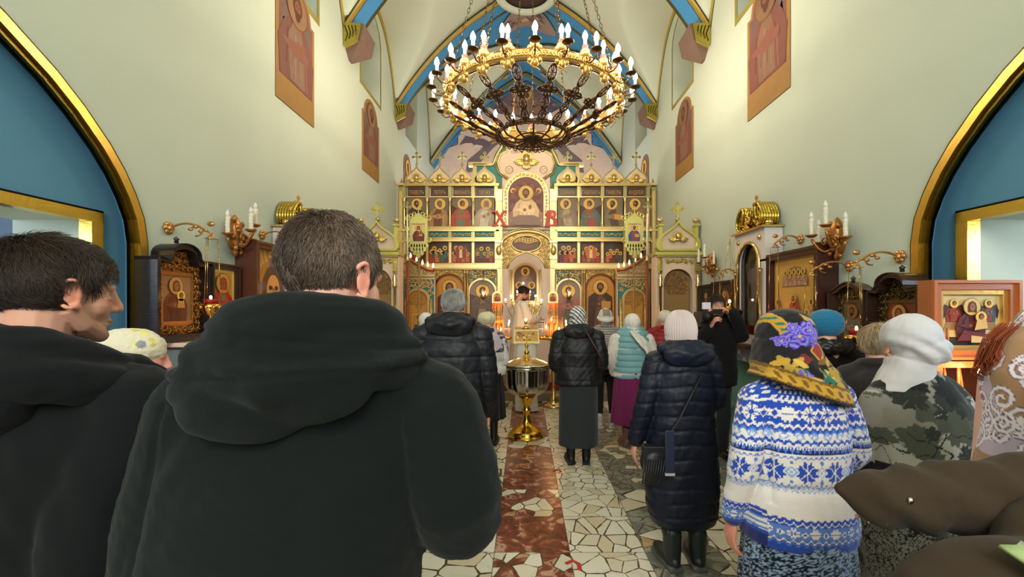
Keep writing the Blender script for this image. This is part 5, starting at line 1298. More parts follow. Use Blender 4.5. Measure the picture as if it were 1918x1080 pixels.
def kiot(label, side, d0, d1, z0, z1, thick, wood, cover, inner, lunette=True, seed=1):
    t, w = wthing('icon_case', label, 'icon case', side, d0, d1, z0)
    h = z1 - z0; hw = w / 2; cy = -thick
    if lunette: o = [(-hw, 0), (hw, 0), (hw, h * .86), (hw * .94, h * .9), (hw * .62, h * .88), (hw * .5, h * .93)] + [(hw * .5 * math.cos(a), h * .95 + h * .13 * math.sin(a)) for a in np.linspace(.2, PI - .2, 10)] + [(-hw * .5, h * .93), (-hw * .62, h * .88), (-hw * .94, h * .9), (-hw, h * .86)]
    else: o = [(-hw, 0), (hw, 0), (hw, h * .88), (hw * .8, h * .89), (hw * .4, h * .96), (0, h), (-hw * .4, h * .96), (-hw * .8, h * .89), (-hw, h * .88)]
    i_ = [(a * .86, .05 * h + b * .90) for a, b in o]
    mb = MB(); mb.frame(o, i_, cy, 0, wood); mb.frame(shrink(o, 1.03), shrink(o, .97), cy - .015, cy + .03, wood); mb.prism(shrink(i_, 1.02), -thick * .45, 0, mulc(wood, .8)); mb.build('case', WOOD, t)
    mb = MB(); yb = -thick * .5
    win = [(-hw * .5, h * .2), (hw * .5, h * .2), (hw * .5, h * .72), (-hw * .5, h * .72)]
    def inn(x, z):
        if abs(x) < hw * .55 and h * .17 < z < h * .75: return False
        if z > h * .86: return lunette and (x / (hw * .4)) ** 2 + ((z - h * .92) / (h * .1)) ** 2 < 1
        return abs(x) < hw * .8 and z > h * .07
    mb.prism(i_, yb, yb + .01, mulc(cover, .75))
    scrolls(mb, inn, -hw, hw, h * .06, h * 1.02, .05, yb, cover, .006, seed, n=9)
    mb.frame([(-hw * .56, h * .16), (hw * .56, h * .16), (hw * .56, h * .76), (-hw * .56, h * .76)], win, yb - .012, yb, cover); mb.build('metal_cover', GP if lunette else DARKM, t)
    mb = MB(); mb.X = np.eye(4); mb.X[:3, 3] = (0, yb - .003, h * .2); inner(mb, hw, h * .52); mb.build('painting', PIGMENT, t)
    mb = MB(); mb.lathe([(0, 0), (.015, 0), (.012, .02), (.02, .03), (0, .05)], 8, (0, -thick * .5, h * (1.09 if lunette else 1.0)), wood); mb.build('finial', WOOD, t)
    return t
def mother(bg, robe):
    def f(mb, w, h): board(mb, w, h, bg, False, .004); figure(mb, -w * .06, 0, h * .98, -.001, mulc(robe, .8), robe, veil=robe, beard=False, extra='child', full=False, halo=C(190, 140, 70))
    return f
def flatf(bg, *a, **k):
    def f(mb, w, h): board(mb, w, h, bg, False, .004); figure(mb, 0, 0, h * .98, -.001, *a, full=False, **k)
    return f
kiot('black icon case with curved top and gilt chased cover, nearest on the left wall', 'left', 3.22, 3.8, 1.42, 2.06, .15, C(26, 20, 24), C(176, 122, 62), mother(C(150, 112, 74), C(112, 58, 34)))
kiot('dark icon case with rounded top hanging right beside the framed icon, right wall', 'right', 3.05, 3.56, 1.26, 1.84, .17, C(48, 32, 24), C(104, 84, 50), mother(C(120, 60, 40), C(96, 44, 32)), seed=2)
kiot('brown icon case with peaked top and bronze cover of a haloed bishop, right wall', 'right', 3.62, 4.06, 1.26, 1.85, .11, C(66, 44, 28), C(120, 98, 62), flatf(C(112, 96, 64), C(120, 110, 90), C(130, 116, 92), beard=True, hair=C(50, 40, 30), halo=C(160, 104, 56)), lunette=False, seed=3)
def framed(label, side, d0, d1, z0, z1, thick, wood, painter, fw=.05, gold=None, tilt=0):
    t, w = wthing('framed_icon', label, 'framed icon', side, d0, d1, z0)
    h = z1 - z0; o = [(-w / 2, 0), (w / 2, 0), (w / 2, h), (-w / 2, h)]; i_ = [(-w / 2 + fw, fw), (w / 2 - fw, fw), (w / 2 - fw, h - fw), (-w / 2 + fw, h - fw)]
    mb = MB(); mb.frame(o, i_, -thick, 0, wood); mb.frame(shrink(o, .99), shrink(o, .94), -thick - .012, -thick, mulc(wood, 1.3)); mb.build('frame', WOOD, t)
    mb = MB(); mb.X = np.eye(4); mb.X[:3, 3] = (0, -thick * .7, fw); painter(mb, w - 2 * fw, h - 2 * fw); mb.build('painting', PIGMENT, t); return t
def p_red(mb, w, h):
    board(mb, w, h, C(206, 150, 62)); mb.frame([(-w / 2, 0), (w / 2, 0), (w / 2, h), (-w / 2, h)], [(-w * .42, h * .05), (w * .42, h * .05), (w * .42, h * .95), (-w * .42, h * .95)], -.003, 0, C(236, 196, 110))
    figure(mb, 0, h * .02, h * .92, -.004, C(150, 112, 70), C(204, 44, 34), veil=C(190, 50, 36), beard=False, full=False, halo=C(206, 150, 66))
framed('framed icon of a woman in bright red beside the black case, left wall', 'left', 3.86, 4.30, 1.45, 2.02, .07, C(62, 38, 26), p_red)
def p_face(mb, w, h):
    board(mb, w, h, C(214, 160, 82)); mb.flat(circ(0, h * .5, w * .44, 28), -.001, C(190, 128, 56))
    for a in (0, PI): mb.flat([(w * .44 * math.cos(a) - .0, h * .42), (w * .28 * math.cos(a), h * .46), (w * .28 * math.cos(a), h * .56), (w * .44 * math.cos(a), h * .6)], -.002, C(110, 100, 130))
    mb.flat([(-w * .09, h * .74), (w * .09, h * .74), (w * .11, h * .9), (-w * .11, h * .9)], -.002, C(110, 100, 130))
    mb.flat([(-w * .3, h * .2), (-w * .2, h * .16), (0, h * .3), (w * .2, h * .16), (w * .3, h * .2), (w * .28, h * .6), (w * .16, h * .76), (0, h * .8), (-w * .16, h * .76), (-w * .28, h * .6)], -.003, C(96, 62, 36))
    mb.flat(circ(0, h * .46, w * .18, 20, rz=h * .22), -.004, C(206, 150, 84)); mb.flat([(-w * .13, h * .34), (w * .13, h * .34), (w * .08, h * .2), (0, h * .14), (-w * .08, h * .2)], -.005, C(90, 58, 34))
    for s in (-1, 1): mb.flat(circ(s * w * .08, h * .5, w * .055, 12, rz=w * .04), -.006, C(110, 72, 40)); mb.flat(circ(s * w * .08, h * .5, w * .028, 10), -.007, C(40, 26, 18))
    mb.flat([(-w * .02, h * .5), (w * .02, h * .5), (w * .03, h * .38), (-w * .03, h * .38)], -.006, C(150, 100, 56)); mb.flat([(-w * .05, h * .32), (w * .05, h * .32), (w * .02, h * .30), (-w * .02, h * .30)], -.008, C(150, 70, 50))
    for i in range(7): mb.flat([(-w * .46 + i * w * .14, h), (-w * .4 + i * w * .14, h), (-w * .3 + i * w * .09, h * .82), (-w * .32 + i * w * .09, h * .82)], -.0012, C(180, 130, 64))
framed('large deep framed icon of a bearded face on a golden cloth, left wall', 'left', 4.34, 5.15, 1.42, 2.26, .19, C(92, 50, 34), p_face, .06)
def p_joy(mb, w, h):
    board(mb, w, h, C(206, 156, 74)); mb.frame([(-w * .46, h * .03), (w * .46, h * .03), (w * .46, h * .97), (-w * .46, h * .97)], [(-w * .43, h * .05), (w * .43, h * .05), (w * .43, h * .95), (-w * .43, h * .95)], -.004, 0, C(226, 182, 96))
    mb.flat([(-w * .3, h * .66)] + [(w * .3 * math.cos(a), h * .68 + h * .22 * math.sin(a)) for a in np.linspace(PI, 0, 14)] + [(w * .3, h * .66)], -.003, C(160, 120, 84))
    for i in range(5): figure(mb, -w * .2 + i * w * .1, h * .67, h * .2, -.004 - .0005 * i, C(190, 150, 110), [C(180, 130, 100), C(150, 110, 90)][i % 2], full=False)
    figure(mb, w * .02, h * .03, h * .55, -.02, C(60, 60, 50), C(170, 60, 34), veil=C(120, 44, 30), beard=False, halo=C(214, 164, 80))
    for s in (-1, 1):
        for i in range(3): figure(mb, s * w * (.2 + .09 * i), h * (.05 + .12 * i), h * .24, -.012, C(206, 150, 96), C(196, 120, 76), full=False)
framed('large deep framed golden icon of a red robed woman among small figures, right wall', 'right', 4.10, 5.0, 1.24, 2.19, .17, C(62, 28, 22), p_joy, .07)
def p_dark(mb, w, h):
    board(mb, w, h, C(56, 40, 32)); mb.flat(circ(0, h * .5, w * .2, 18, rz=h * .38), -.001, C(170, 112, 66)); figure(mb, 0, h * .15, h * .7, -.002, C(150, 90, 60), C(120, 64, 44))
    for i in range(8): mb.flat(circ(w * .36 * math.cos(i * .8), h * .5 + h * .36 * math.sin(i * .8), w * .06, 10), -.002, C(96, 62, 44))
framed('low dark framed icon with an oval figure behind the man filming, right wall', 'right', 5.9, 6.75, 1.30, 2.0, .06, C(48, 32, 26), p_dark, .04)
framed('small dark framed picture furthest along the right wall, beside the kiosk', 'right', 6.80, 7.2, 1.34, 1.98, .05, C(40, 30, 26), p_dark, .04)
# gilt cases with scroll crown
for side, who in (('left', 'behind the big man on the left wall'), ('right', 'left of the golden framed icon, right wall')):
    t, w = wthing('gilt_icon_case', 'tall gilt icon case with scroll crown, ' + who, 'icon case', side, 4.98, 5.68, 1.242, .006 if side == 'left' else .006)
    h = 1.24; hw = w / 2; T = .19; WH = C(226, 212, 204)
    mb = MB(); op = arched(-hw * .72, hw * .72, .1, h - .1, 18)
    mb.box(-hw, -hw * .9, -T + .03, 0, 0, h - .021, WH); mb.box(hw * .9, hw, -T + .03, 0, 0, h - .021, WH); mb.box(-hw * .9, hw * .9, -T + .002, -.031, 0, .1, WH); mb.box(-hw * .9, hw * .9, -.03, 0, 0, h - .021, C(150, 130, 100)); mb.box(-hw, hw, -T, 0, h - .02, h, WH); [mb.box(a, b, -T, -T + .029, 0, h - .1 - hw * .72, WH) for a, b in ((-hw, -hw * .72), (hw * .72, hw))]
    h0 = h; h = h - .022; pts = [(-hw, h)] + [(-hw, h - .1 - hw * .72)] + [(-hw * .72 * math.cos(PI * i / 16), h - .1 - hw * .72 + hw * .72 * math.sin(PI * i / 16)) for i in range(17)] + [(hw, h - .1 - hw * .72), (hw, h)]
    mb.prism(pts, -T, -T + .03, WH); h = h0; mb.build('case', ENAMEL, t)
    mb = MB(); mb.tube([(a, -T - .01, b) for a, b in [(-hw * .72, .1)] + pts[2:-2] + [(hw * .72, .1)]], .02, 6, GHI)
    for s in (-1, 1): column(mb, s * hw * .84, -T - .02, .02, h - .42, .014, GHI); mb.ell((s * hw * .72, -T - .01, h - .09), (.03, .015, .03), 8, GHI)
    mb.box(-hw - .03, hw + .03, -T - .04, 0, h, h + .02, GHI); mb.build('moulding', BRASS, t)
    mb = MB(); cw = hw * .52
    for s in (-1, 1):
        P = [(s * cw * .92 + s * cw * .95 * math.cos(a) * (1 - .08 * k), -T * .5, h + .16 + .13 * math.sin(a)) for k, a in enumerate(np.linspace(-1.2, 3.6, 14))]
        for yy in np.linspace(-T, -.02, 7): mb.tube([(p[0], yy, p[2]) for p in P], .016, 5, C(206, 176, 80))
        scrolls(mb, lambda x, z: (x - s * cw * .92) ** 2 + (z - h - .16) ** 2 < .012, s * cw * .9 - .13, s * cw * .9 + .14, h + .03, h + .3, .07, -T * .8, C(250, 206, 110), .009, 6)
        mb.ell((s * hw * .92, -T * .7, h + .05), (.06, .04, .035), 8, GHI)
    trefoil_cross(mb, 0, -T * .5, h + .2, .2, GHI, .015); mb.build('scroll_crown', BRASS, t)
    mb = MB(); w2 = hw * 1.36; h2 = h - .22; mb.X = np.eye(4); mb.X[:3, 3] = (0, -.06, .1); board(mb, w2, h2 + .1, C(120, 100, 72), True, .01); figure(mb, 0, .02, h2 * .9, -.002, C(106, 84, 60), C(88, 70, 52), veil=C(84, 66, 50), halo=C(150, 120, 70)); mb.build('painting', PIGMENT, t)
    mb = MB(); mb.prism(arched(-hw * .7, hw * .7, .1, h - .11, 16), -T + .035, -T + .039, (1, 1, 1)); mb.build('glass_door', GLASS if 'GLASS' in globals() else globals().setdefault('GLASS', glass_mat('clear_glass', (1, 1, 1))), t)
# ---------------------------------------------------------------- wall sconces with four candle bulbs
GO = C(176, 118, 62)
def sconce(side, d, z, label, k=1.0):
    t = thing('wall_sconce', label, 'wall sconce', wall_at(side, d, z), RZ(side)); t.scale = (k, k, k)
    mb = MB(); mb.lathe([(0, -.2), (.02, -.18), (.03, -.15), (.02, -.12), (.055, -.05), (.045, .0), (.065, .06), (.05, .12), (.02, .18), (0, .2)], 12, (0, -.05, 0), GO)
    for q in range(10): a = q * 2.4; mb.ell((.06 * math.cos(a), -.07 - .03 * abs(math.sin(a)), -.15 + .033 * q), (.03, .022, .028), 7, mulc(GO, 1.3 if q % 2 else .9))
    mb.build('back_plate', DARKM if 0 else GP, t)
    for (x, y, zz_) in ((-.17, -.10, -.02), (.17, -.10, -.02), (-.06, -.24, .03), (.07, -.20, .10)):
        mb = MB(); P = [(x * t_, -.05 + (y + .05) * t_, -.02 - .1 * math.sin(t_ * PI) + zz_ * t_) for t_ in np.linspace(0, 1, 9)]; mb.tube(P, .012, 6, GO)
        mb.tube([(x * .5 + .045 * (1 - .7 * q) * math.cos(7 * q), y * .6, -.02 + .045 * (1 - .7 * q) * math.sin(7 * q)) for q in np.linspace(0, 1, 10)], .008, 5, GO)
        mb.lathe([(0, 0), (.02, 0), (.045, .015), (.05, .025), (.0, .03)], 12, (x, y, zz_ - .005), GO); am = mb.build('arm', GP, t)
        mb = MB(); mb.tube([(x + .002 * math.sin(q * 9), y, zz_ + .02 + .15 * q) for q in np.linspace(0, 1, 12)], [.019 + .003 * math.sin(q * 30) for q in np.linspace(0, 1, 12)], 8, C(232, 222, 200)); mb.build('candle_sleeve', WAX, am)
        mb = MB(); mb.lathe([(.012, 0), (.02, .012), (.018, .03), (.008, .052), (0, .062)], 8, (x, y, zz_ + .17), C(230, 224, 216)); mb.build('bulb', LAMPOFF, am)['label'] = 'unlit flame shaped bulb'
    return t
sconce('left', 4.26, 2.28, 'ornate gilt sconce of four unlit candles on the left wall', .95)
sconce('right', 4.05, 2.22, 'ornate gilt sconce of four unlit candles on the right wall, above the peaked case', .95)
sconce('right', 6.75, 2.24, 'ornate gilt sconce of four unlit candles on the right wall, beside the kiosk', .9)
RED = C(150, 20, 24)
def bracket(side, d, z, drop, label, lamp_label, arm=.31, lit=True, glassc=RED, k=1.0):
    t = thing('lamp_bracket', label, 'lamp bracket', wall_at(side, d, z), RZ(side))
    mb = MB(); 
    for q in range(6): a = q * PI / 3; mb.ell((.03 * math.cos(a), -.012, .03 * math.sin(a)), (.02, .014, .02), 7, C(206, 146, 84))
    mb.ell((0, -.02, 0), .02, 8, C(226, 166, 100)); mb.build('rosette', GP, t)
    mb = MB(); P = [(.0, -.02 - arm * q, .05 * math.sin(q * PI * 1.1) * (1 - .2 * q) - .03 * q) for q in np.linspace(0, 1, 14)]; mb.tube(P, .008, 6, C(196, 140, 80))
    mb.tube([(0, -arm * .7 + .04 * math.cos(q), -.02 + .04 * math.sin(q)) for q in np.linspace(0, 5, 12)], .006, 5, C(196, 140, 80))
    for q in range(4): mb.ell((0, -arm * (.55 + .12 * q), -.01 + .02 * math.sin(q * 2)), (.012, .02, .012), 6, C(206, 150, 88))
    mb.ell((0, -arm - .01, .03), (.012, .03, .02), 8, C(196, 140, 80)); mb.build('scroll_arm', GP, t)
    sx = 1 if side == 'left' else -1
    lx, ly, _ = wall_at(side, d, z); L_ = thing('hanging_oil_lamp', lamp_label, 'oil lamp', (lx + sx * (arm + .01), ly, z - drop))
    mb = MB(); mb.lathe([(0, drop - .04), (.012, drop - .05), (.03, drop - .075), (.045, drop - .08), (0, drop - .075)], 12, col=GHI); mb.build('top_cap', BRASS, L_)
    for q in range(3):
        a = 2 * PI * q / 3 + .5; mb = MB(); mb.tube([(.043 * math.cos(a), .043 * math.sin(a), drop - .08), (.062 * k * math.cos(a), .062 * k * math.sin(a), .05)], .0028, 4, C(196, 160, 96)); mb.build('chain', BRASS, L_)
    mb = MB(); mb.lathe([(0, -.09), (.01, -.085), (.015, -.06), (.01, -.05), (.035 * k, -.03), (.062 * k, .0), (.066 * k, .03), (.058 * k, .045), (.05 * k, .045)], 18, col=C(236, 170, 84)); 
    for q in range(9): a = 2 * PI * q / 9; mb.ell((.066 * k * math.cos(a), .066 * k * math.sin(a), .02), .013, 6, C(236, 180, 96))
    mb.build('bowl', BRASS, L_)
    mb = MB(); mb.lathe([(0, .04), (.045 * k, .04), (.05 * k, .075), (.047 * k, .08), (.04 * k, .05), (0, .05)], 16, col=glassc); mb.build('glass_cup', ENAMEL, L_)['label'] = 'red glass cup' if glassc == RED else 'plain glass cup'
    if lit: mb = MB(); mb.ell((0, 0, .09), (.009, .009, .016), 7, (1, .6, .3)); mb.build('flame', FLAME, L_)
    return t
bracket('left', 3.52, 2.23, .60, 'gilt scroll bracket before the black icon case, left wall', 'red glass oil lamp hanging on long chains before the black case, left wall')
bracket('left', 4.78, 2.37, .62, 'gilt scroll bracket above the golden face icon, left wall', 'oil lamp hanging before the golden face icon, left wall', lit=True)
bracket('right', 3.42, 2.01, .60, 'gilt scroll bracket above the two dark cases, right wall', 'red glass oil lamp with small flame beside the white scarf, right wall')
bracket('right', 3.95, 1.99, .55, 'gilt scroll bracket under the sconce, right wall', 'oil lamp on long chains above the turquoise hat, right wall', lit=False)
bracket('right', 4.66, 2.31, .80, 'gilt scroll bracket above the golden framed icon, right wall', 'oil lamp on twisted chains before the golden framed icon, right wall', .24)
bracket('right', 6.1, 2.1, .5, 'gilt scroll bracket above the low dark icon, right wall', 'oil lamp before the low dark icon, right wall', .22)
# large brass hanging lamp before the gilt case
t = thing('brass_hanging_lamp', 'large brass hanging bowl lamp with a lit wick, behind the man filming', 'oil lamp', (WR - .40, Y(5.35), 1.56))
mb = MB(); mb.lathe([(0, -.12), (.02, -.11), (.015, -.08), (.07, -.04), (.12, .0), (.135, .035), (.13, .05), (.10, .06), (.04, .09), (.03, .12), (.035, .14), (0, .14)], 24, col=C(190, 150, 76)); mb.build('bowl', BRASS, t)
for q in range(3): a = 2 * PI * q / 3 + .3; mb = MB(); mb.ell((.14 * math.cos(a), .14 * math.sin(a), .04), (.018, .018, .03), 7, C(176, 130, 66)); mb.tube([(.135 * math.cos(a), .135 * math.sin(a), .05), (.0, 0, .85)], .0025, 4, C(170, 140, 90)); mb.build('chain', BRASS, t)
mb = MB(); mb.ell((0, 0, .155), (.014, .014, .02), 8, (1, .7, .4)); mb.build('flame', LAMP, t)
# wall paintings high on the walls ---------------------------------------------------
def wall_painting(label, side, d0, d1, z0, zs, zt_, pal, seed):
    y0, y1 = Y(d0), Y(d1); w = y1 - y0; t = thing('wall_painting', label, 'wall painting', wall_at(side, (d0 + d1) / 2, z0), RZ(side))
    h = zs - z0; H2 = zt_ - z0; hw = w / 2
    o = [(-hw, 0), (hw, 0), (hw, h), (hw * .82, h)] + [(hw * .80 * math.cos(a), h + (H2 - h) * math.sin(a)) for a in np.linspace(.12, PI - .12, 14)] + [(-hw * .82, h), (-hw, h)]
    mb = MB(); mb.prism(o, -.012, 0, C(150, 112, 58)); mb.build('border', FRESCO, t)
    mb = MB(); i_ = [(a * .88, max(b, H2 * .2) * .97) for a, b in o]; mb.flat(i_, -.0125, pal[2]); i2 = [(a * .80, max(b, H2 * .22) * .96) for a, b in o]; mb.flat(i2, -.0135, pal[0]); mb.X = np.eye(4)
    R = random.Random(seed)
    figure(mb, 0, H2 * .2, H2 * .76, -.014, pal[1], pal[3], beard=True, full=False, halo=pal[4], face=C(126, 80, 52), hair=C(84, 48, 34))
    for i in range(10):
        x, z = R.uniform(-hw * .7, hw * .7), R.uniform(H2 * .25, H2 * .55); mb.flat([(x, z), (x + hw * .12, z + .01), (x + hw * .06, z + H2 * .12), (x - .01, z + H2 * .1)], -.0135, R.choice(pal))
    mb.build('painting', FRESCO, t)
P1 = [C(108, 86, 78), C(124, 96, 78), C(124, 76, 60), C(112, 72, 60), C(136, 104, 74)]
P2 = [C(106, 82, 76), C(124, 92, 72), C(122, 78, 62), C(116, 70, 60), C(124, 92, 66)]
wall_painting('near fresco of a bearded man holding a staff, left wall', 'left', 5.04, 5.95, 3.87, 5.05, 5.35, P1, 1)
wall_painting('near fresco of a bearded bishop in a chequered robe, right wall', 'right', 4.84, 5.76, 3.87, 5.05, 5.35, P2, 2)
wall_painting('far narrow fresco of a standing saint, left wall', 'left', 7.72, 8.60, 3.87, 4.85, 5.15, P1, 3)
wall_painting('far narrow fresco of a standing saint, right wall', 'right', 7.62, 8.52, 3.87, 4.85, 5.15, P2, 4)
for side in ('left', 'right'):
    y = 10.9; t = thing('wall_painting', 'partly hidden fresco behind the end of the icon screen, %s side' % side, 'wall painting', ((WL - .05) if side == 'left' else (WR + .05), Y(y), 4.0), RZ(side))
    mb = MB(); mb.prism(arched(-.32, .32, 0, 1.1, 14), -.012, 0, C(136, 104, 90)); mb.build('border', FRESCO, t); mb = MB(); figure(mb, 0, .05, .95, -.014, C(150, 96, 80), C(124, 84, 78), full=False); mb.build('painting', FRESCO, t)
# ---------------------------------------------------------------- right front: framed icon standing over a candle tray
d = 2.78; s_ = d / 900; xa, xb = (1730 - CX) * s_, (1893 - CX) * s_; za, zb = EYE - 97 * s_, EYE + 50 * s_
t = thing('framed_icon', 'orange wood framed icon of a mother and child with angels, over the candle tray', 'framed icon', ((xa + xb) / 2, Y(d), za))
w, h = xb - xa, zb - za; OWD = C(166, 96, 50)
o = [(-w / 2, 0), (w / 2, 0), (w / 2, h), (-w / 2, h)]
mb = MB(); mb.frame(o, shrink(o, .78, .76), -.05, .04, OWD); mb.frame(shrink(o, .99), shrink(o, .92), -.065, -.05, mulc(OWD, 1.2)); mb.prism(shrink(o, .9), .03, .04, OWD); mb.build('frame', WOOD, t)
mb = MB(); mb.frame(shrink(o, .78, .76), shrink(o, .68, .64), -.035, .03, C(226, 178, 96)); mb.build('gilt_slip', GP, t)
mb = MB(); w2, h2 = w * .68, h * .64; mb.X = np.eye(4); mb.X[:3, 3] = (0, -.015, h * .18); board(mb, w2, h2, C(208, 186, 130)); mb.flat([(-w2 / 2, 0), (w2 / 2, 0), (w2 / 2, h2 * .16), (-w2 / 2, h2 * .16)], -.001, C(54, 58, 60))
mb.flat([(-w2 * .45, h2 * .3), (w2 * .45, h2 * .3), (w2 * .4, h2 * .5), (w2 * .3, h2 * .66), (-w2 * .3, h2 * .66), (-w2 * .4, h2 * .5)], -.002, C(150, 116, 70))
for s in (-1, 1):
    figure(mb, s * w2 * .29, h2 * .46, h2 * .46, -.003, C(140, 60, 40), C(60, 76, 84) if s > 0 else C(130, 50, 36), beard=False, wings=C(70, 46, 36), full=False)
    for q in range(4): mb.flat([(s * w2 * (.36 + .03 * q), h2 * .06), (s * w2 * (.38 + .03 * q), h2 * .06), (s * w2 * (.38 + .03 * q), h2 * .34), (s * w2 * (.36 + .03 * q), h2 * .34)], -.0045, [C(180, 140, 80), C(150, 60, 40)][q % 2])
figure(mb, -w2 * .02, h2 * .08, h2 * .86, -.012, C(84, 40, 44), C(92, 40, 42), beard=False, veil=C(86, 38, 42), full=False, halo=C(216, 180, 100)); halo_head(mb, w2 * .1, h2 * .56, h2 * .06, -.03)
mb.flat([(w2 * .02, h2 * .48), (w2 * .18, h2 * .5), (w2 * .2, h2 * .34), (-w2 * .02, h2 * .3)], -.034, C(206, 168, 104)); mb.flat([(-w2 * .3, h2 * .1), (w2 * .32, h2 * .1), (w2 * .22, h2 * .22), (-w2 * .2, h2 * .3)], -.035, C(96, 42, 44))
mb.flat([(-w2 * .08, h2 * .06), (w2 * .22, h2 * .06), (w2 * .2, h2 * .16), (-w2 * .08, h2 * .2)], -.036, C(196, 170, 116)); mb.build('painting', PIGMENT, t)
tt = thing('candle_shelf', 'dark wooden box shelf with brass sand tray under the orange framed icon', 'candle tray', ((xa + xb) / 2, Y(2.72), 0))
mb = MB(); mb.box(-w / 2, -w / 2 + .04, -.02, .2, 0, za - .041, OWD); mb.box(w / 2 - .04, w / 2, -.02, .2, 0, za - .041, OWD); mb.box(-w / 2 + .041, w / 2 - .041, .16, .199, 0, za - .042, RW); mb.box(-w / 2, w / 2, -.022, .201, za - .04, za - .005, OWD); mb.box(-w / 2 + .041, w / 2 - .041, -.16, .159, 1.04, 1.07, OWD); mb.box(-w / 2 + .041, w / 2 - .041, -.01, .01, 0, 1.039, RW); mb.build('cabinet', WOOD, tt)
mb = MB(); mb.lathe([(0, 1.07), (.2, 1.07), (.215, 1.09), (.215, 1.105), (.2, 1.105), (.195, 1.09), (0, 1.09)], 28, (0, -.02, 0), C(226, 170, 90)); mb.build('tray', BRASS, tt)
for i, (dx, dy, h_, lx, lit) in enumerate(((-.06, -.08, .17, -.0, True), (.01, -.06, .30, .055, False), (-.12, .0, .24, .015, False), (-.16, .02, .22, -.01, False), (.1, -.02, .18, .01, False), (.16, .03, .14, .0, False), (-.03, .06, .25, -.02, False))):
    c = thing('beeswax_candle', ['lit beeswax candle in the brass tray, right', 'tall leaning beeswax candle in the brass tray, right', 'third candle back left in the brass tray, right', 'leftmost candle in the brass tray under the framed icon', 'short candle right of centre in the brass tray', 'shortest candle at the right rim of the brass tray', 'pale candle standing at the back of the brass tray'][i], 'candle', ((xa + xb) / 2 + dx, Y(2.72) + dy - .02, 1.091), 0, 'candles in the sand tray under the orange framed icon')
    mb = MB(); mb.tube([(0, 0, 0), (lx * h_ / .3, .02, h_)], [.008, .006], 8, C(226, 140, 70)); mb.build('wax_stick', WAX, c)
    if lit: mb = MB(); flame(mb, (lx, .02, h_), 1.5); mb.build('flame', FLAME, c)
for i in range(6):
    c = thing('votive_cup', 'small brass votive cup in the tray under the orange framed icon', 'votive cup', ((xa + xb) / 2 + [-.1, -.02, .06, .12, -.15, .02][i], Y(2.72) + [-.12, -.15, -.12, -.07, -.05, -.01][i] - .01, 1.091), 0, 'votive cups in the brass tray')
    mb = MB(); mb.lathe([(0, 0), (.016, 0), (.022, .014), (.018, .016), (.0, .01)], 12, col=C(240, 160, 84)); mb.build('cup', BRASS, c); 
# left: small candle table with boxes and one flame
t = thing('candle_table', 'small gilt candle table by the left wall behind the two men', 'candle table', (-2.12, Y(3.1), 0)); mb = MB(); mb.lathe([(0, 0), (.15, 0), (.15, .02), (.03, .05), (.025, 1.12), (.14, 1.15), (.17, 1.16), (.17, 1.18), (0, 1.175)], 20, col=C(220, 160, 90)); mb.build('table_body', BRASS, t)
c = thing('taper_candle', 'single lit candle glowing beside the big man, left', 'candle', (-2.13, Y(3.0), 1.177)); mb = MB(); mb.tube([(0, 0, 0), (0, 0, .05)], .008, 8, C(226, 150, 80)); mb.build('wax_stick', WAX, c); mb = MB(); flame(mb, (0, 0, .052), 1.6); mb.build('flame', FLAME, c)
for i, (dx, dy, s) in enumerate(((-.10, .05, .05), (-.03, .08, .06), (.03, .1, .055), (-.05, .06, .04))):
    zb_ = 1.178 if i < 3 else 1.178 + .055
    b_ = thing('incense_box', ['small orange box on the candle table, nearest the wall', 'largest small orange box on the candle table', 'small dark orange box at the back of the candle table', 'small pale box stacked on top of the others'][i], 'box', (-2.12 + dx, Y(3.12) + dy, zb_)); mb = MB(); mb.box(-s / 2, s / 2, -s / 2, s / 2, 0, s, C(214, 120, 70)); mb.build('box_body', ENAMEL, b_); mb = MB(); mb.box(-s / 2 - .002, s / 2 + .002, -s / 2 - .002, s / 2 + .002, s * .8, s + .002, C(236, 170, 120)); mb.build('lid', ENAMEL, b_)
# notices on the right wall
t = thing('notice', 'white paper notice with bold lines on the green wall, right', 'notice', wall_at('right', 3.55, .80, .024), RZ('right'))
mb = MB(); mb.box(-.15, .15, -.004, 0, 0, .36, C(232, 226, 214)); mb.build('sheet', PAPER, t); mb = MB()
text_into(mb, 'ПОЖЕРТВ', .0, .285, .022, -.006, C(40, 40, 44), 1); text_into(mb, 'на ремонт', .0, .23, .020, -.006, C(40, 40, 44), 1); text_into(mb, 'храма', .0, .175, .020, -.006, C(40, 40, 44), 1); mb.build('printed_text', PAPER, t)
t = thing('framed_note', 'tilted dark framed note leaning below the ledge, beside the white scarf', 'framed note', wall_at('right', 3.42, 1.13, .03), RZ('right')); t.rotation_euler = (0.0, math.radians(14), RZ('right'))
mb = MB(); mb.frame([(-.12, 0), (.12, 0), (.12, .2), (-.12, .2)], [(-.10, .02), (.10, .02), (.10, .18), (-.10, .18)], -.02, 0, RW); mb.build('frame', WOOD, t); mb = MB(); mb.box(-.1, .1, -.01, -.002, .02, .18, C(226, 214, 196)); mb.build('sheet', PAPER, t); mb = MB()
for i in range(7): mb.box(-.085, .08 - (i % 3) * .015, -.0115, -.011, .155 - .02 * i, .160 - .02 * i, C(120, 110, 104))
mb.build('handwriting', PAPER, t)
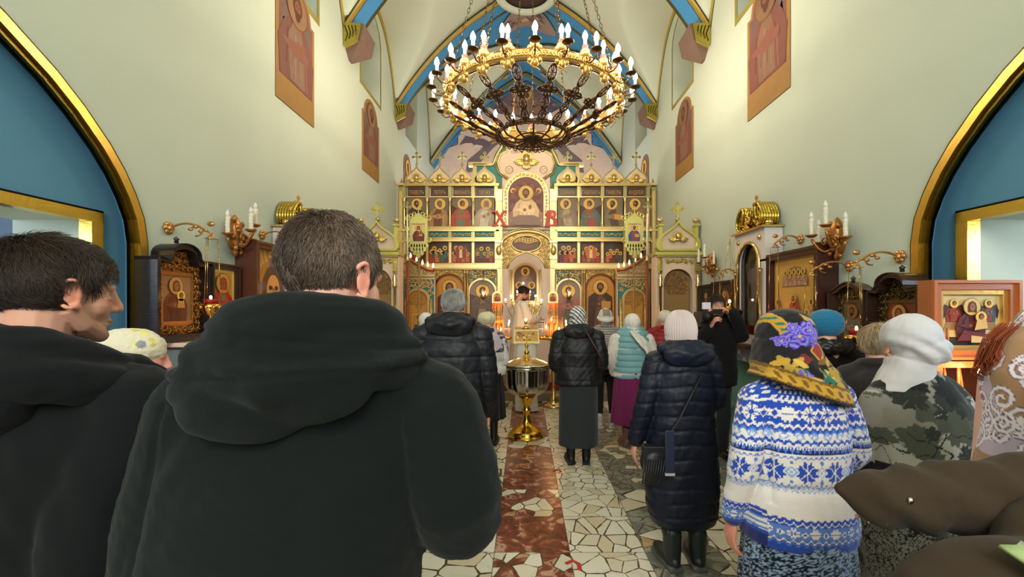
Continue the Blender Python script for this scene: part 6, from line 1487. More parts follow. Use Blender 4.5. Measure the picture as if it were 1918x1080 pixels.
# pipe, chair, bag at the right wall
mb = MB(); mb.tube([(WR - .12, Y(4.7), .0), (WR - .12, Y(4.7), 1.0), (WR - .14, Y(4.75), 1.06), (WR - .16, Y(4.95), 1.07), (WR - .16, Y(5.6), 1.07)], .022, 8, C(150, 190, 170)); tag(mb.build('heating_pipe', ENAMEL), 'pale green heating pipe bending along the right wall', 'pipe')
t = thing('chair', 'grey padded chair by the right wall behind the knitted sweater', 'chair', (2.36, Y(5.95), 0), .3)
for sx in (-1, 1):
    for sy in (-1, 1): mb = MB(); mb.tube([(sx * .2, sy * .2, 0), (sx * .19, sy * .19, .45)], .012, 6, C(50, 50, 52)); mb.build('leg', LEATHER, t)
mb = MB(); V_, F_ = ellipsoid((0, 0, .46), (.25, .25, .05), 16); mb.add(V_, F_, C(110, 118, 112), 0, True); mb.build('seat', CLOTH, t); mb = MB(); mb.ell((0, .2, .72), (.23, .035, .17), 16, C(116, 124, 116)); mb.build('backrest', CLOTH, t)
mb = MB(); mb.tube([(-.19, .19, .45), (-.19, .21, .7)], .012, 6, C(50, 50, 52)); mb.build('back_support', LEATHER, t); mb = MB(); mb.tube([(.19, .19, .45), (.19, .21, .7)], .012, 6, C(50, 50, 52)); mb.build('back_support', LEATHER, t)
t = thing('bag', 'turquoise cloth bag sitting on the grey chair', 'bag', (2.36, Y(5.95) - .02, .515)); mb = MB(); mb.ell((0, 0, .09), (.14, .09, .1), 14, C(40, 140, 140)); mb.build('bag_body', CLOTH, t); mb = MB(); mb.tube([(.08 * math.cos(a), 0, .17 + .07 * math.sin(a)) for a in np.linspace(0, PI, 10)], .008, 6, C(30, 110, 112)); mb.build('handle', CLOTH, t)
# ================================================================ SCULPTING HELPERS
def sculpt(mb, voxel, smooth=5):
    """merge overlapping closed shapes into one continuous skin"""
    me = bpy.data.meshes.new('s'); V = np.concatenate(mb.v); me.from_pydata([tuple(p) for p in V], [], mb.f)
    ob = bpy.data.objects.new('s', me); COL.objects.link(ob)
    md = ob.modifiers.new('r', 'REMESH'); md.mode = 'VOXEL'; md.voxel_size = voxel; md.adaptivity = 0
    if smooth: ms = ob.modifiers.new('sm', 'SMOOTH'); ms.factor = .5; ms.iterations = smooth
    me2 = evaluated(ob); n = len(me2.vertices)
    V = np.empty(n * 3, dtype=np.float32); me2.vertices.foreach_get('co', V); V = V.reshape(-1, 3).astype(float)
    nl = len(me2.loops); L = np.empty(nl, dtype=np.int32); me2.loops.foreach_get('vertex_index', L)
    Fq = L.reshape(-1, 4)
    bpy.data.objects.remove(ob); bpy.data.meshes.remove(me); bpy.data.meshes.remove(me2)
    return V, Fq
def normals(V, Fq):
    a, b, c, d = (V[Fq[:, i]] for i in range(4)); n = np.cross(c - a, d - b); N = np.zeros_like(V)
    for i in range(4): np.add.at(N, Fq[:, i], n)
    return N / (np.linalg.norm(N, axis=1)[:, None] + 1e-12)
def puff(V, Fq, d): return V + normals(V, Fq) * d[:, None]
def xform(loc=(0, 0, 0), yaw=0, pitch=0, roll=0, s=1.0):
    M = Matrix.Translation(loc) @ Matrix.Rotation(yaw, 4, 'Z') @ Matrix.Rotation(pitch, 4, 'X') @ Matrix.Rotation(roll, 4, 'Y') @ Matrix.Scale(s, 4)
    return np.array(M)
def TX(M, V): return V @ M[:3, :3].T + M[:3, 3]
def loft(mb, secs, n=28, e=2.3):
    """closed loft through superellipse rings (z, rx, ry, cx, cy)"""
    P = []
    for s in secs:
        z, rx, ry = s[:3]; cx, cy = (s[3], s[4]) if len(s) > 4 else (0, 0)
        row = []
        for i in range(n):
            a = 2 * PI * i / n; ca, sa = math.cos(a), math.sin(a); k = (abs(ca) ** e + abs(sa) ** e) ** (-1 / e)
            row.append((cx + rx * k * ca, cy + ry * k * sa, z))
        P.append(row)
    mb.grid(np.array(P), (1, 1, 1), cv=True)
    V = P[0]; mb.add(V, [list(range(n))[::-1]], (1, 1, 1)); mb.add(P[-1], [list(range(n))], (1, 1, 1))
    # weld caps by overlap: small solid cores keep the loft closed for the voxel skin
def limb(mb, pts, rad, n=12):
    pts = [np.array(p, float) for p in pts]; P = []; R = []
    for i in range(len(pts) - 1):
        for t in np.linspace(0, 1, 7)[:-1]: P.append(pts[i] * (1 - t) + pts[i + 1] * t); R.append(rad[i] * (1 - t) + rad[i + 1] * t)
    P.append(pts[-1]); R.append(rad[-1]); P = np.array(P)
    for _ in range(2): P[1:-1] = (P[:-2] + 2 * P[1:-1] + P[2:]) / 4
    mb.tube(P, R, n); mb.ell(P[0], R[0], n); mb.ell(P[-1], R[-1] * .98, n)
def closed_loft(mb, secs, n=28, e=2.3):
    P = []
    for s in secs:
        z, rx, ry = s[:3]; cx, cy = (s[3], s[4]) if len(s) > 4 else (0, 0)
        for i in range(n):
            a = 2 * PI * i / n; ca, sa = math.cos(a), math.sin(a); k = (abs(ca) ** e + abs(sa) ** e) ** (-1 / e)
            P.append((cx + rx * k * ca, cy + ry * k * sa, z))
    m = len(secs); f = []
    for j in range(m - 1):
        for i in range(n): f.append((j * n + i, j * n + (i + 1) % n, (j + 1) * n + (i + 1) % n, (j + 1) * n + i))
    f.append(list(range(n))[::-1]); f.append([(m - 1) * n + i for i in range(n)])
    mb.add(P, f, (1, 1, 1))
# head shapes in head space: origin between the ears, face towards +Y, height about .23
def head_shapes(mb, M, nose=1.0, jaw=1.0, neck=.056, lean=(0, -.03, -.22)):
    mb.X = M
    mb.ell((0, -.014, .035), (.076, .097, .082), 20); mb.ell((0, .028, -.022), (.062, .066, .078), 18)
    mb.ell((0, .045, -.070), (.047 * jaw, .045, .036), 14); [mb.tube([(s * .062, .0, -.035), (s * .052, .03, -.070), (s * .022, .068, -.092)], [.018, .019, .020], 8) for s in (-1, 1)]; mb.ell((0, .079, -.094), (.021, .018, .018), 10)
    mb.ell((0, .078, .020), (.050, .018, .013), 12)
    mb.tube([(0, .090, .022), (0, .099, -.004), (0, .106 + .004 * nose, -.026)], [.010, .0115, .0125], 8); mb.ell((0, .105 + .004 * nose, -.029), (.015, .013, .011), 10)
    for s in (-1, 1):
        mb.ell((s * .040, .050, -.026), (.026, .026, .032), 10); mb.ell((s * .030, .0775, .0135), (.017, .010, .0055), 8); mb.ell((s * .030, .0770, -.0085), (.015, .008, .0045), 8); mb.ell((s * .013, .097, -.033), (.009, .010, .008), 8)
        # ear: helix ring, lobe and concha
        E = [(s * (.079 + .011 * (1 - abs(q))), -.004 - .020 * math.cos(a) * .9 - .004, -.004 + .031 * math.sin(a)) for a, q in [(t, math.cos(t)) for t in np.linspace(.6, 5.4, 14)]]
        mb.tube(E, .0052, 6); mb.ell((s * .079, -.004, -.004), (.005, .016, .025), 10); mb.ell((s * .081, .006, -.030), (.006, .009, .010), 8); mb.ell((s * .082, .008, -.006), (.006, .005, .012), 6)
    mb.ell((0, .089, -.059), (.021, .0105, .006), 10); mb.ell((0, .088, -.069), (.018, .0105, .006), 10); mb.ell((0, .082, -.05), (.02, .012, .016), 10)
    mb.tube([(0, -.022, -.02), (0, -.03, -.12), lean], [neck * 1.02, neck, neck * 1.12], 16)
    mb.X = None
def head_colors(V, M, skin, lip=None, stubble=None):
    inv = np.linalg.inv(M); P = TX(inv, V); col = np.tile(np.array(skin), (len(V), 1))
    def blend(w, c, k=1.0):
        nonlocal col; w = np.clip(w, 0, 1)[:, None] * k; col = col * (1 - w) + np.array(c) * w
    g = lambda c, r: np.exp(-(((P - np.array(c)) / np.array(r)) ** 2).sum(1))
    red = (min(1, skin[0] * 1.05), skin[1] * .68, skin[2] * .62)
    for s in (-1, 1): blend(g((s * .085, -.004, 0), (.012, .03, .045)), red, .8); blend(g((s * .045, .07, -.025), (.025, .03, .022)), red, .4)
    blend(g((0, .110, -.028), (.016, .016, .016)), red, .5)
    blend((np.abs(P[:, 0]) < .024) * (P[:, 1] > .09) * (np.abs(P[:, 2] + .066) < .010), lip or (skin[0] * .8, skin[1] * .45, skin[2] * .45), .8)
    if stubble is not None:
        w = np.clip((-.025 - P[:, 2]) / .03, 0, 1) * np.clip((P[:, 1] + .02) / .04, 0, 1) * np.clip((P[:, 2] + .14) / .03, 0, 1); blend(w, stubble, .45)
    for s in (-1, 1):
        blend(g((s * .03, .094, .026), (.018, .02, .0045)), (.03, .02, .012), .85)      # brows
        blend(g((s * .03, .09, .002), (.016, .02, .008)), (skin[0] * .6, skin[1] * .5, skin[2] * .5), .5)
    return col
def eyes(parent, M):
    for s in (-1, 1):
        mb = MB(); mb.X = M; mb.ell((s * .030, .0665, .003), .0125, 12, C(206, 196, 188)); mb.ell((s * .030, .0762, .003), (.0056, .0038, .0056), 10, C(58, 48, 40)); mb.ell((s * .030, .0790, .003), (.0026, .002, .0026), 8, (0, 0, 0)); mb.build('eye', LEATHER, parent)
def hand_shapes(mb, M, side, curl=.5, spread=.12, thumb=.5):
    """hand space: wrist at origin, fingers along -Z, palm faces +X*side inward; side=+1 right hand"""
    mb.X = M
    mb.ell((0, 0, -.045), (.015, .039, .048), 14); mb.ell((0, .01 * 1, -.075), (.013, .036, .02), 12); mb.tube([(0, 0, .05), (0, 0, 0), (0, 0, -.02)], [.026, .023, .02], 10)
    L = [(.026, .038, .024, .019), (.010, .043, .027, .020), (-.008, .040, .025, .019), (-.026, .030, .019, .017)]
    for i, (yy, a, b, c) in enumerate(L):
        p = np.array([0, yy, -.085]); ang = .15; P = [p + np.array([0, 0, .03]), p]
        sp = (1.2 - i) * spread * .6
        for seg, l in enumerate((a, b, c)):
            ang += curl * (.55 if seg == 0 else .7); d = np.array([-side * math.sin(ang), math.sin(sp), -math.cos(ang)]); p = p + d * l; P.append(p)
        R = [.009, .0088, .0082, .0072, .006]
        mb.tube(P, R, 8); mb.ell(P[-1], .006, 8)
    P = [np.array([0, .022, -.018]), np.array([-side * .012, .042, -.042]), np.array([-side * (.02 + .01 * thumb), .05, -.07]), np.array([-side * (.026 + .014 * thumb), .05, -.094])]
    mb.tube(P, [.014, .011, .0095, .0075], 8); mb.ell(P[-1], .0072, 8)
    mb.X = None
def hair_strands(name, parent, M, region, n, length, colf, mat=HAIR, seed=1, lift=.012, r=.0007, vary=.35, crown=(0, -.045, .13), cen=(0, -.014, .035), rad=(.080, .101, .088), flow=None, wave=.12, cap=True, segs=5):
    R = np.random.default_rng(seed); D = R.normal(size=(n * 4, 3)); D /= np.linalg.norm(D, axis=1)[:, None]
    cen = np.array(cen); rad = np.array(rad); P = cen + D * rad; keep = region(P); D = D[keep][:n]; P = P[keep][:n]; m = len(P)
    path = [P.copy()]; cur = P.copy(); T = None
    dirn = R.normal(size=(m, 3)) * wave; Ls = length * R.uniform(.7, 1.25, m)
    clump = snoise(P, seed + 3, 4, 16)[:, None]
    for s in range(1, segs):
        Nn = (cur - cen) / rad ** 2; Nn /= np.linalg.norm(Nn, axis=1)[:, None]
        base = (cur - np.array(crown)) if flow is None else flow(cur)
        base = base / (np.linalg.norm(base, axis=1)[:, None] + 1e-6) + dirn + np.array([0, 0, -.35]) + clump * np.array([.35, 0, 0])
        t = base - Nn * (base * Nn).sum(1)[:, None]; t /= np.linalg.norm(t, axis=1)[:, None] + 1e-6
        cur = cur + t * (Ls / (segs - 1))[:, None]
        # stay just outside the scalp
        q = (cur - cen) / rad; ln = np.linalg.norm(q, axis=1); want = 1 + (lift * (s / (segs - 1)) * (1 + .5 * clump[:, 0])) / .09
        outside = cur[:, 2] > -.04
        k = np.where(outside | (ln < 1.0), want / ln, 1.0); cur = cen + (cur - cen) * k[:, None]
        path.append(cur.copy())
    A = np.stack(path, 1)      # m, segs, 3
    side = np.cross(A[:, -1] - A[:, 0], D); side /= np.linalg.norm(side, axis=1)[:, None] + 1e-9
    V = []; taper_ = np.linspace(1, .3, segs)
    up = D
    tri = [side, -.5 * side + .8 * up, -.5 * side - .8 * up]
    Vv = np.stack([A + (t_[:, None, :] * (r * taper_)[None, :, None]) for t_ in tri], 2)   # m, segs, 3, 3
    V = Vv.reshape(-1, 3); base = np.arange(m)[:, None, None] * segs * 3
    f = []
    for s in range(segs - 1):
        for k in range(3):
            l = (k + 1) % 3; f.append(np.stack([s * 3 + k + np.zeros(m, int), s * 3 + l + np.zeros(m, int), (s + 1) * 3 + l + np.zeros(m, int), (s + 1) * 3 + k + np.zeros(m, int)], 1) + (np.arange(m) * segs * 3)[:, None])
    Fq = np.concatenate(f); V = TX(M, V)
    col = np.repeat(colf(P, R) * R.uniform(1 - vary, 1 + vary, (m, 1)) * (1 + .3 * clump), segs * 3, axis=0)
    if cap:
        mb = MB(); mb.ell(tuple(cen), tuple(rad * .985), 32); Vc = np.concatenate(mb.v)
        fc = [q for q in mb.f if len(q) == 4 and region(Vc[q].mean(0)[None])[0]]
        if fc: Fq = np.concatenate([Fq, np.array(fc) + len(V)]); V = np.concatenate([V, TX(M, Vc)]); col = np.concatenate([col, np.tile(colf(P[:1] * 0, R)[0] * .55, (len(Vc), 1))])
    return vmesh(name, V, Fq, col, mat, parent)
def hair_region(P):
    x, y, z = P[:, 0], P[:, 1], P[:, 2]
    back = (y < -.035) & (z > -.052 + .1 * np.abs(x) * 0)
    mid = (y >= -.035) & (y < .035) & (z > .012)
    front = (y >= .035) & (z > .045 + (y - .035) * .45)
    return back | mid | front
def beanie(parent, M, col, r=(.088, .108, .100), low=-.035, ribs=34, brim=.05, puffk=1.0, slouch=0, name='knitted_hat', colf=None, cen=(0, -.014, .035), depth=.0028, tilt=-.25):
    """ribbed knitted hat with a turned-up brim"""
    nu, nv = 34, ribs * 6; cen = np.array(cen); P = np.zeros((nu, nv, 3))
    for i in range(nu):
        t = i / (nu - 1) * (PI * .5 + math.asin(min(.95, -low / r[2]))) if low < 0 else i / (nu - 1) * PI * .5
        for j in range(nv):
            a = 2 * PI * j / nv; rib = depth * math.cos(ribs * a) * min(1, math.sin(t) * 1.6)
            k = 1 + rib / .09; st = math.sin(t) ** .86
            P[i, j] = cen + np.array([r[0] * st * math.cos(a) * k, r[1] * st * math.sin(a) * k, r[2] * math.cos(t) * k + slouch * math.cos(t) ** 2])
            P[i, j, 2] += tilt * P[i, j, 1] * min(1, i / nu * 1.2)
    B = []
    rows = 7; base = P[-1]; 
    for q in range(rows):
        u = q / (rows - 1); bulge = .009 * math.sin(PI * min(1, u * 1.05 + .02)) + .003; z = u * brim
        row = []
        for j in range(nv):
            a = 2 * PI * j / nv; rib = .0018 * math.cos(ribs * a)
            d = np.array([math.cos(a), math.sin(a), 0]); row.append(base[j] + d * (bulge + rib) + np.array([0, 0, z - .004]))
        B.append(row)
    mb = MB(); mb.X = M; mb.grid(P, col, cv=True); hat = mb.build(name, KNIT, parent)
    mb = MB(); mb.X = M; B = np.array(B); mb.grid(B, mulc(col, .97), cv=True)
    top = np.stack([B[-1], B[-1] * .93 + np.array([cen[0], cen[1], 0]) * .07 + np.array([0, 0, .002])]); top[1, :, 2] = B[-1, :, 2]; mb.grid(top, mulc(col, .9), cv=True)
    if brim > 0: mb.build('brim', KNIT, hat)
    return hat
# ================================================================ PEOPLE
SK1 = C(222, 168, 140); SK2 = C(206, 150, 124)
def person(label, px, d, group=None, yaw=0):
    return thing('person', label, 'person', ((px - CX) * d / 900, Y(d), 0), yaw)
def body_mesh(t, h, M, skin=SK1, lip=None, stubble=None, sw=.17, head_res=.0042, hands=(), arms=None, face=True, neck=.056, legs=True, hr=.004):
    """one continuous figure: head, neck, trunk, arms, legs and hands"""
    Vs, Fs, Cs, n = [], [], [], 0
    def push(V, Fq, c):
        nonlocal n
        Vs.append(V); Fs.append(Fq + n); Cs.append(c); n += len(V)
    mb = MB(); head_shapes(mb, M, neck=neck); V, Fq = sculpt(mb, head_res, 4); push(V, Fq, head_colors(V, M, skin, lip, stubble))
    k = h / 1.75; mb = MB(); nk = TX(M, np.array([[0, -.03, -.17]]))[0]
    closed_loft(mb, [(.47 * h, .13 * k, .09 * k), (.53 * h, .15 * k, .10 * k), (.62 * h, .12 * k, .085 * k), (.74 * h, .15 * k, .10 * k), (.79 * h, .14 * k, .09 * k), (.825 * h, .06 * k, .06 * k)], 20)
    limb(mb, [(0, 0, .80 * h), tuple(nk)], [.06 * k, .052 * k])
    for i, s in enumerate((-1, 1)):
        if legs: limb(mb, [(s * .09 * k, 0, .50 * h), (s * .095 * k, .01, .28 * h), (s * .10 * k, -.01, .06 * h)], [.078 * k, .052 * k, .036 * k], 10)
        if arms: limb(mb, [(s * sw * .9, 0, .80 * h)] + [tuple(q) for q in arms[i]], [.042 * k, .036 * k, .026 * k], 10)
    V, Fq = sculpt(mb, .014, 3); push(V, Fq, np.tile(np.array(skin), (len(V), 1)))
    for (Mh, side, curl, th) in hands:
        mb = MB(); hand_shapes(mb, Mh, side, curl, thumb=th); V, Fq = sculpt(mb, hr, 2); c = np.tile(np.array((skin[0], skin[1] * .88, skin[2] * .85)), (len(V), 1)); push(V, Fq, c)
    o = vmesh('body', np.concatenate(Vs), np.concatenate(Fs), np.concatenate(Cs), SKIN, t)
    if face: eyes(o, M)
    return o
def hand_at(wrist, yaw=0, pitch=0, roll=0, k=1.0): return xform(wrist, yaw, pitch, roll, k)
def garment(name, t, build, voxel, smooth, disp, colf, mat, label=None):
    mb = MB(); build(mb); V, Fq = sculpt(mb, voxel, smooth)
    if disp is not None:
        for dd in (disp if isinstance(disp, (list, tuple)) else [disp]): V = puff(V, Fq, dd(V))
    col = colf(V) if callable(colf) else np.tile(np.array(colf), (len(V), 1))
    o = vmesh(name, V, Fq, col, mat, t)
    if label: o['label'] = label
    return o
def quilt(s, a, z0=0, w=.010, slope=0.0, xm=None):
    def f(V):
        z = V[:, 2] - z0 + slope * np.abs(V[:, 0]); ph = (z / s) % 1.0; dd = np.minimum(ph, 1 - ph) * s
        return a * (1 - np.exp(-(dd / w) ** 1.3)) - a + .002 * snoise(V, 4, 5, 5)
    return f
def wrinkle(a, f, seed=1, st=(1, 1, 1)): return lambda V: a * snoise(V * np.array(st), seed, 5, f)
def seams(lines):
    """shallow stitched grooves: list of (fn(V)->signed distance, mask fn)"""
    def f(V):
        out = np.zeros(len(V))
        for dist, mask in lines: out -= .004 * np.exp(-(dist(V) / .006) ** 2) * mask(V)
        return out
    return f
def boots(t, col, sep=.10, y=0, hgt=.20, mat=LEATHER, sole=None, k=1.0, yaw=0, name='boot', laces=False):
    for s in (-1, 1):
        mb = MB(); mb.X = xform((s * sep, y, 0), -s * .12 + yaw); mb.ell((0, .07 * k, .045), (.045 * k, .11 * k, .042), 14); mb.ell((0, -.03, .05), (.040 * k, .06 * k, .05), 12); limb(mb, [(0, -.03, .06), (0, -.025, hgt)], [.045 * k, .052 * k], 12); mb.box(-.04 * k, .04 * k, -.08 * k, .16 * k, 0.0, .03, (1, 1, 1))
        V, Fq = sculpt(mb, .006, 3); V[:, 2] -= V[:, 2].min()
        c = np.tile(np.array(col), (len(V), 1)); 
        if sole: c[V[:, 2] < .035] = sole
        vmesh(name, V, Fq, c, mat, t)
def trousers(t, h, col, z0=.06, r=(.10, .075, .06), sep=.095, mat=CLOTH):
    def b(mb):
        closed_loft(mb, [(.46 * h, .16, .12), (.56 * h, .16, .12)])
        for s in (-1, 1): limb(mb, [(s * sep * .9, 0, .49 * h), (s * sep, .01, .28 * h), (s * sep, -.01, z0 + r[2])], r)
    garment('trousers', t, b, .014, 3, wrinkle(.006, 5, 3, (1, 1, .5)), col, mat)
def skirt(t, z0, z1, r0, r1, col, pleats=18, amp=.012, mat=CLOTH, colf=None, cy=0, name='skirt', e=2.0, nz=40):
    na = pleats * 8 if pleats else 96; P = np.zeros((nz, na, 3))
    for i in range(nz):
        u = i / (nz - 1); z = z0 + (z1 - z0) * u; rx = r0[0] * (1 - u) + r1[0] * u; ry = r0[1] * (1 - u) + r1[1] * u
        for j in range(na):
            a = 2 * PI * j / na; w = amp * (1 - u) ** .7 * (math.cos(pleats * a + .6 * math.sin(3 * a + 2 * u)) + .5 * math.cos(pleats * .5 * a + 1))
            P[i, j] = ((rx + w) * math.cos(a), cy + (ry + w) * math.sin(a), z)
    V = P.reshape(-1, 3); Fq = np.array([(i * na + j, i * na + (j + 1) % na, (i + 1) * na + (j + 1) % na, (i + 1) * na + j) for i in range(nz - 1) for j in range(na)])
    return vmesh(name, V, Fq, colf(V) if colf else np.tile(np.array(col), (len(V), 1)), mat, t)
HANG = lambda h, sw, out=.05: [[(-(sw + out), -.01, .62 * h), (-(sw + out + .01), .05, .475 * h)], [((sw + out), -.01, .62 * h), ((sw + out + .01), .05, .475 * h)]]
def CLASP(h, sw, out=.06): return [[(-(sw + out), -.02, .62 * h), (-.09, .2, .60 * h)], [((sw + out), -.02, .62 * h), (.09, .2, .60 * h)]]
def coat_shapes(mb, h, sw, arms, hem, secs, ra=(.078, .068, .056), collar=None, slope=.035):
    closed_loft(mb, secs)
    for i, s in enumerate((-1, 1)):
        limb(mb, [(s * sw * .55, 0, .835 * h), (s * sw, 0, .80 * h)], [ra[0] * .72, ra[0]])
        limb(mb, [(s * sw, 0, .80 * h)] + [tuple(q) for q in arms[i]], ra, 14)
    if collar:
        c, R_, r_ = collar; mb.tube([(c[0] + R_[0] * math.cos(a), c[1] + R_[1] * math.sin(a), c[2] - .25 * R_[1] * math.sin(a)) for a in np.linspace(0, 2 * PI, 20, endpoint=False)], r_, 10, closed=True)
def headscarf_shapes(mb, M, k=1.0, drop=.10, tie=True, full=1.0):
    mb.X = M
    mb.ell((0, -.022, .028), (.090 * k, .113 * k, .100 * k), 20); mb.ell((0, -.035, -.045), (.080 * k, .080 * k, .07 * k), 16)
    mb.tube([(.07, .03, .02), (.082, .0, -.04), (.06, -.03, -.10)], .018, 8); mb.tube([(-.07, .03, .02), (-.082, .0, -.04), (-.06, -.03, -.10)], .018, 8)
    mb.ell((0, -.05, -.11), (.075 * k * full, .06 * k, .05), 14); mb.X = None
    # opening for the face is hidden on the far side; scarf edge runs round the face
# ---------------------------------------------------------------- 1. big man, foreground
h = 1.83; t = person('big man in dark green-black hooded coat with short brown hair, seen from behind', 600, .85); MX = -.038
Mh = xform((.012, .035, 1.700), -.42, -.12) @ np.diag([.87, .93, 1.0, 1])
arms1 = [[(-.275, -.01, 1.19), (-.26, .12, .95)], [(.255, -.02, 1.285), (.15, .22, 1.25)]]
body_mesh(t, h, Mh, skin=C(232, 172, 150), stubble=C(120, 96, 84), arms=arms1, head_res=.0032, neck=.064, hands=[(hand_at((.15, .25, 1.25), 0, PI / 2, .6), 1, .8, .6), (hand_at((-.26, .13, .92)), -1, .5, .5)])
def hc(P, R):
    g = np.clip((P[:, 0] * 4 + .3) + R.normal(size=len(P)) * .22, 0, 1)[:, None]; return np.array(C(66, 50, 40)) * (1 - g) + np.array(C(128, 108, 92)) * g
hair_strands('hair', t, Mh, hair_region, 16000, .032, hc, r=.0009, vary=.6, lift=.008, wave=.26, rad=(.078, .099, .086))
def b1(mb):
    coat_shapes(mb, h, .195, arms1, .8, [(.72, .255, .165, -.075, 0), (1.0, .25, .16, -.07, 0), (1.2, .24, .155, -.06, 0), (1.38, .235, .145, -.04, 0), (1.47, .20, .12, -.02, 0), (1.54, .10, .09)], ra=(.094, .082, .07))
    mb.ell((-.01, -.01, 1.50), (.22, .11, .075), 20)
def hood1(mb):
    mb.tube([(.125 * math.cos(a) * 1.0, -.015 + .11 * math.sin(a), 1.588 - .035 * math.sin(a) + .015 * math.cos(a)) for a in np.linspace(0, 2 * PI, 26, endpoint=False)], [.040 + .012 * max(0, -math.sin(a)) for a in np.linspace(0, 2 * PI, 26, endpoint=False)], 12, closed=True)
    mb.tube([(.150 * math.cos(a), -.02 + .115 * math.sin(a), 1.552 - .02 * math.sin(a)) for a in np.linspace(0, 2 * PI, 26, endpoint=False)], .045, 12, closed=True)
    mb.ell((-.02, -.115, 1.535), (.155, .058, .07), 22); mb.ell((-.055, -.12, 1.50), (.10, .05, .055), 18); mb.tube([(-.165, -.03, 1.575), (-.12, -.13, 1.56), (0, -.165, 1.54), (.13, -.12, 1.565), (.175, -.02, 1.575)], [.028, .03, .034, .03, .026], 10)
CG = C(8, 15, 15)
def f1(V):
    x, y, z = V.T; d = .006 * snoise(V * np.array([1, 1, .55]), 11, 5, 3.2) + .0018 * snoise(V, 5, 5, 14)
    # sleeve seam over the shoulder blades
    d -= .006 * np.exp(-((np.abs(x + .03) - .195 - .10 * (1.42 - z)) / .007) ** 2) * (z > 1.1) * (z < 1.5) * (y < .02)
    return d
garment('coat', t, b1, .0075, 8, f1, CG, COAT)
def fh1(V):
    x, y, z = V.T; u = z - .10 * np.abs(x); return -.007 * np.exp(-((z - 1.555 + .25 * x * x - .05 * x) / .005) ** 2) * (y < .0) - .004 * np.exp(-((z - 1.605 + .1 * x) / .004) ** 2) + .005 * np.sin(u * 150 + 2.2 * np.sin(x * 9)) * np.exp(-((z - 1.575) / .035) ** 2) + .004 * snoise(V * np.array([1, 1, 1.6]), 21, 5, 5)
garment('hood', t, hood1, .006, 5, fh1, mulc(CG, 1.05), COAT)
trousers(t, h, C(24, 24, 28)); boots(t, C(20, 18, 18), .11)
# ---------------------------------------------------------------- 2. man in profile, left
h = 1.80; t = person('man in black hooded coat with dark brown hair, in right profile at the left edge', 84, 1.05, yaw=0)
Mh = xform((-.005, .03, 1.682), -.43, -.06)
arms2 = [[(-.20, -.10, 1.15), (-.2, .05, .92)], [(.20, -.12, 1.13), (.24, .02, .9)]]
body_mesh(t, h, Mh, skin=C(214, 158, 132), stubble=C(150, 118, 100), arms=arms2, head_res=.0030, neck=.060, hands=[(hand_at((-.2, .06, .9)), -1, .5, .5), (hand_at((.24, .03, .88)), 1, .5, .5)])
def hair_region2(P):
    x, y, z = P[:, 0], P[:, 1], P[:, 2]
    return ((y < -.038) & (z > -.045)) | ((y >= -.038) & (y < .02) & (z > .045)) | ((y >= .02) & (y < .04) & (z > .022)) | ((y >= .04) & (z > .066 + (y - .04) * .1))
hair_strands('hair', t, Mh, hair_region2, 15000, .042, lambda P, R: np.array(C(50, 37, 27)) * R.uniform(.6, 1.5, (len(P), 1)), r=.0008, vary=.6, lift=.013, wave=.26, rad=(.080, .102, .090), crown=(0, -.07, .12), flow=lambda c: np.stack([c[:, 0] * 2, .07 + .5 * (c[:, 1] * (c[:, 1] < 0)), -.08 + 0 * c[:, 0]], 1) * np.where(c[:, 2:3] > .05, 1, .6))
def b2(mb):
    coat_shapes(mb, h, .20, arms2, .7, [(.70, .26, .17), (1.0, .25, .165), (1.2, .24, .165), (1.38, .245, .155), (1.46, .20, .13), (1.52, .10, .10)], ra=(.090, .080, .068))
def hood2(mb):
    mb.tube([(.01 + .13 * math.cos(a), -.01 + .13 * math.sin(a), 1.525 - .01 * math.cos(a) - .055 * math.sin(a)) for a in np.linspace(0, 2 * PI, 24, endpoint=False)], .045, 12, closed=True)
    mb.tube([(.01 + .165 * math.cos(a), -.02 + .145 * math.sin(a), 1.49 - .01 * math.cos(a) - .045 * math.sin(a)) for a in np.linspace(0, 2 * PI, 24, endpoint=False)], .047, 12, closed=True)
    mb.ell((-.05, -.13, 1.47), (.16, .08, .085), 18); mb.tube([(.12, .02, 1.52), (.17, .05, 1.515), (.205, .07, 1.495)], [.035, .026, .012], 8)
CN = C(9, 12, 15)
garment('coat', t, b2, .009, 8, lambda V: .009 * snoise(V * np.array([1, 1, .6]), 31, 5, 3.5) + .002 * snoise(V, 6, 5, 12), CN, COAT)
garment('hood', t, hood2, .007, 5, lambda V: .006 * snoise(V * np.array([1, 1, 2.2]), 41, 5, 4.5), mulc(CN, 1.15), COAT)
trousers(t, h, C(24, 24, 28)); boots(t, C(20, 18, 18), .11)
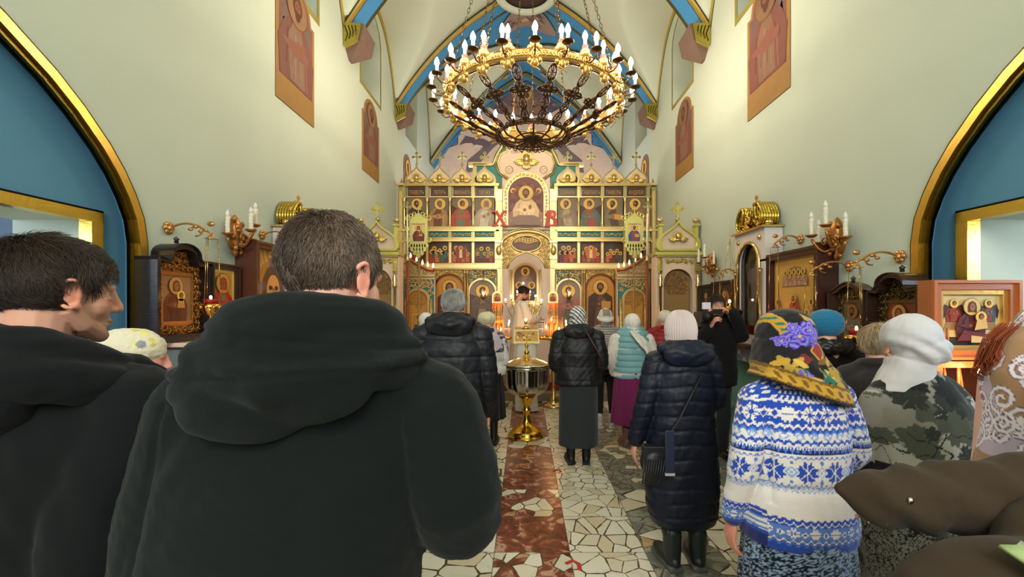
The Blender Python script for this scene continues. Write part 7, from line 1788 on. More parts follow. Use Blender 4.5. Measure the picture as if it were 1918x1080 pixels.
# ---------------------------------------------------------------- generic standing figure seen from behind
def standing(label, px, d, top, hat, coat_col, coat_mat, hem, sw=.18, arms=None, secs=None, ra=(.072, .062, .052), disp=None, voxel=.010, coat_name='coat', colf=None, yaw=0, hyaw=0, hpitch=0, skin=SK1, collar=True, hands=None, hatk=.03, res=.006, k=1.0, w=1.0, smooth=6):
    zt_ = EYE + (CY - top) * d / 900; h = zt_ - hatk + .02; t = person(label, px, d, yaw=yaw)
    M = xform((0, .02, h - .125), hyaw, hpitch); arms = arms or CLASP(h, sw)
    if hands is None: hands = [(hand_at(arms[0][1], 0, 1.2, 0), -1, .6, .5), (hand_at(arms[1][1], 0, 1.2, 0), 1, .6, .5)]
    body_mesh(t, h, M, skin=skin, arms=arms, head_res=res, hands=hands, hr=.005, sw=sw)
    secs = secs or [(hem, .235 * w, .16 * w), (.52 * h, .23 * w, .16 * w), (.63 * h, .20 * w, .14 * w), (.74 * h, .205 * w, .14 * w), (.80 * h, .17 * w, .12 * w), (.84 * h, .08, .08)]
    def b(mb): coat_shapes(mb, h, sw, arms, hem, secs, ra=ra, collar=((0, .0, .855 * h), (.075, .07), .028) if collar else None)
    g = garment(coat_name, t, b, voxel, smooth, disp or wrinkle(.006, 4, int(px)), colf if colf is not None else coat_col, coat_mat)
    return t, h, M, g
def hood_back(t, h, col, mat, w=.13, z=.84, drop=.10, disp=None, k=1.0, voxel=.009):
    def b(mb):
        zz = z * h
        mb.tube([(w * .8 * math.cos(a), .0 + w * .72 * math.sin(a), zz + .02 - .02 * math.sin(a)) for a in np.linspace(0, 2 * PI, 20, endpoint=False)], .032 * k, 10, closed=True)
        mb.ell((0, -.115, zz - .02), (w * 1.15, .05, drop * .62), 16); mb.tube([(-w * 1.1, -.05, zz + .015), (-w * .6, -.13, zz), (0, -.155, zz - .02), (w * .6, -.13, zz), (w * 1.1, -.05, zz + .015)], .025 * k, 8)
    return garment('hood', t, b, voxel, 5, disp or wrinkle(.005, 5, 9), col, mat)
# 3. woman with flowered hat behind the man in profile
t, h, M, g = standing('woman in flower patterned cream hat and black coat, behind the two near men', 246, 2.0, 613, None, C(26, 24, 26), NYLON, .55, sw=.17, yaw=-.35, hyaw=-.55, hpitch=-.1, disp=wrinkle(.007, 4, 3), skin=C(228, 160, 140))
def ff(V):
    r = np.random.default_rng(3); c = np.tile(np.array(C(226, 216, 188)), (len(V), 1))
    for i in range(46):
        q = r.normal(size=3); q /= np.linalg.norm(q); p = np.array([0, .01, .03]) + q * np.array([.095, .115, .11]) ; dd = np.linalg.norm(TX(np.linalg.inv(M), V) - p, axis=1); c[dd < r.uniform(.012, .02)] = [C(214, 200, 90), C(150, 150, 156), C(200, 170, 180), C(232, 226, 120)][i % 4]
    return c
def hb(mb): mb.X = M; mb.ell((0, -.022, .045), (.098, .118, .088), 22); mb.ell((0, -.03, .0), (.09, .10, .06), 18); mb.X = None
garment('flowered_hat', t, hb, .004, 3, wrinkle(.003, 12, 2), ff, CLOTH); hood_back(t, h, C(26, 24, 26), NYLON, .14); trousers(t, h, C(22, 22, 26)); boots(t, C(24, 20, 20))
# 4. pale pink knitted hat, striped grey knit, left of centre
t, h, M, g = standing('woman in pale pink knitted hat and grey knit scarf, half hidden by the big man', 737, 4.0, 585, None, C(120, 112, 108), KNIT, .9, sw=.165, disp=quilt(.035, .012, 0, .008), yaw=-.2)
beanie(t, M, C(226, 204, 206), r=(.094, .112, .118), low=-.07, ribs=30, brim=.05, tilt=.1); skirt(t, .12, .95, (.24, .2), (.17, .13), C(36, 34, 38)); boots(t, C(30, 26, 26))
garment('fur_collar', t, lambda mb: mb.tube([(.09 * math.cos(a), .085 * math.sin(a), .86 * h) for a in np.linspace(0, 2 * PI, 18, endpoint=False)], .035, 8, closed=True), .008, 2, wrinkle(.006, 22, 2), C(34, 28, 28), HAIR)
# 5. white scarf head behind the grey haired man
t, h, M, g = standing('person in white kerchief by the left golden icon, mostly hidden by the grey haired man', 798, 5.9, 583, None, C(196, 190, 180), CLOTH, .7, sw=.16)
garment('kerchief', t, lambda mb: headscarf_shapes(mb, M), .008, 3, wrinkle(.003, 9, 2), C(228, 224, 216), CLOTH); skirt(t, .12, .9, (.24, .2), (.17, .13), C(90, 80, 84)); boots(t, C(40, 34, 34))
# 6. grey haired man in quilted navy jacket
h = 1.80; t = person('grey haired man in dark navy quilted jacket with hood, left of the aisle', 846, 3.55, yaw=.03); M = xform((.01, .03, 1.66), .0, -.08)
arms6 = [[(-.275, -.01, 1.12), (-.27, .07, .87)], [(.275, -.01, 1.12), (.27, .06, .88)]]
body_mesh(t, h, M, skin=C(222, 160, 138), arms=arms6, hands=[(hand_at((.268, .07, .86)), 1, .7, .4), (hand_at((-.268, .08, .85)), -1, .7, .4)], hr=.004, head_res=.005)
hair_strands('hair', t, M, lambda P: hair_region(P), 7000, .038, lambda P, R: np.array(C(188, 184, 178)) * R.uniform(.62, 1.2, (len(P), 1)), r=.0011, lift=.014, wave=.25)
NV = C(17, 18, 24)
garment('quilted_jacket', t, lambda mb: coat_shapes(mb, h, .215, arms6, .83, [(.80, .245, .165), (.86, .26, .175), (1.1, .25, .17), (1.35, .245, .16), (1.45, .20, .13), (1.52, .09, .09)], ra=(.088, .078, .064)), .0085, 6, [quilt(.115, .007, .03, .007), wrinkle(.004, 6, 8, (1, 1, 2))], NV, NYLON)
hood_back(t, h, mulc(NV, 1.1), NYLON, .15, .855, .14, wrinkle(.007, 5, 3), 1.2, .007); trousers(t, h, C(20, 20, 24)); boots(t, C(18, 16, 18), .11)
# 7. cream beret, flowered shawl, white lace top, long black skirt
t, h, M, g = standing('woman in cream beret with flowered shawl, white top and long black skirt', 912, 5.8, 583, None, C(222, 216, 212), KNIT, .93, sw=.16, voxel=.009, hpitch=-.15)
garment('beret', t, lambda mb: (setattr(mb, 'X', M), mb.ell((0, -.03, .045), (.112, .125, .085), 22), mb.ell((0, .0, .02), (.09, .1, .06), 16), setattr(mb, 'X', None)), .006, 3, wrinkle(.006, 8, 3), C(222, 214, 176), KNIT)
def shawl7(V):
    r = np.random.default_rng(8); c = np.tile(np.array(C(196, 180, 186)), (len(V), 1)); lo, hi = V.min(0), V.max(0)
    for i in range(150):
        p = r.uniform(lo, hi); dd = np.linalg.norm((V - p) * np.array([1, .5, 1]), axis=1); c[dd < r.uniform(.018, .04)] = [C(96, 50, 120), C(60, 60, 110), C(160, 70, 110), C(70, 110, 90), C(210, 160, 150), C(50, 40, 70)][i % 6]
    return c
garment('flowered_shawl', t, lambda mb: (closed_loft(mb, [(1.12, .20, .14, .02, -.01), (1.22, .215, .15), (1.33, .19, .13), (1.42, .08, .085)]), [limb(mb, [(s * .16, 0, .80 * h), (s * .20, .03, 1.1)], [.075, .07]) for s in (-1, 1)]), .008, 5, wrinkle(.006, 6, 3), shawl7, CLOTH)
def fringe(mb):
    for i in range(40): a = -PI * (.05 + .9 * i / 39); mb.tube([(.235 * math.cos(a), .15 * math.sin(a) - .01, 1.12), (.24 * math.cos(a), .155 * math.sin(a) - .012, 1.02)], .003, 4, C(230, 224, 214))
mb = MB(); fringe(mb); mb.build('fringe', CLOTH, t)['kind'] = 'stuff'
skirt(t, .32, .98, (.22, .2), (.18, .14), C(22, 20, 24), pleats=14); boots(t, C(26, 22, 22), .09, 0, .36)
# 9. woman in black coat and long skirt, striped scarf
t, h, M, g = standing('woman in black jacket and long dark skirt with black and white striped headscarf', 1083, 5.1, 572, None, C(26, 24, 26), NYLON, .84, sw=.195, arms=[[(-.255, -.03, 1.04), (-.14, .16, 1.0)], [(.255, -.03, 1.04), (.14, .16, 1.0)]], w=1.1, ra=(.088, .078, .062), disp=[quilt(.14, .005, .05, .008), wrinkle(.006, 5, 3)], voxel=.009, hyaw=-.1, hpitch=-.2)
def stripe(V):
    P = TX(np.linalg.inv(M), V); u = P[:, 2] * .8 + P[:, 0] * .75 + .1 * P[:, 1]; c = np.tile(np.array(C(226, 222, 214)), (len(V), 1)); c[((u / .034) % 1) < .36] = C(40, 40, 52); c[(((P[:, 0] - P[:, 2] * .5) / .06) % 1) < .12] = C(120, 120, 126); return c
garment('striped_headscarf', t, lambda mb: headscarf_shapes(mb, M, 1.0), .0045, 3, wrinkle(.003, 9, 2), stripe, CLOTH)
hood_back(t, h, C(28, 26, 28), NYLON, .14, .85, .12)
skirt(t, .20, .92, (.205, .17), (.20, .15), C(40, 44, 46), pleats=6, amp=.005); boots(t, C(18, 16, 18), .085, 0, .26)
mb = MB(); mb.tube([(.07, -.165, 1.39), (.13, -.19, 1.28), (.20, -.18, 1.16), (.235, -.12, 1.08)], .014, 8, C(110, 66, 60), flat=.3); mb.build('bag_strap', LEATHER, t)
# 10. woman in grey striped cardigan, white hat, white trainers
t, h, M, g = standing('woman in white wrapped hat and grey striped cardigan with white trainers', 1134, 6.6, 577, None, C(150, 144, 138), KNIT, .82, sw=.16, colf=lambda V: np.where(((V[:, 2:3] / .032) % 1) < .4, np.array([C(96, 92, 92)]), np.array([C(176, 168, 160)])), voxel=.009)
def cap10(V): P = TX(np.linalg.inv(M), V); return np.where((np.abs(P[:, 2:3] - .075) < .05) & (P[:, 1:2] < -.02) & (np.abs(P[:, 0:1]) < .05) & (P[:, 2:3] > .03), np.array([C(150, 136, 120)]), np.array([C(226, 218, 206)]))
garment('wrapped_hat', t, lambda mb: (setattr(mb, 'X', M), mb.ell((0, -.02, .04), (.092, .112, .10), 20), mb.tube([(.09 * math.cos(a), -.02 + .11 * math.sin(a), .0 + .035 * math.sin(a * 1)) for a in np.linspace(0, 2 * PI, 20, endpoint=False)], .026, 8, closed=True), setattr(mb, 'X', None)), .005, 2, wrinkle(.002, 9, 2), cap10, KNIT)
trousers(t, h, C(24, 22, 26), .12, (.085, .055, .042), .08); boots(t, C(206, 196, 186), .085, 0, .16, sole=C(230, 224, 214), name='trainer')
# 11. white headscarf, teal quilted vest, magenta skirt
t, h, M, g = standing('woman in white headscarf, pale turquoise quilted vest and long magenta skirt', 1184, 5.75, 586, None, C(222, 212, 200), KNIT, .84, sw=.19, arms=[[(-.25, -.04, 1.06), (-.20, .08, .86)], [(.25, -.02, 1.06), (.16, .14, .95)]], w=1.05, ra=(.082, .072, .058), coat_name='cream_jumper', hyaw=.1)
garment('quilted_vest', t, lambda mb: (closed_loft(mb, [(.80, .225, .168), (.9, .232, .175), (1.1, .225, .165), (1.27, .20, .155), (1.36, .15, .13), (1.40, .09, .09)]), [limb(mb, [(s * .09, 0, 1.36), (s * .13, 0, 1.32)], [.07, .07]) for s in (-1, 1)]), .008, 5, quilt(.072, .016, .01, .009), C(126, 172, 176), NYLON)
garment('headscarf', t, lambda mb: (headscarf_shapes(mb, M, 1.05), mb.tube([(-.03, -.12, h - .20), (.04, -.175, h - .30), (.13, -.2, h - .42), (.17, -.19, h - .55)], [.06, .08, .05, .02], 10, flat=.35), mb.tube([(.05, -.07, h - .2), (.13, -.13, h - .34), (.2, -.12, h - .45)], [.06, .06, .02], 10, flat=.4)), .006, 4, wrinkle(.005, 8, 3, (1, 1, .5)), C(232, 226, 218), CLOTH)
skirt(t, .27, .92, (.245, .2), (.205, .16), C(122, 26, 86), pleats=16, amp=.014); boots(t, C(120, 84, 70), .08, 0, .2)
# 12. woman in dark red jacket
t, h, M, g = standing('woman in dark red quilted jacket and cream hat, behind the navy coat', 1246, 6.7, 580, None, C(140, 22, 26), NYLON, .75, sw=.19, disp=quilt(.07, .012, 0, .009), ra=(.08, .07, .058), w=1.1)
garment('round_hat', t, lambda mb: (setattr(mb, 'X', M), mb.ell((0, -.02, .035), (.098, .118, .10), 18), setattr(mb, 'X', None)), .006, 2, wrinkle(.003, 9, 3), C(214, 206, 186), KNIT); skirt(t, .15, .9, (.22, .18), (.19, .15), C(40, 34, 38)); boots(t, C(26, 22, 22))
# 13. navy long coat
h = 1.61; t = person('woman in long navy quilted coat and white ribbed hat with a black shoulder bag', 1277, 3.1, yaw=.05); M = xform((.0, .03, 1.475), -.02, -.05)
arms13 = [[(-.245, -.02, 1.02), (-.285, .05, .795)], [(.235, .0, 1.02), (.14, .2, .98)]]
body_mesh(t, h, M, arms=arms13, sw=.16, skin=C(226, 168, 146), hands=[(hand_at((-.288, .055, .775), 0, .1, .1), -1, .35, .6), (hand_at((.12, .22, .98), 0, 1.3, 0), 1, .6, .5)], hr=.0035, head_res=.005)
NB2 = C(14, 19, 36)
def coat13(V): 
    x, y, z = V.T; return quilt(.088, .008, .02, .008, .12)(V) + .004 * snoise(V, 9, 5, 5)
garment('long_quilted_coat', t, lambda mb: coat_shapes(mb, h, .175, arms13, .3, [(.27, .19, .15), (.34, .225, .175), (.5, .235, .18), (.75, .225, .17), (.95, .205, .155), (1.15, .205, .15), (1.28, .185, .13), (1.36, .09, .09)], ra=(.078, .070, .058)), .0085, 6, coat13, NB2, NYLON)
hood_back(t, h, mulc(NB2, 1.2), NYLON, .15, .855, .13, wrinkle(.006, 5, 6), 1.15, .007)
garment('neck_scarf', t, lambda mb: mb.tube([(.062 * math.cos(a), .02 + .066 * math.sin(a), 1.385 - .01 * math.sin(a)) for a in np.linspace(0, 2 * PI, 16, endpoint=False)], .017, 8, closed=True), .005, 2, wrinkle(.003, 14, 2), C(120, 150, 80), CLOTH)
beanie(t, M, C(214, 197, 192), r=(.098, .116, .128), low=-.075, ribs=40, brim=.065, depth=.0034, cen=(0, -.014, .030), tilt=.1)
trousers(t, h, C(20, 20, 24), .16, (.08, .058, .055), .085); boots(t, C(28, 36, 34), .085, -.02, .22, sole=C(96, 92, 88), k=1.15, name='winter_boot')
tb = t; mb = MB(); mb.tube([(.05, -.165, 1.24), (-.02, -.185, 1.12), (-.10, -.20, .98), (-.17, -.205, .88), (-.20, -.19, .84)], .009, 8, C(24, 24, 26), flat=.5); mb.build('bag_strap', LEATHER, t)
bg = thing('shoulder_bag', 'small black leather shoulder bag with tassels hanging at the navy coat', 'bag', (t.location.x - .235, t.location.y - .185, .72))
mb = MB(); V_, F_ = ellipsoid((0, 0, 0), (.085, .045, .085), 18); mb.add(V_, F_, C(20, 20, 22), 0, True); mb.box(-.07, .07, -.03, .03, .03, .10, C(22, 22, 24)); V_, F_ = sculpt(mb, .006, 3); vmesh('bag_body', V_, F_, np.tile(np.array(C(24, 24, 26)), (len(V_), 1)), LEATHER, bg)
mb = MB()
for q in range(9): mb.tube([(-.07 + .015 * q, -.05, .03), (-.08 + .014 * q, -.065, -.05), (-.085 + .012 * q, -.06, -.11)], .0045, 5, C(28, 28, 30))
mb.build('tassels', LEATHER, bg)['kind'] = 'stuff'
mb = MB(); mb.box(.055, .105, -.055, -.045, -.05, .20, C(28, 36, 60)); mb.box(.052, .108, -.058, -.044, -.065, -.05, C(190, 190, 190)); mb.build('belt_end', CLOTH, bg)
# 14. man filming
h = 1.79; t = person('man in black jacket filming towards the viewer with a video camera, by the right wall', 1338, 5.3, yaw=PI - .1); M = xform((-.02, .02, 1.66), .05, -.05)
arms14 = [[(-.27, .10, 1.30), (-.12, .24, 1.585)], [(.26, .14, 1.26), (.14, .26, 1.42)]]
body_mesh(t, h, M, skin=C(214, 160, 136), stubble=C(80, 66, 58), arms=arms14, hands=[(hand_at((-.10, .20, 1.55), 0, PI - .35, -.5), -1, .9, .6), (hand_at((.13, .28, 1.44), 0, PI - .5, .3), 1, .9, .6)], hr=.004, head_res=.004)
hair_strands('hair', t, M, hair_region, 4500, .03, lambda P, R: np.array(C(70, 58, 50)) * R.uniform(.6, 1.3, (len(P), 1)), r=.0012, lift=.01)
garment('beard', t, lambda mb: (setattr(mb, 'X', M), mb.ell((0, .062, -.088), (.046, .045, .032), 14), mb.ell((0, .09, -.098), (.022, .018, .02), 10), setattr(mb, 'X', None)), .005, 2, wrinkle(.002, 30, 2), C(96, 80, 70), HAIR)
garment('jacket', t, lambda mb: coat_shapes(mb, h, .205, arms14, .8, [(.80, .24, .16), (1.1, .235, .16), (1.35, .235, .15), (1.46, .19, .12), (1.53, .08, .08)], ra=(.082, .072, .058), collar=((0, 0, 1.53), (.08, .075), .028)), .010, 6, wrinkle(.008, 4, 5), C(22, 20, 22), COAT)
trousers(t, h, C(26, 28, 34)); boots(t, C(22, 20, 20), .1)
vc = thing('video_camera', 'black video camera with small white lamp held up by the man filming', 'camera', (t.location.x - .15, t.location.y - .22, 1.60))
mb = MB(); mb.box(-.10, .0, -.06, .16, -.10, .0, C(20, 20, 22)); mb.box(-.085, -.015, .0, .1, -.16, -.10, C(24, 24, 26)); mb.build('camera_body', LEATHER, vc)
mb = MB(); mb.tube([(-.05, -.06, -.05), (-.05, -.13, -.05)], [.04, .044], 16, C(14, 14, 16)); mb.build('lens', ENAMEL, vc)
mb = MB(); mb.box(-.085, -.005, -.05, -.02, .03, .10, C(226, 232, 244)); mb.box(-.05, -.04, -.04, .0, .0, .03, C(30, 30, 30)); mb.build('lamp_head', ENAMEL, vc)
mb = MB(); mb.box(.03, .13, -.03, .0, -.02, .03, C(16, 16, 18)); mb.box(.0, .04, -.02, .0, -.005, .01, C(24, 24, 24)); mb.build('flip_screen', LEATHER, vc)
mb = MB(); mb.ell((-.04, -.10, .015), .007, 8, (1, .1, .1)); mb.build('record_light', emit_mat('red_led', (1, .05, .05), 6), vc)
# 8. priest
h = 1.72; t = thing('person', 'bearded priest in long white vestment reading from a book, before the open doors', 'person', ((976 - CX) * 8.75 / 900, Y(8.9), .296), -1.25)
M = xform((0, .05, h - .105), 0, -.45); armsP = [[(-.21, .06, 1.12), (-.06, .30, 1.12)], [(.21, .06, 1.12), (.06, .30, 1.12)]]
body_mesh(t, h, M, skin=C(206, 150, 122), arms=armsP, hands=[(hand_at((-.06, .30, 1.12), 0, 1.4, 0), -1, .5, .5), (hand_at((.06, .30, 1.12), 0, 1.4, 0), 1, .5, .5)], head_res=.005, hr=.005)
hair_strands('hair', t, M, hair_region, 3000, .04, lambda P, R: np.array(C(56, 36, 26)) * R.uniform(.6, 1.3, (len(P), 1)), r=.0016, lift=.014)
garment('beard', t, lambda mb: (setattr(mb, 'X', M), mb.ell((0, .055, -.09), (.05, .05, .045), 14), mb.ell((0, .075, -.125), (.032, .03, .04), 10), setattr(mb, 'X', None)), .006, 2, wrinkle(.003, 30, 2), C(62, 40, 28), HAIR)
garment('vestment', t, lambda mb: (closed_loft(mb, [(.03, .27, .25), (.5, .24, .20), (.95, .24, .18), (1.2, .23, .16, 0, .02), (1.36, .19, .13), (1.47, .09, .09, 0, .01)]), [limb(mb, [(s * .15, 0, 1.38), (s * .23, .06, 1.14), (s * .08, .25, 1.14)], [.08, .10, .09]) for s in (-1, 1)]), .010, 5, lambda V: .010 * np.sin(np.arctan2(V[:, 1], V[:, 0]) * 13 + 2 * np.sin(V[:, 2] * 4)) * np.clip(1.4 - V[:, 2], 0, 1) + .004 * snoise(V, 3, 4, 6), C(226, 214, 196), CLOTH)
bk = thing('book', 'small dark open book held by the priest', 'book', (t.location.x + .34, t.location.y + .10, .296 + 1.10), -1.25); mb = MB()
for s in (-1, 1): mb.X = xform((0, 0, 0), 0, 0, s * .35); mb.box(0 if s > 0 else -.10, .10 if s > 0 else 0, -.07, .07, 0, .012, C(70, 50, 40)); mb.box(.002 if s > 0 else -.095, .095 if s > 0 else -.002, -.065, .065, .012, .02, C(226, 216, 196))
mb.X = None; mb.build('open_pages', PAPER, bk)
# ---------------------------------------------------------------- 15. knitted sweater and flowered shawl
h = 1.60; t = person('woman in blue and white patterned knitted sweater with colourful flowered black headscarf', 1492, 1.95, yaw=.02); M = xform((-.045, .03, 1.50), .15, -.08)
arms15 = [[(-.225, -.04, 1.05), (-.245, .03, .80)], [(.225, -.02, 1.06), (.17, .16, .95)]]
body_mesh(t, h, M, arms=arms15, sw=.16, skin=C(224, 160, 138), hands=[(hand_at((-.246, .04, .78), .1, .05, .05), -1, .4, .6), (hand_at((.16, .17, .93), 0, 1.2, 0), 1, .6, .5)], hr=.003, head_res=.006)
W_ = np.array(C(232, 224, 218)); B_ = np.array(C(38, 76, 178)); B2 = np.array(C(88, 128, 206)); B3 = np.array(C(150, 176, 220)); B4 = np.array(C(28, 40, 110))
def star8(u, v, R):
    """eight-pointed knitted star in cell coordinates"""
    a, b = np.abs(u), np.abs(v); m = np.maximum(a, b); n = np.minimum(a, b)
    petals = (m < R) & (n < R * .36 + 0 * m) & (n > m * .0) & ((m - n) < R * .62) | ((m < R * .62) & (n < m) & (n > m * .36) & (m > R * .0))
    gap = (np.abs(a - b) < R * .05) | (a < R * .045) | (b < R * .045)
    return petals & ~gap & (a + b < R * 1.32)
def knit_color(V):
    x, y, z = V.T; out = np.tile(W_, (len(V), 1))
    cell = .0052
    armd = []
    for i, s in enumerate((-1, 1)):
        A = np.array([s * .165, 0, 1.29]); E = np.array(arms15[i][0]); Wq = np.array(arms15[i][1])
        best = np.full(len(V), 9.0)
        for P0, P1 in ((A, E), (E, Wq)):
            d = P1 - P0; tt = np.clip(((V - P0) @ d) / (d @ d), 0, 1); best = np.minimum(best, np.linalg.norm(V - P0 - tt[:, None] * d, axis=1))
        armd.append(best)
    isarm = (np.minimum(armd[0], armd[1]) < .078) & (z < 1.27) & (np.abs(x) > .155) | ((np.abs(x) > .18) & (z < 1.2))
    sx = np.sign(x); axx = np.interp(z, [.78, 1.05, 1.29], [.245, .225, .165]) * sx; ayy = np.interp(z, [.78, 1.05, 1.29], [.03, -.04, 0])
    u = np.where(isarm, np.arctan2((x - axx), -(y - ayy)) * .062, np.arctan2(x, -y - .0) * .185 * .9)
    ui = np.floor(u / cell + .5); zi = np.floor(z / cell + .5)
    uu = ui * cell; zz = zi * cell
    def per(p, off=0): return ((uu - off) % p) - p / 2
    def zig(zc, amp, p, w, c):
        tri = np.abs(((uu / p) % 1) - .5) * 2 * amp; m = np.abs(zz - zc - tri + amp / 2) < w; out[m & ~seamless] = c
    seamless = np.zeros(len(V), bool)
    # yoke: blue with white specks
    m = z > 1.235; out[m] = B_
    speck = m & (z > 1.28) & (((ui + (zi // 3) % 2 * 2) % 5) < 2) & (zi % 3 != 0); out[speck] = W_
    band = (z > 1.20) & (z <= 1.285); out[band] = B_
    du = per(.085); out[band & star8(du, zz - 1.243, .034)] = W_
    dd = per(.085, .0425); dm = np.abs(dd) + np.abs(zz - 1.243); out[band & (dm < .021)] = W_; out[band & (dm < .013)] = B_
    mid = (z > 1.125) & (z <= 1.20); out[mid] = B3
    out[mid & (z < 1.18) & (z > 1.145)] = W_
    dm = np.abs(per(.055)) / 1.4 + np.abs(zz - 1.163); out[mid & (dm < .015)] = B3; out[mid & (dm < .008)] = W_
    for zc, amp, p, w, c in ((1.290, .010, .028, .0055, W_), (1.198, .012, .03, .006, W_), (1.187, .012, .03, .006, B_), (1.178, .012, .03, .004, B2), (1.141, .012, .03, .0055, B_), (1.130, .010, .03, .0045, W_)): zig(zc, amp, p, w, c)
    b = (z > 1.098) & (z <= 1.122); out[b] = B2; tri = (np.abs(((uu / .020) % 1) - .5) * 2 * .02); out[b & ((zz - 1.10) < tri)] = B4; out[b & (z > 1.115)] = B_; out[b & (z > 1.115) & (ui % 2 == 0)] = W_
    zig(1.084, .010, .022, .003, B2)
    star = (z > .985) & (z <= 1.078); out[star] = W_
    out[star & star8(per(.112), zz - 1.032, .046)] = B_; dm = np.abs(per(.112, .056)) + np.abs(zz - 1.032); out[star & (dm < .023)] = B3; out[star & (dm < .014)] = W_; out[star & (dm < .006)] = B3
    for zc in (1.068, .996): out[star & ((np.abs(per(.112, .056)) + np.abs(zz - zc)) < .009)] = B2
    zig(.970, .010, .020, .003, B3); zig(.960, .010, .020, .0025, B3); zig(.978, .01, .02, .003, B2)
    low = np.where(isarm, (z < .88), (z < .862))
    zo = np.where(isarm, z - .012, z); 
    bd = low; out[bd] = B_
    k1 = bd & (zo > .785) & (zo < .835); out[k1] = B2; out[k1 & star8(per(.07), np.floor((zo - .81) / cell) * cell, .022)] = W_; dm = np.abs(per(.07, .035)) + np.abs(zo - .81); out[k1 & (dm < .012)] = W_; out[k1 & (dm < .006)] = B_
    for zc, c in ((.862, W_), (.850, B_), (.842, W_), (.778, W_), (.768, B2)):
        tri = np.abs(((uu / .026) % 1) - .5) * 2 * .012; mm = np.abs(np.floor(zo / cell) * cell - zc - tri + .006) < .0035; out[mm & ((z < .90))] = c
    cuff = isarm & (z < .80); out[cuff] = B_; out[cuff & (z < .785)] = B4
    return out
def b15(mb):
    closed_loft(mb, [(.735, .215, .165), (.80, .222, .17), (.90, .212, .16), (.97, .198, .148), (1.06, .20, .148), (1.16, .20, .145), (1.26, .175, .125), (1.33, .10, .09)])
    for i, s in enumerate((-1, 1)):
        limb(mb, [(s * .10, 0, 1.325), (s * .165, 0, 1.275)], [.05, .066]); limb(mb, [(s * .165, 0, 1.275)] + [tuple(q) for q in arms15[i]], [.070, .066, .046], 16)
def knit_fold(V):
    x, y, z = V.T; return .004 * snoise(V * np.array([1, 1, 1.5]), 51, 4, 4) - .008 * np.exp(-((z - .965 - .03 * x) / .02) ** 2) * (np.abs(x) < .2) - .010 * np.exp(-((np.abs(x) - .165) / .012) ** 2) * (z < 1.2) * (z > .9) * (y < -.0)
garment('patterned_sweater', t, b15, .0036, 10, knit_fold, knit_color, KNIT)
def sk15(V):
    r = np.random.default_rng(9); n = r.uniform(size=len(V)); z = V[:, 2]; lvl = np.interp(z, [.2, .45, .60, .72, .8], [.05, .12, .30, .62, .75])[:, None]
    base = np.array(C(14, 18, 34)) ; c = np.where(n[:, None] < lvl * .8, np.array([C(150, 176, 214)]), base); return c
skirt(t, .12, .79, (.25, .21), (.205, .165), None, pleats=22, amp=.010, colf=sk15, mat=KNIT, nz=150); boots(t, C(24, 22, 24))
def shawl15c(V):
    P = TX(np.linalg.inv(M), V); x, y, z = P.T; c = np.tile(np.array(C(20, 16, 20)), (len(V), 1)); GOL = np.array(C(196, 150, 50)); GO2 = np.array(C(120, 84, 24)); PU = np.array(C(104, 88, 196)); P2_ = np.array(C(140, 124, 226)); RE = np.array(C(150, 36, 30)); GR = np.array(C(30, 110, 84))
    r = np.random.default_rng(12)
    n = snoise(V, 3, 5, 9)
    # ornamental gold band high on the crown and at the lower border
    ang = x * .8 + z
    up = (z > .02) & (np.abs(x + .070 + (z - .06) * .25) < .018); c[up] = GOL; c[up & (np.sin(z * 260) > .3) & (np.abs(x + .070 + (z - .06) * .25) < .010)] = GR
    up2 = (z > .06) & (x > .0) & (np.abs(z - .105 + .4 * x) < .012); c[up2] = GOL
    # red diamonds
    c[(np.abs(x - .052) + np.abs(z + .028) < .040)] = RE; c[(np.abs(np.abs(x - .052) + np.abs(z + .028) - .040) < .005)] = GOL
    c[(np.abs(x + .02) + np.abs(z + .06) * 1.4 < .035)] = np.array(C(116, 40, 36)); 
    # violet roses made of petals
    for (cx, cz, R) in ((-.030, .028, .044), (.012, .052, .036), (-.078, .012, .022), (.035, .018, .028), (-.045, .062, .02), (-.015, -.128, .022), (.095, -.118, .018)):
        dx, dz = x - cx, z - cz; rr = np.hypot(dx, dz); a = np.arctan2(dz, dx); petal = R * (1 + .18 * np.cos(5 * a + cx * 90)); m = (rr < petal) & (y < .02)
        c[m] = PU; sh = m & (np.sin(rr / R * 13 + 3 * np.sin(a * 3 + 1)) > .25); c[sh] = P2_; c[m & (np.sin(rr / R * 13 + 3 * np.sin(a * 3 + 1)) < -.75)] = np.array(C(60, 44, 140)); c[(rr < R * .14)] = np.array(C(200, 170, 90))
    # gold leaves
    for i in range(26):
        cx, cz = r.uniform(-.10, .12), r.uniform(-.24, -.06); th = r.uniform(0, 3.1); dx, dz = x - cx, z - cz; uu, vv = dx * math.cos(th) + dz * math.sin(th), -dx * math.sin(th) + dz * math.cos(th)
        m = (uu / .030) ** 2 + (vv / .011) ** 2 < 1; c[m] = [GOL, GO2, np.array(C(170, 146, 60)), GR, np.array(C(210, 176, 80)), GO2][i % 6]
    # border band following the pointed hem: lower right edge
    hemz = shawl_hem(V[:, 0]); e = V[:, 2] - hemz
    bnd = (e > .016) & (e < .060) & (V[:, 1] < .06); c[bnd] = GOL; sc_ = bnd & (np.sin((V[:, 0] * 1.0 + e * .5) * 150) * np.cos(e * 120 - 4.5) > .2); c[sc_] = GO2
    c[(np.abs(e - .062) < .005) | (np.abs(e - .014) < .003)] = GO2; c[e < .012] = np.array(C(16, 12, 14))
    low = (e > .065) & (V[:, 2] < 1.42); c[low & (snoise(V, 8, 4, 14) > .35)] = np.array(C(176, 140, 50)); c[low & (snoise(V, 18, 4, 16) > .6)] = GR; c[low & (snoise(V, 28, 4, 13) > .72)] = PU
    return c
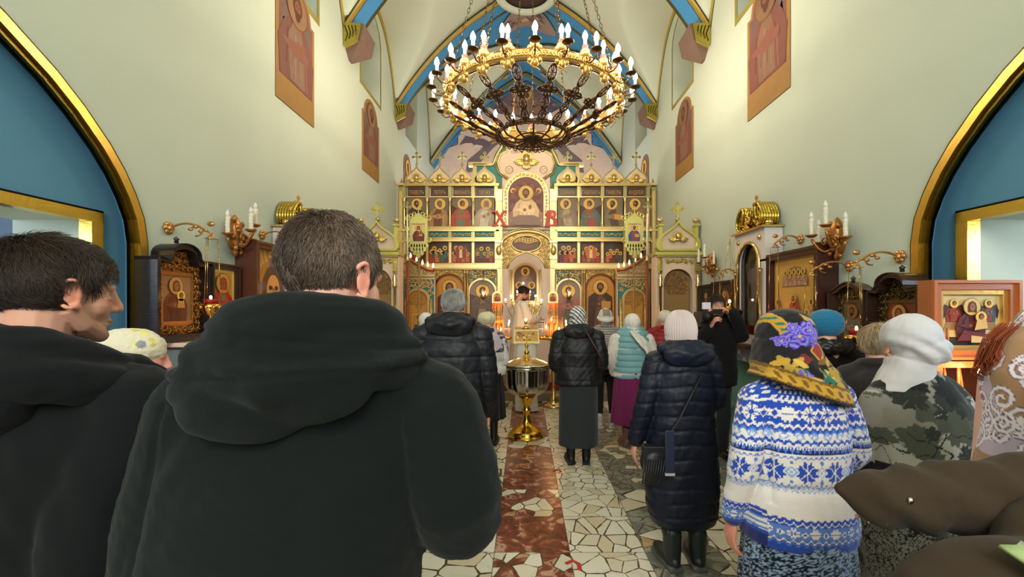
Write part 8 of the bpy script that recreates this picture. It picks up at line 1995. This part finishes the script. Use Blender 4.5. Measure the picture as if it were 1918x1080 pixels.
def shawl_hem(x): return np.interp(x, [-.25, -.17, -.10, .02, .12, .175, .205, .3], [1.40, 1.368, 1.342, 1.30, 1.272, 1.262, 1.31, 1.44])
def sh15(mb):
    mb.X = M; mb.ell((0, -.022, .036), (.108, .120, .106), 24); mb.ell((.0, -.03, -.02), (.108, .105, .08), 20); mb.X = None
    closed_loft(mb, [(1.225, .208, .160, .0, 0), (1.29, .198, .154, .0, 0), (1.345, .180, .142, -.005, 0), (1.40, .155, .130, -.02, .0), (1.46, .130, .120, -.035, .01), (1.52, .110, .115, -.045, .02)], 36)
    P = []
def sculpt_shawl():
    mb = MB(); sh15(mb); V, Fq = sculpt(mb, .0040, 7)
    V = puff(V, Fq, .005 * snoise(V * np.array([1, 1, .8]), 61, 4, 7) + .006 * np.sin((V[:, 0] * .6 + V[:, 2]) * 90 + 2 * np.sin(V[:, 0] * 20)) * np.exp(-((V[:, 2] - 1.39) / .03) ** 2))
    return V, Fq
V, Fq = sculpt_shawl()
# keep only the cloth behind and above, cut along the pointed hem
PH = TX(np.linalg.inv(M), V); keepv = ~((PH[:, 1] > .085) & (PH[:, 2] < .055)) & (V[:, 2] > shawl_hem(V[:, 0])) & ((V[:, 1] < .05) | (V[:, 2] > 1.40))
Fk = Fq[keepv[Fq].all(1)]
o = vmesh('flowered_headscarf', V, Fk, shawl15c(V), CLOTH, t); md = o.modifiers.new('th', 'SOLIDIFY'); md.thickness = .004
# ---------------------------------------------------------------- 16. turquoise hat
t, h, M, g = standing('woman in turquoise knitted hat and black coat, behind the flowered headscarf', 1545, 3.15, 580, None, C(24, 20, 22), COAT, .5, sw=.185, ra=(.085, .075, .06), yaw=.1, hpitch=-.15, disp=wrinkle(.008, 4, 5))
garment('turquoise_hat', t, lambda mb: (setattr(mb, 'X', M), mb.ell((0, -.022, .04), (.108, .122, .098), 22), mb.ell((0, -.0, .01), (.096, .105, .07), 18), setattr(mb, 'X', None)), .005, 3, lambda V: .003 * snoise(V, 5, 4, 9) + .0012 * np.sin(V[:, 2] * 500), C(34, 112, 150), KNIT)
garment('fur_collar', t, lambda mb: mb.tube([(.12 * math.cos(a), .10 * math.sin(a), .862 * h) for a in np.linspace(0, 2 * PI, 18, endpoint=False)], .05, 10, closed=True), .008, 2, wrinkle(.008, 24, 2), C(22, 18, 20), HAIR)
skirt(t, .15, .9, (.22, .18), (.19, .15), C(30, 28, 32)); boots(t, C(26, 22, 22))
# 20. pale haired woman beyond the white scarf
t, h, M, g = standing('fair haired woman almost hidden behind the white headscarf, by the right icons', 1648, 2.65, 601, None, C(44, 38, 40), CLOTH, .6, sw=.14, yaw=-.7, hyaw=-.3, skin=C(230, 178, 152))
hair_strands('hair', t, M, lambda P: (P[:, 1] < .05) & (P[:, 2] > -.08) | (P[:, 2] > .05), 5000, .07, lambda P, R: np.array(C(196, 172, 136)) * R.uniform(.7, 1.15, (len(P), 1)), r=.0011, lift=.02)
skirt(t, .15, .9, (.2, .17), (.17, .14), C(40, 36, 40)); boots(t, C(26, 22, 22))
# ---------------------------------------------------------------- 17. white headscarf and grey leaf shawl
h = 1.56; t = person('woman in plain white headscarf and grey shawl with large dark leaf pattern', 1716, 2.05, yaw=-.05); M = xform((-.02, .02, 1.485), -.10, -.12)
arms17 = CLASP(h, .165, .05)
body_mesh(t, h, M, arms=arms17, sw=.16, hands=[(hand_at(arms17[0][1], 0, 1.2, 0), -1, .6, .5), (hand_at(arms17[1][1], 0, 1.2, 0), 1, .6, .5)], head_res=.006, hr=.005)
def sc17(mb):
    mb.X = M; mb.ell((0, -.022, .034), (.100, .122, .102), 24); mb.ell((.025, -.035, -.02), (.098, .105, .075), 20); mb.ell((.0, -.02, -.08), (.075, .08, .06), 16)
    mb.X = None; closed_loft(mb, [(1.30, .11, .09, -.06, .0), (1.36, .095, .088, -.04, .0), (1.44, .07, .08, -.02, 0)])
def fold17(V):
    P = TX(np.linalg.inv(M), V); u = P[:, 0] * .9 + P[:, 2] * .5; w = np.exp(-((P[:, 2] + .03) / .05) ** 2); return .007 * np.sin(u * 85 + 3 * np.sin(P[:, 2] * 22)) * w + .003 * snoise(V, 7, 4, 8)
garment('white_headscarf', t, sc17, .0042, 5, fold17, C(208, 206, 210), CLOTH)
def leaf17(V):
    r = np.random.default_rng(31); c = np.tile(np.array(C(136, 134, 126)), (len(V), 1)); x, z = V[:, 0] + V[:, 1] * .35, V[:, 2]; DK = np.array(C(40, 46, 40)); MD = np.array(C(78, 82, 72)); LT = np.array(C(172, 170, 160)); BK = np.array(C(16, 18, 18))
    c[snoise(V, 2, 4, 3) > .25] = MD
    for i in range(70):
        cx, cz = r.uniform(-.26, .26), r.uniform(.5, 1.36); R = r.uniform(.03, .075); a0 = r.uniform(0, 6); dx, dz = x - cx, z - cz; rr = np.hypot(dx, dz); a = np.arctan2(dz, dx) + a0
        edge = R * (.55 + .45 * np.abs(np.cos(2.5 * a)) ** .6 + .08 * np.cos(17 * a)); m = rr < edge; c[m] = [DK, LT, BK, DK, MD][i % 5]
        if i % 2 == 0: c[m & (np.abs(np.sin(2.5 * a)) < .07)] = [LT, MD, DK][i % 3]
    low = np.clip((1.0 - z) / .25, 0, 1); c[(r.uniform(size=len(V)) < low * .35)] = BK
    c[(np.abs(snoise(V, 77, 4, 6)) < .05) & (z < 1.15)] = BK
    return c
garment('leaf_shawl', t, lambda mb: (closed_loft(mb, [(.42, .21, .17), (.62, .225, .18), (.9, .23, .18), (1.1, .22, .165), (1.24, .185, .14), (1.33, .115, .10), (1.385, .06, .06)]), [limb(mb, [(s * .10, 0, 1.315), (s * .17, 0, 1.245), (s * .195, .01, 1.0)], [.05, .062, .07]) for s in (-1, 1)]), .0045, 10, lambda V: .006 * np.sin(np.arctan2(V[:, 1], V[:, 0]) * 11 + V[:, 2] * 5) * np.clip(1.25 - V[:, 2], 0, .6) / .6 + .006 * snoise(V * np.array([1, 1, .4]), 12, 4, 5), leaf17, CLOTH)
skirt(t, .15, .6, (.2, .17), (.19, .16), C(34, 32, 36)); boots(t, C(26, 22, 22))
# ---------------------------------------------------------------- 18. paisley shawl, red hair, right edge
t = person('red haired woman under lilac and gold swirl patterned shawl at the right edge', 2040, 1.2, yaw=.0); h = 1.64; M = xform((-.035, .03, 1.515), -.2, -.1)
body_mesh(t, h, M, arms=HANG(h, .10, .0), head_res=.006, hands=[(hand_at((-.11, .06, .76)), -1, .6, .5), (hand_at((.11, .06, .76)), 1, .6, .5)], hr=.005)
mb = MB(); R9 = np.random.default_rng(6)
for i in range(260):
    a, b, c = R9.uniform(size=3); x0, y0_, z0 = -.085 - .04 * a, .03 + .07 * b, 1.61 - .05 * c
    mb.tube([(x0, y0_, z0), (x0 - .035, y0_ + .01, z0 - .04), (x0 - .05 - .02 * a, y0_ + .01 * c, z0 - .08 - .02 * b), (x0 - .045 + .03 * c, y0_, z0 - .11 - .03 * b)], [.0012, .0012, .001, .0005], 3, tuple(np.array(C(164, 78, 40)) * R9.uniform(.5, 1.4)))
mb.build('hair', HAIR, t)
def swirl(V):
    x, y, z = V.T; u = np.arctan2(x, -y) * .2; c = np.tile(np.array(C(196, 178, 196)), (len(V), 1)); tanm = snoise(V, 4, 3, 2.2) > -.05; c[tanm] = C(166, 128, 92); c[snoise(V, 14, 3, 3) > .7] = C(150, 104, 130)
    r = np.random.default_rng(5)
    for i in range(150):
        cx, cz = r.uniform(-.6, .2), r.uniform(1.05, 1.68); R = r.uniform(.024, .044); a0 = r.uniform(0, 6.28); s = 1 if i % 2 else -1; dx, dz = u - cx, z - cz; rr = np.hypot(dx, dz); a = (s * np.arctan2(dz, dx) + a0) % (2 * PI)
        for turn in (0, 1):
            tr = R * (a + turn * 2 * PI) / (3.6 * PI); m = (np.abs(rr - tr) < .0042) & (rr < R * 1.15); ed = (np.abs(rr - tr) < .0062) & (rr < R * 1.15); c[ed & ~m] = C(110, 84, 110); c[m] = C(236, 226, 232)
    c[(u < -.43 + .03 * np.sin(z * 20)) & (z < 1.46)] = C(226, 170, 150)
    return c
garment('swirl_shawl', t, lambda mb: closed_loft(mb, [(1.08, .225, .20), (1.38, .20, .175), (1.48, .19, .165), (1.565, .155, .145, .0, 0), (1.63, .11, .115, .0, 0), (1.665, .05, .06, .0, 0)], 40), .0038, 8, lambda V: .004 * snoise(V, 8, 4, 5) + .004 * np.sin(np.arctan2(V[:, 1], V[:, 0]) * 9), swirl, CLOTH)
garment('peach_jumper', t, lambda mb: coat_shapes(mb, h, .11, HANG(h, .10, .0), .8, [(.80, .20, .15), (1.1, .17, .14), (1.24, .13, .11), (1.32, .07, .07)], ra=(.078, .068, .055)), .010, 5, wrinkle(.005, 5, 3), C(236, 176, 150), CLOTH)
skirt(t, .15, .85, (.22, .18), (.19, .15), C(60, 50, 60)); boots(t, C(40, 30, 30))
# ---------------------------------------------------------------- 19. brown coat with raised sleeve, bottom right
t = thing('person', 'person in brown coat with raised sleeve and pale green strap, cut off at lower right', 'person', (.98, Y(.80), 0), .25); h = 1.62; M = xform((.16, .06, 1.50), .6, -.1)
arms19 = [[(-.05, .07, 1.315), (-.20, .105, 1.305)], [(.25, -.02, 1.02), (.22, .1, .82)]]
body_mesh(t, h, M, arms=arms19, head_res=.006, hands=[(hand_at((-.20, .108, 1.303), -.3, 0, 1.5, .9), -1, .15, .1), (hand_at((.22, .11, .8)), 1, .5, .5)], hr=.005)
BR = C(58, 46, 33)
def b19(mb):
    closed_loft(mb, [(.6, .26, .17), (.95, .26, .17), (1.15, .25, .165, -.01, 0), (1.26, .22, .15, 0, 0), (1.34, .17, .13, .06, 0), (1.42, .09, .09, .10, 0)])
    mb.ell((-.30, -.03, 1.14), (.20, .13, .175), 20); mb.ell((-.10, .0, 1.275), (.15, .075, .085), 18); mb.ell((-.12, -.03, 1.1), (.2, .14, .2), 20); limb(mb, [(.22, 0, 1.33), (.26, -.02, 1.02), (.22, .1, .82)], [.085, .075, .062])
def slv(mb):
    limb(mb, [(.16, .03, 1.345), (-.10, .07, 1.315), (-.30, .14, 1.305)], [.078, .070, .052], 16)
    mb.tube([(-.24, .11, 1.305), (-.325, .145, 1.312), (-.385, .17, 1.328)], [.054, .048, .010], 12)
garment('coat', t, b19, .007, 7, lambda V: .006 * snoise(V, 12, 4, 4) - .005 * np.exp(-((np.abs(V[:, 0] + .13 + .35 * (V[:, 2] - 1.2)) - .0) / .005) ** 2) * (V[:, 1] < 0), BR, COAT)
sl = garment('sleeve', t, slv, .0055, 6, lambda V: .006 * np.sin((V[:, 0] * 1.0 + V[:, 2] * .9) * 60 + 3 * snoise(V, 3, 3, 3)) * .7 + .003 * snoise(V, 5, 4, 9), mulc(BR, 1.0), COAT)
mb = MB(); mb.ell((-.32, .088, 1.325), (.006, .004, .006), 10, C(220, 216, 210)); mb.build('snap_button', SILVER, sl)
def strap(mb):
    P = [(-.365, -.06, 1.335), (-.35, -.14, 1.30), (-.32, -.195, 1.23), (-.29, -.215, 1.11)]
    P = [np.array(p) for p in P]; A = []
    for i in range(3):
        for u in np.linspace(0, 1, 8)[:-1]: A.append(P[i] * (1 - u) + P[i + 1] * u)
    A = np.array(A); mb.grid(np.stack([A + np.array([-.02, 0, 0]), A + np.array([.0, -.006, 0]), A + np.array([.02, 0, 0])]), C(150, 170, 110))
    for q in (-.016, .016): mb.tube(A + np.array([q, -.006, 0]), .0015, 5, C(186, 200, 150))
mb = MB(); strap(mb); o = mb.build('green_strap', CLOTH, t); md = o.modifiers.new('th', 'SOLIDIFY'); md.thickness = .005
trousers(t, h, C(40, 36, 34)); boots(t, C(30, 26, 26), .1)
# ================================================================ LIGHTS, WORLD, CAMERA
def lamp(name, kind, loc, energy, col, size=.1, rot=None, **kw):
    l = bpy.data.lights.new(name, kind); l.energy = energy; l.color = col
    if kind == 'AREA': l.size = size
    else: l.shadow_soft_size = size
    for k_, v_ in kw.items(): setattr(l, k_, v_)
    o = bpy.data.objects.new(name, l); COL.objects.link(o); o.location = loc
    if rot: o.rotation_euler = rot
    return o
w = bpy.data.worlds.new('world'); sc.world = w; w.use_nodes = True
w.node_tree.nodes['Background'].inputs[0].default_value = (.6, .75, 1, 1); w.node_tree.nodes['Background'].inputs[1].default_value = .3
# added warm fill: bare point lights behind the camera, no fixture
for (x_, y_, z_, e_) in ((-1.0, -2.2, 4.2, 95), (1.0, -2.2, 4.2, 95), (0, -3.2, 4.4, 95)):
    e_ *= .72
    lamp('west_fill_point', 'POINT', (x_, y_, z_), e_, (1, .80, .58), .35)
# added cool fill: area light behind the camera, no window there
lamp('west_fill_area', 'AREA', (0, -4.6, 4.5), 250, (.80, .89, 1), 3.0, (math.radians(78), 0, 0))
for s_ in (-1, 1):
    lamp('side_room_light', 'POINT', (s_ * 4.4, Y(1.6), 2.2), 75, (.75, .86, 1), .3)
for p_, e_ in (((-.47, Y(7.9), 1.32), 5), ((.48, Y(7.9), 1.32), 7), ((2.42, Y(2.62), 1.33), 1.6), ((-2.13, Y(2.98), 1.32), .8)):
    lamp('candle_glow', 'POINT', p_, e_, (1, .45, .16), .06)
# lamps in the sanctuary
for x_ in (-1.5, 1.5):
    lamp('sanctuary_light', 'POINT', (x_, Y(12.2), 3.6), 70, (1, .85, .68), .25)
cam = bpy.data.cameras.new('camera'); co = bpy.data.objects.new('camera', cam); COL.objects.link(co); sc.camera = co
co.location = (0, 0, EYE); co.rotation_euler = (PI / 2, 0, 0)
cam.sensor_width = 36; cam.lens = F / 1918 * 36; cam.clip_start = .05; cam.clip_end = 100
cam.shift_x = -(CX - 959) / 1918; cam.shift_y = (CY - 540) / 1918
vs = sc.view_settings; vs.view_transform = 'Standard'; vs.look = 'None'; vs.gamma = 1; vs.use_curve_mapping = False; vs.exposure = 0.33
sc.cycles.use_denoising = True
sc.cycles.max_bounces = 6; sc.cycles.diffuse_bounces = 4; sc.cycles.glossy_bounces = 3; sc.cycles.transmission_bounces = 4
sc.cycles.sample_clamp_indirect = 6; sc.cycles.use_light_tree = True
sc.cycles.caustics_reflective = False; sc.cycles.caustics_refractive = False
for o in list(bpy.data.objects):
    pass
